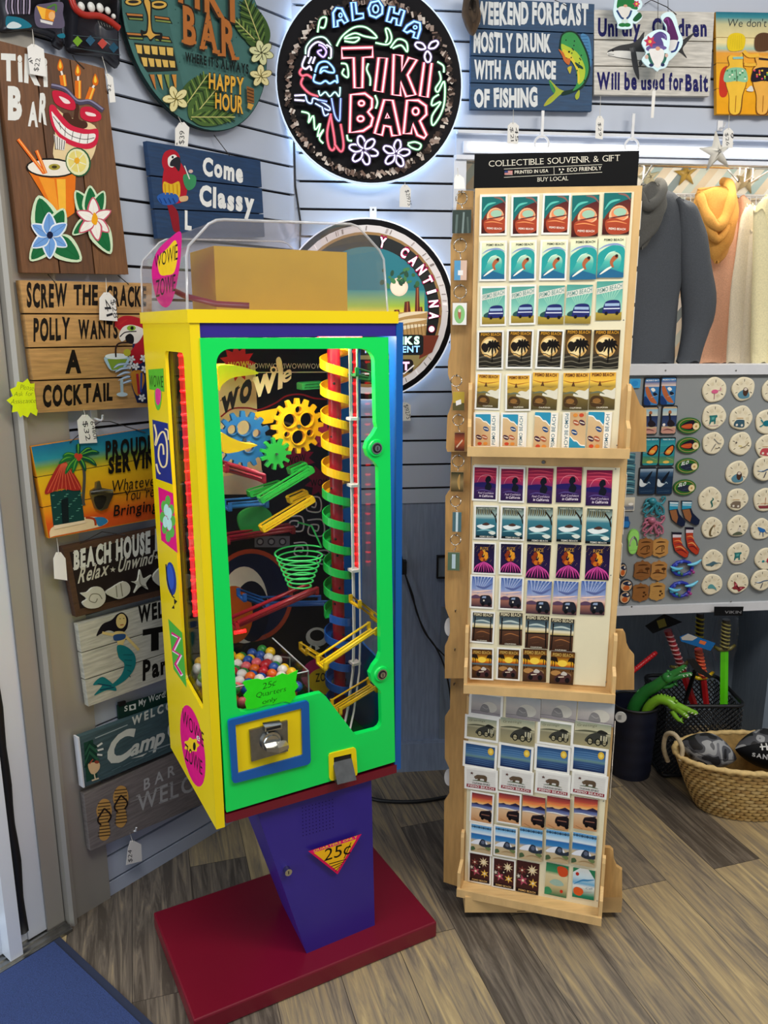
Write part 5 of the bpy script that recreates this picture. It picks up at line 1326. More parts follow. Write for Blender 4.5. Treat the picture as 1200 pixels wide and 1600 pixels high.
A.blob([(412, 950), (428, 975), (420, 1005), (400, 990)], '#f0a81c'); A = art(A, 'painted_flowers', t, 'painted blue and white flowers')
wire(LW, E3, [(618, 475, .012), (640, 510, .031), (720, 585, .032)], .032, t)

# --- round happy hour sign
RC = Plane(LW.M @ Vector((-.3478, 0, 2.2074)), 39)
t = thing('round_sign', 'round teal bar sign with tiki face and palm leaves, left of the neon disc', 'sign', RC, 0, -.018, -.22)
w = MB(RC); w.use('ink', '#47706a'); w.slab(ring(0, 0, .220, None, 72), -.030, -.018); w.use('ink', '#1c2c2c'); w.loft([[(x, y, z) for x, z in ring(0, 0, r, None, 72)] for r, y in ((.222, -.029), (.222, -.017))], True); w.build('disc', t)
A = MB(LW, .030); A.src(*G2)
A.poly([(60, 0), (385, 0), (395, 120), (440, 330), (490, 560), (520, 690), (420, 760), (330, 690), (200, 470), (110, 250), (55, 60)], '#3f655f')
for y0, c1 in ((95, '#b9763c'), (240, '#b9763c')):
    A.poly([(75, y0), (210, y0 + 10), (212, y0 + 65), (100, y0 + 55)], '#1c1c1a'); A.poly([(85, y0 + 5), (205, y0 + 14), (205, y0 + 28), (92, y0 + 20)], c1); A.poly([(100, y0 + 38), (205, y0 + 44), (205, y0 + 56), (108, y0 + 50)], '#7d8c46')
    A.poly([(290, y0 + 20), (405, y0 + 35), (430, y0 + 85), (300, y0 + 68)], '#1c1c1a'); A.poly([(296, y0 + 26), (400, y0 + 40), (406, y0 + 54), (298, y0 + 40)], c1); A.poly([(300, y0 + 52), (412, y0 + 64), (418, y0 + 78), (302, y0 + 64)], '#7d8c46')
A.oval(135, 15, 68, 34, '#1c1c1a'); A.oval(135, 15, 60, 26, '#d2a84e'); A.oval(135, 14, 40, 12, '#2a2420'); A.oval(325, 38, 68, 38, '#1c1c1a'); A.oval(325, 36, 60, 29, '#d2a84e'); A.oval(325, 34, 40, 12, '#2a2420')
A.blob([(205, 0), (270, 10), (272, 150), (285, 235), (350, 250), (340, 310), (300, 280), (265, 310), (240, 280), (200, 280), (190, 225), (230, 230), (236, 120)], '#1c1c1a'); A.blob([(215, 5), (258, 15), (262, 150), (278, 245), (335, 262), (300, 268), (262, 295), (238, 268), (205, 262), (240, 240), (246, 120)], '#cf9f4a')
A.poly([(140, 320), (430, 350), (470, 530), (240, 540), (190, 470)], '#22241f')
for k in range(5):
    A.poly([(150 + 58 * k, 335 + 5 * k), (198 + 58 * k, 340 + 5 * k), (200 + 58 * k, 405 + 4 * k), (165 + 56 * k, 398 + 4 * k)], '#d8b25c'); A.poly([(192 + 52 * k, 430 + 6 * k), (236 + 52 * k, 435 + 6 * k), (240 + 52 * k, 500 + 2 * k), (212 + 50 * k, 498 + 2 * k)], '#d8b25c')
for k in range(4): A.poly([(255 + 55 * k, 560), (290 + 55 * k, 560), (305 + 50 * k, 680), (290 + 50 * k, 650)], ['#b9763c', '#d2a84e', '#7d8c46', '#c98a3c'][k]); A.line([(252 + 55 * k, 558), (292 + 50 * k, 660)], 6, '#1c1c1a', False)
A = art(A, 'painted_tiki_face', t, 'painted tan tiki face')
def palmleaf(A, a, b2, wd, c1, c2, c3, n=9):
    dx, dy = b2[0] - a[0], b2[1] - a[1]
    P = lambda u, v: (a[0] + dx * u - dy * v, a[1] + dy * u + dx * v)
    A.blob([P(0, 0), P(.2, wd * .9), P(.5, wd), P(.8, wd * .6), P(1, 0), P(.8, -wd * .6), P(.5, -wd), P(.2, -wd * .9)], c1)
    for k in range(n):
        u = .08 + k / n * .85; s_ = (1 - abs(u - .45) * 1.2); A.line([P(u, 0), P(min(u + .16, 1), wd * s_ * .9)], 9, c2 if k % 2 else c3, False); A.line([P(u, 0), P(min(u + .16, 1), -wd * s_ * .9)], 9, c3 if k % 2 else c2, False)
    A.line([P(0, 0), P(1, 0)], 7, '#c6c078', False)
palmleaf(A, (530, 780), (690, 560), .32, '#3f5a2c', '#6f8840', '#26381f'); palmleaf(A, (560, 900), (760, 660), .28, '#4a6632', '#7d9448', '#26381f'); palmleaf(A, (560, 880), (890, 880), .2, '#4a6632', '#6f8840', '#26381f')
palmleaf(A, (1100, 380), (960, 0), .24, '#3f5a2c', '#6a8440', '#1f301a', 12); palmleaf(A, (1030, 300), (880, 150), .22, '#4a6632', '#7d9448', '#26381f')
def bloom(A, cx, cy, R, n, c1, c2, rot=0, sq=1.0):
    for k in range(n):
        r = rot + k * 2 * math.pi / n; A.oval(cx + R * .52 * math.cos(r), cy + R * .52 * math.sin(r) * sq, R * .52, R * .33, '#55542e', r, 12); A.oval(cx + R * .52 * math.cos(r), cy + R * .52 * math.sin(r) * sq, R * .47, R * .28, c1, r, 12)
        A.line([(cx, cy), (cx + R * .6 * math.cos(r), cy + R * .6 * math.sin(r) * sq)], R * .06, c2, False)
bloom(A, 440, 745, 100, 5, '#e2d69c', '#8c7c3c', .6); bloom(A, 1080, 400, 95, 6, '#d8d8a4', '#2c3020', .3); bloom(A, 1075, 575, 85, 5, '#e2d69c', '#7c6c34', .9)
A = art(A, 'painted_leaves', t, 'painted palm leaves and flowers')
for dx, c1, bo in ((0, '#2c2118', .075), (0, '#b06a32', .035)):
    A.text('BAR', (492, 318), (892, 445), (258, 255), c1, bo, -.02, gap=.16 if bo < .05 else .08)
    A.text('TIKI', (400, -10), (880, 170), (230, 230), c1, bo, -.02, gap=.16 if bo < .05 else .08)
for x, y in ((505, 318), (560, 330), (640, 366), (735, 396), (775, 420), (880, 448)): A.rect(x - 26, y - 14, x + 30, y + 8, '#b06a32')
A.text("WHERE IT'S ALWAYS", (505, 462), (980, 560), (62, 66), '#141a18', .045)
for c1, bo in (('#332a1a', .07), ('#e0a93e', .03)):
    A.text('HAPPY', (682, 665), (945, 715), (108, 120), c1, bo); A.text('HOUR', (730, 815), (940, 855), (110, 120), c1, bo)
A.poly([(965, 650), (1020, 672), (1022, 780), (970, 770)], '#8c5a2c'); A.poly([(975, 775), (1020, 790), (1000, 830), (970, 815)], '#c99a44')
for k in range(4): A.line([(970, 672 + k * 26), (1018, 690 + k * 25)], 8, '#4a3018', False)
for k in range(26): A.oval(430 + (k * 197) % 560, 80 + (k * 131) % 420, 4, 6, '#26403c', 0, 6)
A = art(A, 'lettering', t, 'orange, black and yellow lettering')

# --- blue parrot plank sign
t, A = sign('plank_sign', 'dark blue plank sign with red parrot, above the gumball machine dome', LW, C1, [(655, 629), (1162, 717), (1182, 968 + 90), (705, 1064)], .03, .016, 'wood', '#12365c', (.35, .69))
A.text('Come', (905, 775), (1085, 812), (72, 78), '#e8e8e4', .05, 0, .06); A.text('Classy', (890, 910), (1135, 950), (82, 84), '#e8e8e4', .05, 0, .06); A = art(A, 'lettering', t, 'white brush lettering'); A.text('L', (825, 1020), (855, 1025), 76, '#e8e8e4', .05); A = art(A, 'lettering', t)
A.blob([(790, 940), (800, 1000), (800, 1035), (775, 1030), (760, 970), (745, 900)], '#8a1a26')
A.blob([(735, 745), (780, 700), (830, 770), (835, 850), (815, 900), (760, 905), (725, 850)], '#b01c2c'); A.blob([(730, 812), (765, 822), (800, 812), (800, 880), (760, 875), (730, 860)], '#e0b428'); A.blob([(700, 880), (735, 860), (790, 870), (790, 905), (730, 915)], '#2c5ca8')
A.blob([(722, 720), (735, 680), (770, 668), (798, 690), (800, 725), (770, 760), (735, 760)], '#b01c2c'); A.blob([(750, 705), (775, 690), (790, 705), (775, 745), (752, 740)], '#e8e4dc'); A.blob([(765, 715), (795, 700), (806, 725), (798, 765), (780, 745), (758, 740)], '#26262c'); A.oval(770, 702, 5, 6, '#14141a')
for k in range(4): A.line([(735 + 18 * k, 822), (738 + 18 * k, 868)], 5, '#c89018', False); A.line([(710 + 20 * k, 885), (722 + 20 * k, 908)], 5, '#1c3c7c', False)
A.blob([(820, 780), (870, 785), (870, 830), (840, 850), (820, 820)], '#3c8c5c'); A.line([(822, 740), (845, 800)], 5, '#d8d8d0', False); A.oval(850, 765, 10, 8, '#d0b0a8'); A.blob([(800, 880), (835, 875), (835, 895), (805, 900)], '#d8b080')
A = art(A, 'painted_parrot', t, 'painted red parrot with a drink')
wire(LW, C1, [(790, 645, .032), (790, 585, .014)], .03, t); wire(LW, C1, [(955, 602, .014), (1025, 695, .032)], .03, t)

# --- cracker sign
t, A = sign('plank_sign', 'tan four-plank sign with black lettering and cocktail parrot', LW, C2, [(107, 62), (800 + 25, 78), (800 + 25, 750), (205, 783)], .03, .018, 'wood', '#b58a52', (.245, .50, .75))
A.text('SCREW', (145, 205), (365, 198), (122, 110), '#17120f', .045, 0, .06); A.text('THE', (400, 195), (532, 192), (100, 100), '#17120f', .045, 0, .06); A.text('CRACKE', (578, 198), (795, 198), (100, 98), '#17120f', .045, 0, .06)
A.text('POLLY', (182, 390), (380, 376), (115, 105), '#17120f', .045, 0, .07); A.text('WANTS', (425, 378), (640, 372), (95, 82), '#17120f', .045, 0, .07); A.text('A', (355, 562), (442, 560), 112, '#17120f', .05); A.text('COCKTAIL', (232, 748), (612, 712), (110, 85), '#17120f', .045, 0, .06)
A = art(A, 'lettering', t, 'black brush lettering')
A.poly([(720, 400), (800, 390), (800, 730), (745, 728), (715, 640)], '#232c54'); A.blob([(715, 560), (770, 555), (785, 610), (750, 690), (720, 640)], '#c8842c'); A.line([(745, 570), (755, 680)], 14, '#b02434'); A.line([(768, 565), (765, 670)], 10, '#2c50a0')
A.blob([(625, 310), (650, 265), (700, 255), (760, 270), (800, 300), (800, 470), (740, 520), (705, 460), (730, 400)], '#b3202c')
for k in range(6): A.line([(690 - 12 * k, 275 + 3 * k), (640 - 8 * k + 20, 300 + 4 * k)], 10, '#d23a30', False, taper=True)
A.blob([(645, 360), (670, 315), (720, 305), (780, 330), (770, 370), (740, 405), (700, 400), (690, 380), (660, 395)], '#e8e2d6'); A.blob([(690, 400), (680, 370), (705, 352), (725, 370), (722, 405)], '#1c1a1c'); A.line([(650, 370), (680, 345), (740, 340)], 6, '#2a2428'); A.oval(712, 322, 24, 15, '#8cb43c'); A.oval(716, 322, 9, 10, '#141414')
for x, y in ((712, 490), (735, 530), (700, 525), (775, 485), (780, 545), (765, 700)): bloom(A, x, y, 22, 5, '#f0f0f0', '#d0d0d8', .2)
A = art(A, 'painted_parrot', t, 'painted red parrot in a blue flowered shirt')
A.blob([(560, 480), (620, 470), (690, 480), (690, 510), (660, 545), (600, 552), (572, 520)], '#a8c8d8'); A.poly([(575, 490), (685, 490), (655, 545), (600, 550)], '#7d9c34'); A.oval(625, 475, 62, 16, '#e4ece8'); A.line([(622, 480), (622, 430), (640, 405), (690, 400)], 9, '#2c1c1c'); A.oval(683, 455, 20, 20, '#b8b434')
for k in range(5): A.line([(610 + 8 * k, 540 + 22 * k), (640 + 14 * k, 520 + 22 * k), (700, 515 + 24 * k)], 14, '#7fa0c0', taper=True); A.line([(610 + 8 * k, 540 + 22 * k), (640 + 14 * k, 520 + 22 * k), (700, 515 + 24 * k)], 4, '#e8f0f4', taper=True)
A.line([(652, 600), (655, 675)], 16, '#a8c0c8', False); A.oval(655, 682, 30, 12, '#b8ccd4')
A = art(A, 'painted_cocktail', t, 'painted green cocktail glass')
wire(LW, C2, [(300, 75, .032), (260, 30, .02)], .03, t); wire(LW, C2, [(640, 35, .02), (700, 85, .032)], .03, t)

# --- yellow note
q = [cpx(LW, C2, p, .036) for p in [(35, 715), (70, 690), (55, 655), (88, 640), (95, 612), (125, 618), (150, 597), (165, 625), (188, 622), (186, 660), (192, 700), (198, 760), (205, 770), (198, 800), (165, 780), (150, 808), (125, 795), (110, 808), (95, 775), (65, 780), (70, 745)]]
w = MB(LW); w.use('ink', '#dcee1c'); w.slab(q, -.0365, -.0355)
w.d = .0365; w.src(*C2)
for s_, a, b2, h in (('Please', (110, 655), (182, 662), 28), ('Ask for', (75, 692), (178, 690), 24), ('Assistance', (58, 735), (192, 728), 26)): w.text(s_, a, b2, h, '#3c4a20', -.02, .2, .08)
solo('paper_note', w, 'neon yellow starburst note asking for assistance, beside the tan plank sign', 'note', q[0][0], -.036, q[10][1])

# --- proudly serving sign
t, A = sign('plank_sign', 'sunset-coloured plank sign with red-roofed hut and bottle opener', LW, C2, [(170, 968), (840 + 40, 858), (845 + 40, 1352), (266, 1465)], .03, .016, 'ink', '#d88a1c', (.33, .66))
A.d = .0301
A.quadfade([(170, 968), (880, 854), (885, 1348), (266, 1463)], [(0, '#1c6c94'), (.16, '#2a8c9c'), (.24, '#7fa03c'), (.34, '#e0b41c'), (.62, '#eaa61a'), (.74, '#e88a1c'), (.85, '#d8561c'), (1, '#c8501c')])
for f in (.33, .66): A.line([(170 + 96 * f, 968 + 497 * f), (880, 858 + 494 * f - 4)], 4, '#4a3a1c', False)
A = art(A, 'painted_sunset', t, 'sunset background')
A.blob([(290, 1400), (460, 1350), (580, 1360), (545, 1400), (300, 1452), (272, 1460)], '#ead0a4'); A.blob([(500, 1355), (560, 1350), (585, 1375), (540, 1400), (520, 1375)], '#2f7cac'); A.line([(465, 1352), (510, 1360), (520, 1395)], 12, '#a83c1c')
A.poly([(270, 1215), (435, 1185), (460, 1375), (290, 1400)], '#12403c')
for k in range(22): A.line([(282 + (k * 47) % 160, 1232 + (k * 31) % 150 - ((k * 47) % 160) * .15), (296 + (k * 47) % 160, 1230 + (k * 31) % 150 - ((k * 47) % 160) * .15)], 4, '#5fa08c', False)
A.poly([(330, 1255), (368, 1242), (372, 1375), (338, 1385)], '#0c1c20'); A.poly([(290, 1395), (462, 1365), (462, 1380), (295, 1415)], '#ecd6b4')
A.blob([(330, 1045), (365, 1060), (440, 1185), (400, 1205), (330, 1195), (245, 1225), (262, 1160)], '#a82c24')
for k in range(8): A.line([(335 + k * 3, 1055), (258 + k * 25, 1215 - k * 3)], 5, '#d85c40', False)
A.line([(440, 1040), (456, 1120), (450, 1250), (455, 1285)], 16, '#4a4a44')
for dx, dy in ((-105, 40), (-70, 95), (-85, 0), (0, -70), (75, -40), (115, -20), (100, 50), (40, 80), (-30, 90)): A.line([(422, 1020), (422 + dx * .6, 1020 + dy * .6 - 12), (422 + dx, 1020 + dy)], 26, '#1c6c34' if dx < 0 else '#0f4c38', taper=True); A.line([(422, 1016), (422 + dx * .6, 1016 + dy * .6 - 14), (422 + dx * .9, 1012 + dy * .9)], 7, '#5fa83c', taper=True)
for x, y in ((412, 1015), (432, 1018), (424, 1030)): A.oval(x, y, 12, 14, '#c8402c')
A = art(A, 'painted_hut', t, 'painted red-roofed hut and palm')
A.text('PROUDLY', (570, 1030), (880, 985), (88, 84), '#17140f', .05, 0, .06); A.text('SERVIN', (585, 1112), (835, 1070), (80, 80), '#17140f', .05, 0, .06); A.text('Whateve', (600, 1212), (835, 1178), (62, 60), '#17140f', .0, .1, .06); A.line([(610, 1222), (840, 1196)], 4, '#17140f', False)
A.text("You 're", (668, 1262), (832, 1238), (58, 58), '#17140f', .0, .1, .06); A.text('Bringing', (612, 1345), (850, 1310), (58, 58), '#17140f', .01, .1, .05)
A = art(A, 'lettering', t, 'black lettering')
w = MB(LW); w.use('steel'); P = [cpx(LW, C2, p, .034) for p in [(520, 1160), (538, 1152), (548, 1190), (610, 1200), (612, 1225), (580, 1300), (545, 1315), (515, 1300), (490, 1225), (492, 1205), (518, 1190)]]
w.slab(P, -.038, -.030); P2 = [cpx(LW, C2, p, .04) for p in [(515, 1240), (580, 1238), (560, 1300), (530, 1302)]]
w.use('black'); w.slab(spl(P2, 3, True), -.0385, -.0378); w.use('steel'); A1, A2 = cpx(LW, C2, (495, 1218), .04), cpx(LW, C2, (608, 1210), .04); w.tube([(A1[0], -.038, A1[1]), ((A1[0] + A2[0]) / 2, -.052, (A1[1] + A2[1]) / 2 + .004), (A2[0], -.038, A2[1])], .005, 8)
o = w.build('bottle_opener', t); o['label'] = 'dark metal bottle opener'
wire(LW, C2, [(380, 945, .032), (430, 900, .02), (545, 830, .03), (600, 830, .03), (790, 890, .032)], .032, t)

# --- beach house rules
t, A = sign('wooden_sign', 'dark brown framed sign with raised cream beach lettering and seashells', LW, C3, [(270, 97), (770, -8), (770, 285), (328, 398)], .03, .018, 'wood', '#4a3020')
A.d = .0302; A.poly([(300, 118), (770, 22), (770, 262), (345, 362)], '#241c1a')
A = art(A, 'dark_panel', t)
A.text('BEACH', (318, 190), (478, 155), (72, 78), '#d8d8cc', .06, serif=.1); A.text('HOUSE', (500, 150), (648, 115), (80, 84), '#d8d8cc', .06, serif=.1); A.text('R', (668, 108), (702, 100), 84, '#d8d8cc', .06)
A.text('Relax', (335, 252), (462, 215), (62, 55), '#c8c4b0', .02, .25, .04); A.text('Unwind', (505, 205), (655, 165), (56, 52), '#c8c4b0', .02, .25, .04)
for x, y in ((486, 193), (675, 138)): A.poly(star(x, y, 13, 5, 5, -.3), '#c8c4b0')
w_ = A.build('raised_lettering', t); w_['label'] = 'raised cream lettering'
w = MB(LW); w.use('ink', '#c9c6b4')
f = lambda p: cpx(LW, C3, p, .032)
for pts in ([(345, 295), (372, 290), (395, 270), (430, 268), (450, 295), (448, 330), (420, 355), (375, 358), (352, 335), (372, 318)], [(452, 292), (480, 270), (530, 243), (556, 262), (552, 295), (515, 318), (485, 312)], [(565, 245), (590, 240), (600, 192), (615, 232), (650, 215), (625, 250), (635, 278), (605, 262), (575, 292), (588, 258)], [(655, 225), (690, 182), (720, 178), (740, 230), (720, 262), (685, 262)]):
    w.slab(spl([f(p) for p in pts], 3, True), -.036, -.030)
w.d = .0361; w.src(*C3); w.line([(440, 320), (425, 300), (395, 300), (385, 325), (410, 335), (420, 318)], 4, '#7c7866'); w.line([(500, 262), (505, 312)], 4, '#7c7866'); w.line([(520, 252), (528, 308)], 4, '#7c7866'); w.line([(600, 215), (605, 255), (630, 268)], 4, '#8c8876')
w.build('raised_seashells', t)
wire(LW, C3, [(345, 80, .032), (440, 30, .02), (540, 45, .032)], .03, t)

# --- mermaid sign
t, A = sign('plank_sign', 'whitewashed plank sign with a black-haired mermaid', LW, C3, [(335, 430), (760, 313), (765, 645), (382, 783)], .03, .018, 'wood', '#b9b7a8', (.34, .67))
A.text('WEL', (595, 420), (705, 395), (66, 62), '#14120f', .05, 0, .06); A.text('T', (615, 545), (720, 525), 85, '#14120f', .06); A.text('Par', (615, 668), (720, 638), (80, 70), '#14120f', .045, 0, .05)
A = art(A, 'lettering', t, 'black brush lettering')
A.blob([(415, 478), (440, 430), (480, 410), (505, 385), (530, 378), (552, 405), (545, 450), (515, 470), (470, 455), (435, 470)], '#17141c'); A.oval(522, 415, 22, 32, '#d8c07c', .1); A.line([(515, 405), (520, 405)], 3, '#201a18'); A.line([(530, 403), (536, 403)], 3, '#201a18'); A.line([(518, 432), (532, 430)], 4, '#a03c2c')
A.blob([(490, 465), (530, 460), (545, 480), (530, 520), (540, 560), (505, 560), (508, 515)], '#d8c07c'); A.line([(495, 475), (465, 470), (440, 465)], 12, '#d8c07c'); A.line([(540, 480), (570, 510), (598, 540)], 12, '#d8c07c'); A.blob([(488, 478), (512, 470), (540, 472), (535, 492), (495, 500)], '#2c4c7c')
A.blob([(505, 520), (545, 525), (580, 560), (582, 610), (550, 660), (500, 695), (470, 700), (520, 650), (535, 600), (510, 570)], '#197478'); A.blob([(490, 690), (440, 655), (400, 690), (440, 690), (405, 735), (460, 712), (500, 715)], '#197478'); A.line([(420, 685), (480, 695)], 5, '#0f3c54'); A.line([(430, 712), (490, 700)], 5, '#0f3c54')
for k in range(5): A.line([(530 + 6 * k, 560 + 22 * k), (570 - 2 * k, 560 + 24 * k)], 4, '#145a60')
A = art(A, 'painted_mermaid', t, 'painted mermaid with a teal tail')
# --- green strip sign
t, A = sign('metal_sign', 'small dark green strip sign tucked above the camp sign', LW, C3, [(508, 780), (790, 700), (790, 745), (512, 838)], .013, .006, 'ink', '#17342c')
A.text('My Word! H', (598, 782), (740, 732), (26, 28), '#d8dcd4', .01); A.poly([(556, 778), (585, 770), (586, 795), (558, 802)], '#d8dcd4'); A.oval(571, 786, 8, 8, '#17342c'); A.text('S', (536, 805), (550, 800), 22, '#d8dcd4', .02)
art(A, 'lettering', t); w = MB(LW); w.use('black'); P = [cpx(LW, C3, p, .02) for p in [(518, 770), (548, 762), (548, 778), (518, 788)]]; w.slab(P, -.0145, -.008); w.build('clip', t)
# --- camp sign
t, A = sign('wooden_sign', 'dark teal sign with cream script, drink and palm, second from floor', LW, C3, [(342, 915), (790, 755), (790, 955), (366, 1130)], .034, .017, 'wood', '#3c5458')
w = MB(LW); w.use('white_trim'); a, b2 = cpx(LW, C3, (341, 915), .034), cpx(LW, C3, (365, 1131), .034); w.loft([[(p[0] - .004, y, p[1]) for p in (a,) for y in (-.035, -.014)] + [(p[0], y, p[1]) for p in (a,) for y in (-.014, -.035)], [(b2[0] - .004, y, b2[1]) for y in (-.035, -.014)] + [(b2[0], y, b2[1]) for y in (-.014, -.035)]], False); o = w.build('edge', t); o['label'] = 'white left edge'
A.text('WELCO', (568, 865), (745, 790), (34, 34), '#c9cdc0', .04, 0, .02, gap=.25); A.line([(410, 920), (550, 862)], 4, '#9cacac', False)
A.text('C', (450, 1040), (560, 1000), (115, 115), '#ccd0c4', .04, .25); A.text('amp', (560, 998), (705, 940), (62, 66), '#ccd0c4', .035, .25, .03, gap=.02); A.text('C', (712, 925), (790, 905), 100, '#ccd0c4', .04, .25)
A.poly([(565, 1008), (635, 982), (615, 998)], '#ccd0c4'); A.line([(640, 978), (790, 925)], 4, '#9cacac', False)
A = art(A, 'lettering', t, 'cream script lettering')
A.poly([(360, 940), (400, 925), (420, 1085), (372, 1110)], '#1f4436')
for k in range(5): A.poly([(385, 930 + k * 14), (425 + k * 2, 960 + k * 18), (362, 975 + k * 18)], '#2c5c44' if k % 2 else '#17382c')
A.blob([(380, 1030), (425, 1025), (428, 1050), (410, 1072), (390, 1070)], '#d8b88c'); A.line([(405, 1070), (410, 1095)], 5, '#d8c8a4', False); A.line([(395, 1102), (425, 1092)], 6, '#d8c8a4', False); A.line([(385, 1030), (400, 1010)], 5, '#a84c34', False); A.oval(416, 1022, 10, 7, '#8c3c2c')
for a, b2 in (((418, 955), (440, 940)), ((420, 972), (445, 965)), ((418, 990), (440, 992))): A.line([a, b2], 8, '#d8dcd4', False)
A = art(A, 'painted_drink', t, 'painted drink and palm leaves')
for k in range(6): A.line([(480 + 50 * k, 1060 - 20 * k), (520 + 50 * k, 1040 - 20 * k)], 3, '#5c7478', False)
art(A, 'painted_ripples', t)
# --- bar sign
t, A = sign('wooden_sign', 'weathered grey-brown sign with striped flip-flops, lowest on the left wall', LW, C3, [(362, 1162), (920, 905), (950, 1172), (390, 1405)], .03, .018, 'wood', '#77706c', (.5,), gapw=.0006)
A.text('BAR', (620, 1145), (755, 1075), (46, 44), '#b4b4b0', .02, gap=.35); A.text('WELCO', (592, 1238), (905, 1118), (72, 72), '#b0b0ac', .015, gap=.14, serif=.09); A.line([(560, 1195), (900, 1060)], 2.5, '#9a9894', False)
A = art(A, 'lettering', t, 'pale lettering')
for (cx, cy, rot) in ((447, 1270, .1), (518, 1213, -.08)):
    A.blob([(cx - 32, cy - 40), (cx - 10, cy - 85), (cx + 22, cy - 82), (cx + 35, cy - 35), (cx + 22, cy + 10), (cx + 28, cy + 60), (cx + 8, cy + 90), (cx - 18, cy + 80), (cx - 18, cy + 20)], '#c99a54')
    for k in range(11): A.line([(cx - 26 + (6 if 5 < k < 9 else 0), cy - 68 + 14 * k), (cx + 28 - (8 if 4 < k < 7 else 0), cy - 74 + 14 * k)], 4.5, '#55442c', False)
    A.line([(cx + 2, cy - 48), (cx - 26, cy), (cx - 12, cy + 25)], 7, '#2a221c'); A.line([(cx + 2, cy - 48), (cx + 30, cy - 18), (cx + 18, cy + 12)], 7, '#2a221c')
art(A, 'painted_flip_flops', t, 'painted striped flip-flops')

# --- tiki masks at the top left
def mask(label, src, outline, d, build):
    q = [cpx(LW, src, p, .04) for p in outline]; cx = sum(p[0] for p in q) / len(q); cz = min(p[1] for p in q)
    t = thing('tiki_mask', label, 'tiki mask', LW, cx, -.014, cz); w = MB(LW); w.use('gloss', '#2a2a30')
    q = spl(q, 4, True); n = len(q); mx = sum(p[0] for p in q) / n; mz = sum(p[1] for p in q) / n
    rings = [[(mx + (x - mx) * k, -y, mz + (z - mz) * k) for x, z in q] for k, y in ((1, .014), (1, .022), (.93, .036), (.8, .043))]
    w.loft(rings, True); w.build('face', t); build(t); return t
def f1(t):
    A = MB(LW, .0435); A.src(*E3)
    for k in range(9): A.line([(60 + 24 * k, -40), (52 + 25 * k, 60), (70 + 22 * k, 120)], 13, '#a79aae' if k % 2 == 0 else '#4c4456')
    A.blob([(300, 60), (390, 30), (530, 20), (535, 120), (545, 230), (440, 240), (310, 220)], '#5c5468')
    A = art(A, 'painted_stripes', t, 'purple striped sides')
    A.poly([(310, 50), (470, 95), (455, 185), (355, 160)], '#e08a1c'); A.poly([(310, 50), (390, 75), (380, 165), (355, 160)], '#f0b43c'); A.oval(440, 135, 28, 36, '#e8b070'); A.poly([(340, 165), (450, 190), (445, 215), (345, 190)], '#d8d4d0'); A.line([(400, 70), (470, 40), (475, 100)], 16, '#4c7c34'); A = art(A, 'painted_drink', t, 'painted orange drink')
    A.blob([(50, 150), (90, 140), (190, 160), (270, 225), (180, 245), (60, 240)], '#176c80'); A.blob([(60, 215), (110, 185), (180, 215), (150, 240), (65, 240)], '#c8d4d4'); A.blob([(485, 300), (540, 285), (552, 320), (510, 325)], '#176c80')
    art(A, 'painted_tongue', t)
mask('dark purple-striped wooden tiki mask cut off at the top left corner', E3, [(30, -120), (300, -120), (530, -90), (535, 100), (555, 300), (565, 405), (490, 360), (480, 300), (280, 240), (60, 255), (45, 150)], .04, f1)
def f2(t):
    w = MB(LW); w.use('gloss', '#a8281c'); P = [cpx(LW, E3, p, .046) for p in [(600, -60), (640, 60), (720, 125), (850, 135), (940, 180), (1000, 225), (1018, 240)]]
    w.tube([(p[0], -.044, p[1]) for p in spl(P, 4)], .007, 10); o = w.build('lips', t); o['label'] = 'red lips'
    for k, (x, y, ww) in enumerate(((705, 50, 60), (790, 55, 66), (865, 62, 62), (930, 85, 50), (980, 135, 36))):
        w = MB(LW); w.use('gloss', '#dcdcd4'); a = cpx(LW, E3, (x, y), .05); r = ww * .18333 * 1.9 / 1250 / 2; w.ball((a[0], -.044, a[1]), r, .006, r * 1.1, 12, 8); w.build('tooth', t)
    A = MB(LW, .0435); A.src(*E3); A.blob([(820, 165), (880, 180), (960, 225), (970, 245), (900, 250)], '#1a1a1c')
    for k in range(6): A.line([(835 + 24 * k, 178 + 9 * k), (850 + 22 * k, 215 + 5 * k)], 7, '#d8d8d0', taper=True)
    for x, y, c1 in ((660, 350, '#6f9c28'), (770, 345, '#28536c'), (872, 370, '#b8463c'), (968, 405, '#1f4a60')): A.poly([(x - 42, y), (x, y - 45), (x + 42, y), (x, y + 48)], c1)
    A.line([(620, 300), (1030, 345)], 5, '#3c4c50', False); A.line([(620, 405), (1030, 470)], 5, '#3c4c50', False)
    art(A, 'painted_diamonds', t, 'coloured diamonds')
mask('black wooden tiki mask with red lips, white teeth and coloured diamonds', E3, [(600, -120), (1020, -120), (1030, 240), (1035, 400), (1042, 555), (1000, 545), (900, 470), (640, 430), (605, 300), (610, 130)], .04, f2)

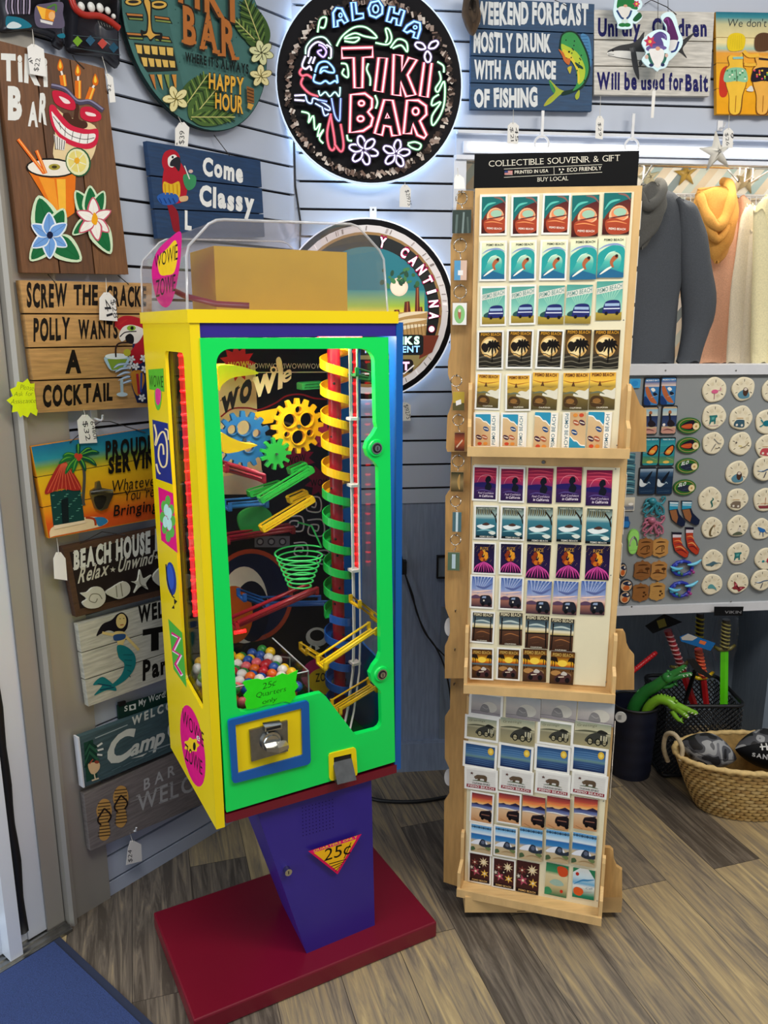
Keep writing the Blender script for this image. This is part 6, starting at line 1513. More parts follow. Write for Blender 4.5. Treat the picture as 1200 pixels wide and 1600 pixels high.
# --- neon disc
NC = (.2135, 2.1617)
NP = Plane(RW.M @ Vector((NC[0], 0, NC[1])), 84)
t = thing('neon_sign', 'round black lit bar sign with parrot and pink letters on the slat wall', 'neon sign', NP, 0, -.02, -.26)
w = MB(NP); w.use('ink', '#0d0b0f'); w.slab(ring(0, 0, .258, None, 80), -.05, -.03); w.build('disc', t)
w = MB(NP); w.use('backlit', '#dcecff'); w.loft([[(x, y, z) for x, z in ring(0, 0, r, None, 80)] for r, y in ((.2585, -.050), (.262, -.049), (.262, -.031), (.2585, -.030))], True, False); w.build('lit_rim', t)
A = MB(RW, .0502); A.src(*C4)
rn = random.Random(5); CX, CY, RX, RY = 588, 520, 492, 522
for k in range(330):
    r = 2 * math.pi * k / 330 + rn.uniform(-.02, .02); dr = rn.uniform(-.045, .045); ln = rn.uniform(.05, .10); wd = rn.uniform(10, 44); c1 = rn.choice(['#7c6458', '#a08c80', '#c8b8ac', '#4c3c34', '#e0d4c8', '#2c221e', '#1a1412'])
    a = r + rn.uniform(-.06, .06); A.line([(CX + RX * (1 - .055 + dr * .5) * math.cos(r), CY + RY * (1 - .055 + dr * .5) * math.sin(r)), (CX + RX * (1 - .05 + dr * .5 + ln * .6) * math.cos(a), CY + RY * (1 - .05 + dr * .5 + ln * .6) * math.sin(a))], wd * .6, c1, False)
A = art(A, 'wood_pattern_ring', t, 'brown patterned ring')
A.mat = 'neon'
PINK, PGL, GRN, BLU, WHT, RED, VIO = '#ffb0bc', '#7c1024', '#b8f0c4', '#8fd0ff', '#f4ecff', '#ff5468', '#c8a4f0'
GLOW2 = {PINK: '#e0405c', GRN: '#3c9c5c', BLU: '#2a6cc4', WHT: '#6c5c94', RED: '#b01c34', VIO: '#5c3c9c'}
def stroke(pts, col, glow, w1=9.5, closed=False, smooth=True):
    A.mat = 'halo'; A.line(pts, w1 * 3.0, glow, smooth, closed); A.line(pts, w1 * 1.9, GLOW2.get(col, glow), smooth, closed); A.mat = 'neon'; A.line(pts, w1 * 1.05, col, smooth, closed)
O = lambda *p: list(p)
for pts in (O((425, 295), (605, 290), (605, 345), (550, 348), (545, 525), (500, 525), (495, 350), (428, 352)), O((640, 350), (688, 352), (662, 550), (618, 542)), O((728, 330), (778, 338), (775, 425), (815, 350), (862, 362), (808, 450), (855, 565), (800, 575), (768, 490), (768, 570), (720, 565)), O((905, 378), (948, 382), (925, 580), (880, 572)),
            O((478, 565), (560, 558), (602, 590), (600, 640), (578, 665), (606, 700), (595, 745), (550, 775), (472, 785)), O((672, 595), (722, 598), (765, 800), (718, 803), (708, 752), (672, 745), (660, 800), (617, 790)), O((805, 598), (870, 598), (915, 630), (918, 680), (880, 718), (918, 800), (905, 818), (865, 800), (838, 735), (830, 790), (785, 792))):
    stroke(pts, PINK, PGL, 9, True, False)
for cx, cy, rx, ry in ((540, 615, 16, 14), (535, 705, 18, 15), (855, 662, 18, 20)): stroke(ring(cx, cy, rx, ry, 12), PINK, PGL, 7, True)
stroke([(690, 675), (702, 700), (680, 702)], PINK, PGL, 6, True, False)
A = art(A, 'pink_lettering', t, 'glowing pink lettering')
for pts in (O((375, 90), (395, 62), (425, 65), (462, 140), (440, 150), (425, 130), (400, 138), (402, 168), (380, 175)), O((480, 30), (505, 30), (512, 95), (550, 95), (552, 118), (490, 135)), O((580, 65), (595, 30), (640, 20), (662, 55), (660, 95), (625, 118), (590, 105)), O((705, 55), (730, 58), (728, 90), (755, 98), (765, 70), (790, 78), (765, 165), (742, 160), (745, 125), (722, 120), (710, 145), (685, 140)), O((805, 165), (845, 140), (880, 150), (882, 185), (865, 240), (840, 232), (848, 205), (825, 195), (805, 205), (785, 195))):
    stroke(pts, BLU, '#0c2c5c', 9, True, False)
stroke(ring(622, 68, 16, 22, 12), BLU, '#0c2c5c', 6, True); stroke(ring(418, 105, 9, 12, 8), BLU, '#0c2c5c', 5, True); stroke(ring(852, 175, 10, 9, 8), BLU, '#0c2c5c', 5, True)
A = art(A, 'blue_lettering', t, 'glowing blue lettering')
for pts in (O((285, 205), (300, 130), (335, 120), (325, 175), (300, 175)), O((395, 285), (430, 225), (500, 175), (570, 178), (630, 235), (560, 228), (500, 210), (440, 240), (525, 235), (500, 262), (440, 255)), O((620, 265), (690, 275), (715, 240), (700, 190), (680, 185), (690, 235), (680, 265)), O((708, 295), (750, 245), (800, 262), (805, 318), (770, 280), (720, 298)), O((420, 385), (455, 395), (462, 465), (428, 445), (440, 415)), O((580, 385), (570, 420), (590, 470), (590, 515)), O((980, 375), (1015, 400), (1018, 438)), O((990, 430), (1000, 480), (970, 530), (985, 550), (1020, 490), (1022, 600), (1000, 680), (955, 745), (950, 690), (1000, 610), (950, 630), (955, 590), (990, 565)), O((190, 665), (235, 680), (232, 730), (260, 690), (270, 770), (300, 735), (285, 810), (320, 770), (295, 820), (318, 850)), O((618, 570), (632, 610), (622, 648)), O((455, 800), (462, 830), (485, 835)), O((808, 850), (850, 842), (885, 858), (870, 885), (830, 875), (808, 855))):
    stroke(pts, GRN, '#123c22', 7)
A = art(A, 'green_leaves', t, 'glowing green leaves')
def nflower(cx, cy, R, n, rot):
    for k in range(n):
        r = rot + 2 * math.pi * k / n
        P = lambda u, v: (cx + R * (u * math.cos(r) - v * math.sin(r)), cy + R * (u * math.sin(r) + v * math.cos(r)))
        stroke([P(.15, 0), P(.5, .24), P(.9, .16), P(1, 0), P(.9, -.16), P(.5, -.24)], WHT, '#2c1840', 7, True)
for q_ in ((552, 890, 85, 6, .25), (740, 910, 80, 5, -1.4), (920, 305, 75, 3, -2.7)):
    nflower(*q_); A = art(A, 'white_flower', t, 'glowing white flower')
for pts, c1, g in ((O((215, 335), (220, 290), (260, 245), (315, 235), (350, 265), (368, 310), (362, 355), (345, 355)), '#b8e8d0', '#123c30'), (O((230, 350), (240, 300), (280, 265), (315, 275), (340, 300)), WHT, '#2a2a34'), (O((290, 280), (315, 290), (335, 320), (320, 350), (300, 340), (285, 320), (310, 310)), VIO, '#2a1a44'), (O((335, 280), (362, 300), (362, 350)), WHT, '#2a2a34'),
              (O((215, 345), (195, 400), (215, 420), (240, 405), (250, 430)), WHT, '#2a2a34'), (O((250, 350), (232, 390)), WHT, '#2a2a34'), (O((270, 350), (255, 390)), WHT, '#2a2a34'),
              (O((195, 415), (180, 440), (195, 460), (225, 455), (255, 475)), RED, '#4c0c1c'), (O((200, 470), (190, 510), (235, 560), (290, 580)), RED, '#4c0c1c'),
              (O((270, 440), (290, 390), (335, 378), (372, 410), (380, 440), (350, 440), (320, 430), (300, 445), (310, 415), (345, 410)), BLU, '#0c2c44'), (O((270, 450), (262, 490), (300, 505), (330, 490), (355, 505), (385, 490), (400, 500), (395, 455)), BLU, '#0c2c44'), (O((290, 545), (300, 575), (330, 555), (355, 580), (385, 555), (410, 580), (415, 525)), '#a8e8e8', '#0c343c'),
              (O((150, 575), (215, 572)), WHT, '#2a2a34'), (O((150, 600), (210, 605)), WHT, '#2a2a34'), (O((215, 575), (225, 610), (250, 620), (265, 590), (350, 640), (345, 660), (270, 620)), '#a8c4ff', '#14244c'), (O((310, 640), (325, 690), (350, 680)), '#a8c4ff', '#14244c'),
              (O((365, 590), (385, 690), (410, 722), (415, 680), (418, 590)), '#7f9cff', '#14144c'), (O((290, 600), (340, 610)), '#7f9cff', '#14144c'),
              (O((362, 680), (340, 790), (350, 870), (372, 892), (385, 850), (360, 690)), RED, '#4c0c1c'), (O((385, 860), (420, 900), (435, 860), (418, 740)), RED, '#4c0c1c')):
    stroke(pts, c1, g, 7)
A = art(A, 'parrot_outline', t, 'glowing multicoloured parrot outline')
w = MB(NP); w.use('backlit', '#e8f2ff'); w.slab(ring(0, 0, .2565, None, 64), -.0255, -.0235); w.slab(ring(0, 0, .05, None, 24), -.0235, -.002)
w.build('back_light', t)
l = bpy.data.lights.new('neon_glow', 'AREA'); l.shape = 'DISK'; l.size = .50; l.energy = 3.2; l.color = (.62, .82, 1)
o = bpy.data.objects.new('neon_glow', l); COL.objects.link(o); o.matrix_world = NP.M @ Matrix.Translation((0, -.0225, 0)) @ Matrix.Rotation(math.radians(90), 4, 'X') ; o.rotation_euler = (NP.M @ Matrix.Rotation(math.radians(90), 4, 'X')).to_euler()
w = MB(RW); w.use('black'); w.tube([(-.005 + .004, -.004, z) for z in (2.2, 2.0, 1.9)] + [(.012, -.004, 1.8), (.004, -.006, 1.65), (.02, -.006, 1.5)], .0028, 8)
solo('power_cord', w, 'black power cord running down the wall corner from the neon disc', 'cord', 0, 0, 1.5)

# --- cantina disc
KC = (.2030, 1.5464)
KP = Plane(RW.M @ Vector((KC[0], 0, KC[1])), 84)
t = thing('neon_sign', 'round lit desert cantina sign half hidden behind the gumball machine', 'neon sign', KP, 0, -.02, -.262)
w = MB(KP); w.use('ink', '#0d0b0f'); w.slab(ring(0, 0, .259, None, 80), -.05, -.03); w.build('disc', t)
w = MB(KP); w.use('backlit', '#f0f4ff'); w.loft([[(x, y, z) for x, z in ring(0, 0, r, None, 80)] for r, y in ((.2595, -.050), (.263, -.049), (.263, -.031), (.2595, -.030))], True, False); w.build('lit_rim', t)
A = MB(KP, .0502, 'backlit'); A.map = lambda x, y: (x, -y)
an = lambda r, t0, t1, n=40: [(r * math.cos(math.radians(t0 + (t1 - t0) * k / n)), r * math.sin(math.radians(t0 + (t1 - t0) * k / n))) for k in range(n + 1)]
A.line(an(.2335, 0, 360), .019, '#c9c2c0', False); A.line(an(.219, 0, 360), .010, '#8c6a3c', False); A.line(an(.199, -200, 60), .034, '#0d1214', False)
for k in range(60):
    r = rn.uniform(0, 6.28); A.line([(.227 * math.cos(r), .227 * math.sin(r)), (.240 * math.cos(r + .01), .240 * math.sin(r + .01))], .003, rn.choice(['#7c706c', '#efe8e4', '#a09490']), False)
A = art(A, 'patterned_ring', t, 'pale and brown ring')
A.mat = 'backlit'
A.poly(an(.182, 150, 390, 50), '#1c6c78'); A.fade(-.17, -.06, .17, .03, [(0, '#2a8484'), (.5, '#9cb43c'), (.75, '#f0d03c'), (1, '#c89a4c')]); A.oval(.094, -.070, .0265, None, '#e8cbb4', 0, 28); A.oval(.092, -.069, .021, None, '#f0d8c0', 0, 24)
for k in range(20): A.oval(.11 + rn.uniform(-.07, .04), -.10 + rn.uniform(-.02, .03), rn.uniform(.005, .013), rn.uniform(.003, .007), rn.choice(['#2c5c34', '#3c7444', '#1c4430']), rn.uniform(0, 3), 8)
for x, h, wd in ((.119, .045, .012), (.149, .085, .008), (.088, .022, .012), (.158, .03, .010)): A.poly([(x - wd, .018), (x - wd * .7, .018 - h), (x + wd * .5, .018 - h * 1.05), (x + wd, .018)], '#5c2418'); A.line([(x, .018), (x, .018 - h)], .003, '#a85c34', False)
A.poly([(-.18, .012), (.18, .0), (.175, .075), (-.16, .075)], '#b08a54')
for y0 in (.01, .03, .047): A.line([(.05, y0 + .02), (.11, y0), (.178, y0 - .008)], .011, '#e8d4b0', taper=True)
for k in range(12): A.line([(.05 + .011 * k, .036), (.054 + .011 * k, .07)], .002, '#7c5c30', False)
A.poly([(-.2, .075), (.208, .075), (.19, .12), (.13, .18), (-.1, .19), (-.17, .14)], '#8c7c4c'); A.poly([(.165, .07), (.215, .07), (.195, .12), (.155, .14)], '#6c2c1c')
A.poly(rrect(-.13, .068, .168, .128, .01), '#0c1418'); A.poly(rrect(-.06, .14, .138, .180, .012), '#140c10'); A.line([(-.06, .182), (.11, .183), (.140, .158)], .004, '#efe8e4', False)
A = art(A, 'desert_scene', t, 'lit desert scene with moon and rock towers')
for i, ch in enumerate('Y CANTINA'):
    if ch == ' ': continue
    th = math.radians(-77 + i * 10.1); cx, cy = .199 * math.cos(th), .199 * math.sin(th); ux, uy = -math.sin(th), math.cos(th); hw = .004 if ch == 'I' else .010
    p0 = (cx - ux * hw - math.cos(th) * .013, cy - uy * hw - math.sin(th) * .013); p1 = (cx + ux * hw - math.cos(th) * .013, cy + uy * hw - math.sin(th) * .013)
    A.mat = 'ink'; A.text(ch, p0, p1, .028, '#b01c54', .12, upright=False); A.mat = 'neon'; A.text(ch, p0, p1, .026, '#ffd4e4', .03, upright=False)
th = math.radians(15); A.mat = 'ink'; A.oval(.199 * math.cos(th), .199 * math.sin(th), .012, None, '#8c1c44'); A.mat = 'neon'; A.oval(.199 * math.cos(th), .199 * math.sin(th), .0085, None, '#ffd4d8')
A = art(A, 'arched_lettering', t, 'glowing pink arched lettering')
for wd_, p0, p1, h_, c_, bo in (('DRINKS', (.02, .097), (.156, .095), .021, '#bff0d4', .05), ('RT', (-.008, .121), (.022, .121), .018, '#8fc4ff', .02), ('ENT', (.104, .120), (.157, .119), .018, '#8fc4ff', .02), ('T', (.105, .171), (.126, .171), .022, '#ffb4e0', .05)):
    A.mat = 'neon'; A.text(wd_, p0, p1, h_, c_, bo); A = art(A, 'lit_word', t)

w = MB(KP); w.use('backlit', '#e8f2ff'); w.slab(ring(0, 0, .257, None, 64), -.0255, -.0235); w.slab(ring(0, 0, .05, None, 24), -.0235, -.002); w.build('back_light', t)
l2 = l.copy(); l2.energy = 2.0; o2 = bpy.data.objects.new('neon_glow', l2); COL.objects.link(o2); o2.matrix_world = KP.M @ Matrix.Translation((0, -.0225, 0)) @ Matrix.Rotation(math.radians(90), 4, 'X'); o2.rotation_euler = o.rotation_euler
w = MB(RW); w.use('hook_white'); q = RW.px(583, 330, .004); w.box(q[0] - .010, q[0] + .010, -.006, 0, q[1] - .02, q[1] + .012); w.use('black'); w.ball((q[0], -.006, q[1] + .004), .003, .001, .003, 8, 6)
solo('wall_bracket', w, 'small white bracket above the cantina sign', 'bracket', q[0], 0, q[1])

# --- weekend forecast
t, A = sign('plank_sign', 'square blue plank sign with white fishing joke and green fish', RW, G1, [(168, -18), (1056, 30), (1036, 800), (160, 786)], .025, .016, 'wood', '#123f64', (.27, .515, .76))
for s_, a, b2, h in (('WEEKEND FORECAST', (200, 165), (1012, 170), (145, 135)), ('MOSTLY DRUNK', (185, 370), (742, 368), (130, 115)), ('WITH A CHANCE', (188, 565), (778, 565), (120, 115)), ('OF FISHING', (188, 765), (645, 765), (115, 125))): A.text(s_, a, b2, h, '#dfe1e0', .055, 0, .07, gap=.05)
A = art(A, 'lettering', t, 'white brush lettering')
A.line([(735, 580), (765, 660), (830, 670), (920, 650), (975, 600)], 20, '#3c8c4c'); A.blob([(690, 765), (720, 715), (775, 655), (730, 575), (800, 640), (840, 660), (800, 690), (740, 745)], '#a8b43c')
A.blob([(960, 245), (1015, 270), (1035, 380), (1030, 480), (1000, 440), (965, 330)], '#4c84b0')
for k in range(8): A.line([(955 + 4 * k, 265 + 20 * k), (1005 + 3 * k, 260 + 24 * k)], 3, '#1f4470', False)
A.blob([(805, 300), (820, 245), (870, 222), (930, 240), (980, 320), (1018, 420), (1022, 530), (975, 630), (900, 670), (820, 690), (830, 660), (900, 640), (935, 590), (920, 500), (880, 440), (820, 400), (800, 360)], '#173428')
A.blob([(815, 305), (828, 255), (870, 234), (922, 250), (970, 330), (1005, 425), (1010, 525), (965, 615), (900, 655), (930, 595), (920, 500), (880, 430), (820, 380)], '#3c9450'); A.blob([(815, 320), (850, 330), (930, 380), (985, 480), (980, 570), (940, 610), (945, 550), (925, 470), (880, 420), (830, 380)], '#b4c83c'); A.blob([(830, 355), (880, 390), (930, 470), (950, 560), (935, 600), (930, 520), (890, 440), (830, 400)], '#e0c83c')
for k in range(26): A.oval(850 + (k * 53) % 140, 290 + (k * 71) % 300, 5, 6, '#17342c', 0, 7) if abs((850 + (k * 53) % 140) - (870 + ((k * 71) % 300) * .42)) < 60 else None
A.blob([(795, 355), (830, 380), (850, 420), (880, 425), (870, 470), (835, 440), (820, 400)], '#c86c34'); A.blob([(860, 490), (890, 480), (880, 530), (870, 520)], '#c8b83c'); A.blob([(915, 450), (965, 480), (970, 500), (930, 480)], '#1f4438'); A.oval(872, 375, 7, 7, '#141414'); A.line([(690, 760), (760, 690)], 14, '#d8843c', taper=True); A.blob([(915, 690), (945, 650), (945, 700), (925, 720)], '#a8b43c')
art(A, 'painted_fish', t, 'painted green and yellow fish')
wire(RW, G1, [(380, 10, .027), (395, -60, .01)], .02, t); wire(RW, G1, [(860, 45, .027), (770, 0, .02), (740, -40, .01)], .02, t)
# --- shark sign
t, A = sign('plank_sign', 'whitewashed three-plank sign with grey shark behind the hanging gnomes', RW, C5, [(548, 37), (999, 46), (980, 360), (548, 355)], .025, .016, 'wood', '#cbc6bc', (.345, .655))
A.text('Unruly', (562, 132), (722, 134), (62, 60), '#1c1c5c', .045, 0, .04); A = art(A, 'lettering', t, 'navy brush lettering'); A.text('Children', (765, 132), (970, 135), (60, 58), '#1c1c5c', .045, 0, .04); A = art(A, 'lettering', t, 'navy brush lettering'); A.text('Will be', (558, 332), (708, 335), (58, 60), '#1c1c5c', .045, 0, .04); A.text('used', (724, 334), (812, 334), (48, 55), '#1c1c5c', .045, 0, .04); A.text('for', (828, 334), (882, 335), 58, '#1c1c5c', .045, 0, .04); A.text('Bait', (890, 338), (975, 340), (56, 62), '#1c1c5c', .045, 0, .04)
A = art(A, 'lettering', t, 'navy brush lettering')
A.blob([(597, 195), (640, 172), (700, 158), (735, 120), (738, 150), (800, 170), (850, 172), (880, 150), (925, 122), (895, 160), (880, 185), (895, 218), (862, 195), (800, 200), (720, 200), (640, 200)], '#3c3c3e'); A.blob([(597, 198), (640, 190), (720, 195), (800, 200), (740, 225), (660, 218), (610, 212)], '#e4e2dc'); A.line([(600, 208), (660, 220), (740, 226), (800, 202)], 2, '#2a2a2c'); A.blob([(685, 190), (700, 180), (712, 240), (716, 300), (695, 260)], '#4c4c4e'); A.blob([(715, 232), (735, 228), (720, 250)], '#4c4c4e'); A.oval(618, 190, 4, 4, '#141414'); A.line([(600, 203), (622, 205)], 2, '#2a2a2c')
for k in range(3): A.line([(682 + 5 * k, 180), (684 + 5 * k, 195)], 1.6, '#8c8c8c', False)
art(A, 'painted_shark', t, 'painted grey shark')
wire(RW, E8, [(310, 30, .02), (360, 0, .012), (470, 50, .02), (540, 105, .027)], .02, t)
# --- beach women sign
t, A = sign('plank_sign', 'yellow beach sign with two women seen from behind, cut off at right edge', RW, E8, [(823, 85), (1420, 95), (1420, 826), (830, 822)], .025, .016, 'ink', '#e0a02c', (.25, .5, .75))
A.d = .0251
A.quadfade([(823, 85), (1420, 95), (1420, 826), (830, 822)], [(0, '#1c6c84'), (.05, '#3c8c94'), (.12, '#c8c090'), (.3, '#f0dca0'), (.36, '#a8c4b0'), (.40, '#e8a03c'), (.6, '#f0ae1c'), (1, '#f0a414')])
for f in (.25, .5, .75): A.line([(825, 85 + 737 * f), (1420, 95 + 731 * f)], 4, '#8c6a2c', False)
A = art(A, 'painted_beach', t)
A.text("We don't Skinny", (905, 192), (1400, 196), (55, 58), '#2c3438', -.005, .1, .06)
A = art(A, 'lettering', t)
A.blob([(855, 530), (890, 480), (910, 500), (905, 680), (850, 685)], '#c8341c')
def woman(A, ox, skin, hairc, suit, dots):
    S = lambda pts: [(x + ox, y) for x, y in pts]
    A.blob(S([(925, 400), (990, 405), (1020, 380), (1025, 480), (1040, 500), (1045, 600), (1020, 690), (1000, 820), (920, 820), (915, 690), (890, 600), (890, 500), (915, 470), (905, 420)]), '#7c4a14'); A.blob(S([(930, 400), (990, 405), (1015, 385), (1018, 480), (1035, 505), (1040, 600), (1012, 690), (992, 812), (926, 812), (920, 690), (896, 600), (896, 505), (922, 470), (912, 420)]), skin)
    A.blob(S([(890, 520), (935, 490), (1010, 490), (1045, 520), (1048, 590), (970, 585), (885, 590)]), suit)
    for k in range(16): A.oval(905 + ox + (k * 37) % 130, 510 + (k * 29) % 72, 7, 7, dots[k % len(dots)], 0, 8)
    A.line(S([(968, 500), (975, 590)]), 3, '#4c3c24'); A.line(S([(968, 690), (962, 810)]), 4, '#a86a1c')
    A.blob(S([(905, 340), (910, 270), (950, 240), (1010, 245), (1035, 280), (1025, 345), (1000, 365), (930, 370)]), hairc)
    for k in range(6): A.line(S([(935 + 14 * k, 255), (920 + 18 * k, 355)]), 4, '#8c6a10' if ox == 0 else '#2c1c10', taper=True)
woman(A, 0, '#f2c03c', '#e8c81c', '#8cc49c', ['#3c8c5c', '#f0f0d8', '#5ca87c']); A.line([(945, 420), (1018, 418)], 16, '#8cc4c0')
woman(A, 195, '#eeb04c', '#5c3c24', '#1c1424', ['#d83c6c', '#f0c83c', '#5cb45c', '#e88c3c']); A.line([(1130, 425), (1230, 435)], 14, '#2c2028')
A.line([(1020, 370), (1060, 405), (1130, 400)], 26, '#f0b83c'); A.line([(1025, 465), (1060, 470), (1110, 468)], 22, '#f0b83c'); A.blob([(1040, 655), (1075, 620), (1090, 660)], '#e0dcd0')
art(A, 'painted_women', t, 'two painted women from behind')
# --- hanging gnomes and the brown carving
def ornament(label, src, outline, d, paint, cordtop, extra=None):
    q = [cpx(RW, src, p, d) for p in outline]; cx = sum(p[0] for p in q) / len(q); cz = min(p[1] for p in q)
    t = thing('hanging_ornament', label, 'ornament', RW, cx, -d, cz, 'hanging gnome ornaments'); w = MB(RW); w.use('gloss', '#b4d8e0'); w.slab(spl(q, 3, True), -d, -d + .004); w.build('cutout', t)
    A = MB(RW, d); A.src(*src); paint(A); art(A, 'painted_gnome', t)
    wire(RW, src, cordtop, d - .002, t, 'twine', .0008, 'cord')
def gn1(A):
    A.blob([(110, 30), (130, -30), (200, -40), (255, 40), (250, 70), (160, 45), (115, 60)], '#237a3c'); A.blob([(118, 60), (160, 45), (215, 60), (205, 110), (170, 140), (140, 120)], '#e8e4dc'); A.oval(172, 42, 14, 10, '#d8a084'); A.poly(star(252, 28, 28, 16, 6), '#c83c5c'); A.oval(252, 28, 8, 8, '#f0c84c'); A.line([(110, 75), (140, 125), (160, 135)], 14, '#2c4c7c'); A.line([(215, 75), (200, 115), (180, 135)], 14, '#2c4c7c'); A.rect(145, 140, 165, 165, '#d8e8e0'); A.rect(170, 140, 190, 165, '#d8e8e0'); A.oval(150, 180, 28, 14, '#237a3c'); A.oval(185, 180, 24, 14, '#237a3c'); A.blob([(225, 140), (270, 90), (290, 120), (250, 155)], '#1c5c34')
ornament('small hanging gnome cutout with green hat over the shark sign', E8, [(85, 60), (100, -20), (130, -60), (210, -60), (290, 10), (285, 60), (255, 80), (295, 120), (250, 170), (225, 165), (215, 205), (120, 205), (115, 165), (90, 110)], .075, gn1, [(170, -55), (175, -120)])
def gn2(A):
    A.blob([(445, 150), (470, 122), (505, 140), (540, 230), (550, 290), (480, 300), (470, 190)], '#5c2460'); A.line([(452, 152), (475, 135), (490, 190)], 10, '#8c3c8c', taper=True); A.blob([(475, 295), (550, 295), (510, 370), (480, 350)], '#e8e6e4'); A.line([(555, 300), (535, 360), (500, 375)], 14, '#2c3c7c')
ornament('hanging gnome cutout with a tall dark purple hat, partly covered', E8, [(425, 120), (480, 85), (530, 110), (560, 220), (585, 280), (575, 340), (510, 420), (470, 440), (480, 330), (465, 200)], .068, gn2, [(480, 95), (478, -120)])
def gn3(A):
    A.blob([(345, 340), (370, 260), (420, 228), (465, 250), (470, 290), (450, 280), (430, 275), (445, 310), (440, 350)], '#5c4c8c'); A.line([(440, 245), (462, 268), (450, 285)], 8, '#8c7cbc', taper=True); A.blob([(320, 355), (345, 330), (440, 330), (470, 345), (440, 362), (350, 370)], '#6c5c9c'); A.blob([(340, 365), (380, 350), (440, 355), (450, 410), (420, 480), (402, 490), (370, 460)], '#efece8'); A.oval(405, 350, 17, 15, '#d8a084'); A.poly(star(348, 300, 46, 26, 6, .2), '#c83c5c'); A.oval(348, 300, 12, 12, '#f0c05c')
    A.line([(335, 385), (350, 430), (370, 470)], 20, '#2c6c5c'); A.line([(465, 385), (455, 430), (435, 465)], 20, '#2c6c5c'); A.oval(358, 470, 16, 12, '#24305c'); A.oval(440, 468, 14, 12, '#24305c'); A.oval(325, 410, 12, 16, '#dcb8a8'); A.oval(468, 400, 12, 14, '#dcb8a8')
ornament('hanging gnome cutout with lavender hat, pink flower and white beard, frontmost', E8, [(290, 310), (320, 260), (380, 220), (440, 215), (490, 250), (490, 320), (480, 370), (490, 400), (470, 480), (420, 500), (400, 515), (370, 490), (330, 480), (290, 430), (320, 380)], .085, gn3, [(405, 225), (408, -120)])
q = [cpx(RW, G1, p, .05) for p in [(125, -60), (200, -60), (222, 60), (235, 130), (215, 200), (185, 258), (160, 255), (125, 190), (98, 110), (100, 60)]]
n = len(spl(q, 4, True)); Q = spl(q, 4, True); mx = sum(p[0] for p in Q) / n; mz = sum(p[1] for p in Q) / n
plain('carved_bark', '#5a4632', .8, 0, .35, 60, (1, 1, .3), .8)
w = MB(RW); w.use('carved_bark'); w.loft([[(mx + (x - mx) * k, y, mz + (z - mz) * k) for x, z in Q] for k, y in ((.5, -.035), (.9, -.042), (1, -.055), (.9, -.068), (.5, -.075))], True)
solo('wood_carving', w, 'brown carved wooden ornament hanging at the blue sign corner', 'carving', mx, -.05, min(p[1] for p in q))

# --- price tags
price_tag('white price tag hanging over the tall brown plank sign', LW, E3, (275, 250), [(268, 375), (305, 380), (372, 420), (395, 655), (255, 630), (232, 400)], .038, [('$22', (325, 610), (345, 500), 40), ('41', (290, 540), (265, 490), 30)])
price_tag('grey-white price tag at the right edge of the tall brown plank sign', LW, E3, (870, 480), [(900, 630), (925, 628), (962, 660), (985, 870), (935, 875), (915, 680)], .036, [('$2', (940, 780), (945, 720), 30)])
price_tag('white price tag hanging from the round teal sign', LW, C1, (795, 520), [(800, 548), (822, 545), (845, 570), (838, 655), (782, 650), (782, 575)], .03, [('$39', (820, 645), (825, 585), 22)])
price_tag('white price tag in front of the cracker sign', LW, C2, (575, 50), [(565, 128), (592, 128), (628, 165), (638, 285), (540, 278), (540, 160)], .04, [('$28', (600, 170), (620, 270), 26), ('41', (560, 170), (580, 260), 36)])
price_tag('white price tag above the red-roofed hut sign', LW, C2, (455, 765), [(448, 793), (475, 793), (512, 830), (528, 945), (432, 950), (420, 825)], .036, [('$32', (448, 830), (468, 935), 26), ('641101', (490, 830), (510, 925), 22)])
price_tag('blank white price tag below the red-roofed hut sign', LW, C3, (245, 58), [(242, 118), (262, 118), (282, 145), (290, 240), (234, 232), (230, 145)], .034, [])
price_tag('white price tag on a hook under the flip-flop sign', LW, D8, (650, 645), [(652, 683), (672, 684), (706, 702), (710, 785), (630, 805), (640, 720)], .03, [('$24', (660, 790), (660, 730), 20)])
price_tag('white price tag below the round neon bar sign', RW, C4, (797, 1062), [(785, 1082), (810, 1083), (833, 1110), (828, 1215), (765, 1212), (768, 1108)], .05, [('$21975', (800, 1115), (815, 1205), 22)])
price_tag('white price tag below the cantina sign', RW, E4, (328, 1320), [(312, 1365), (345, 1365), (375, 1385), (372, 1495), (285, 1498), (288, 1385)], .05, [('$19275', (325, 1385), (345, 1485), 30)])
price_tag('cream price tag below the blue fishing sign', RW, C5, (245, 410), [(235, 460), (252, 460), (266, 472), (262, 542), (222, 538), (224, 472)], .05, [('$21', (232, 478), (236, 530), 12), ('45', (250, 478), (252, 530), 12)])
price_tag('cream price tag below the whitewashed shark sign', RW, C5, (572, 360), [(562, 435), (576, 435), (585, 450), (580, 523), (552, 518), (555, 450)], .05, [('$29', (563, 460), (565, 510), 11)])
price_tag('white price tag under the yellow beach women sign', RW, E8, (920, 830), [(905, 925), (925, 923), (950, 950), (945, 1070), (868, 1060), (880, 945)], .06, [('$26', (890, 960), (900, 1050), 24), ('9', (925, 960), (932, 1000), 24)])
price_tag('thin translucent tag strip hanging below the lavender-hatted gnome', RW, E8, (395, 510), [(378, 640), (385, 640), (390, 660), (375, 850), (355, 850), (365, 660)], .085, [])
price_tag('cream tag hanging above the topmost keychain of the rack', RT[0], C5, (35, 630), [(30, 655), (44, 655), (60, 668), (64, 708), (22, 708), (24, 668)], .0, [])
# --- hooks
wall_hook(LW, C2, (548, 825), 'white wall hook above the red-roofed hut sign'); wall_hook(LW, D8, (672, 635), 'white wall hook under the flip-flop sign')
wall_hook(RW, C5, (1030, 480), 'white hook under the beach women sign', .02)
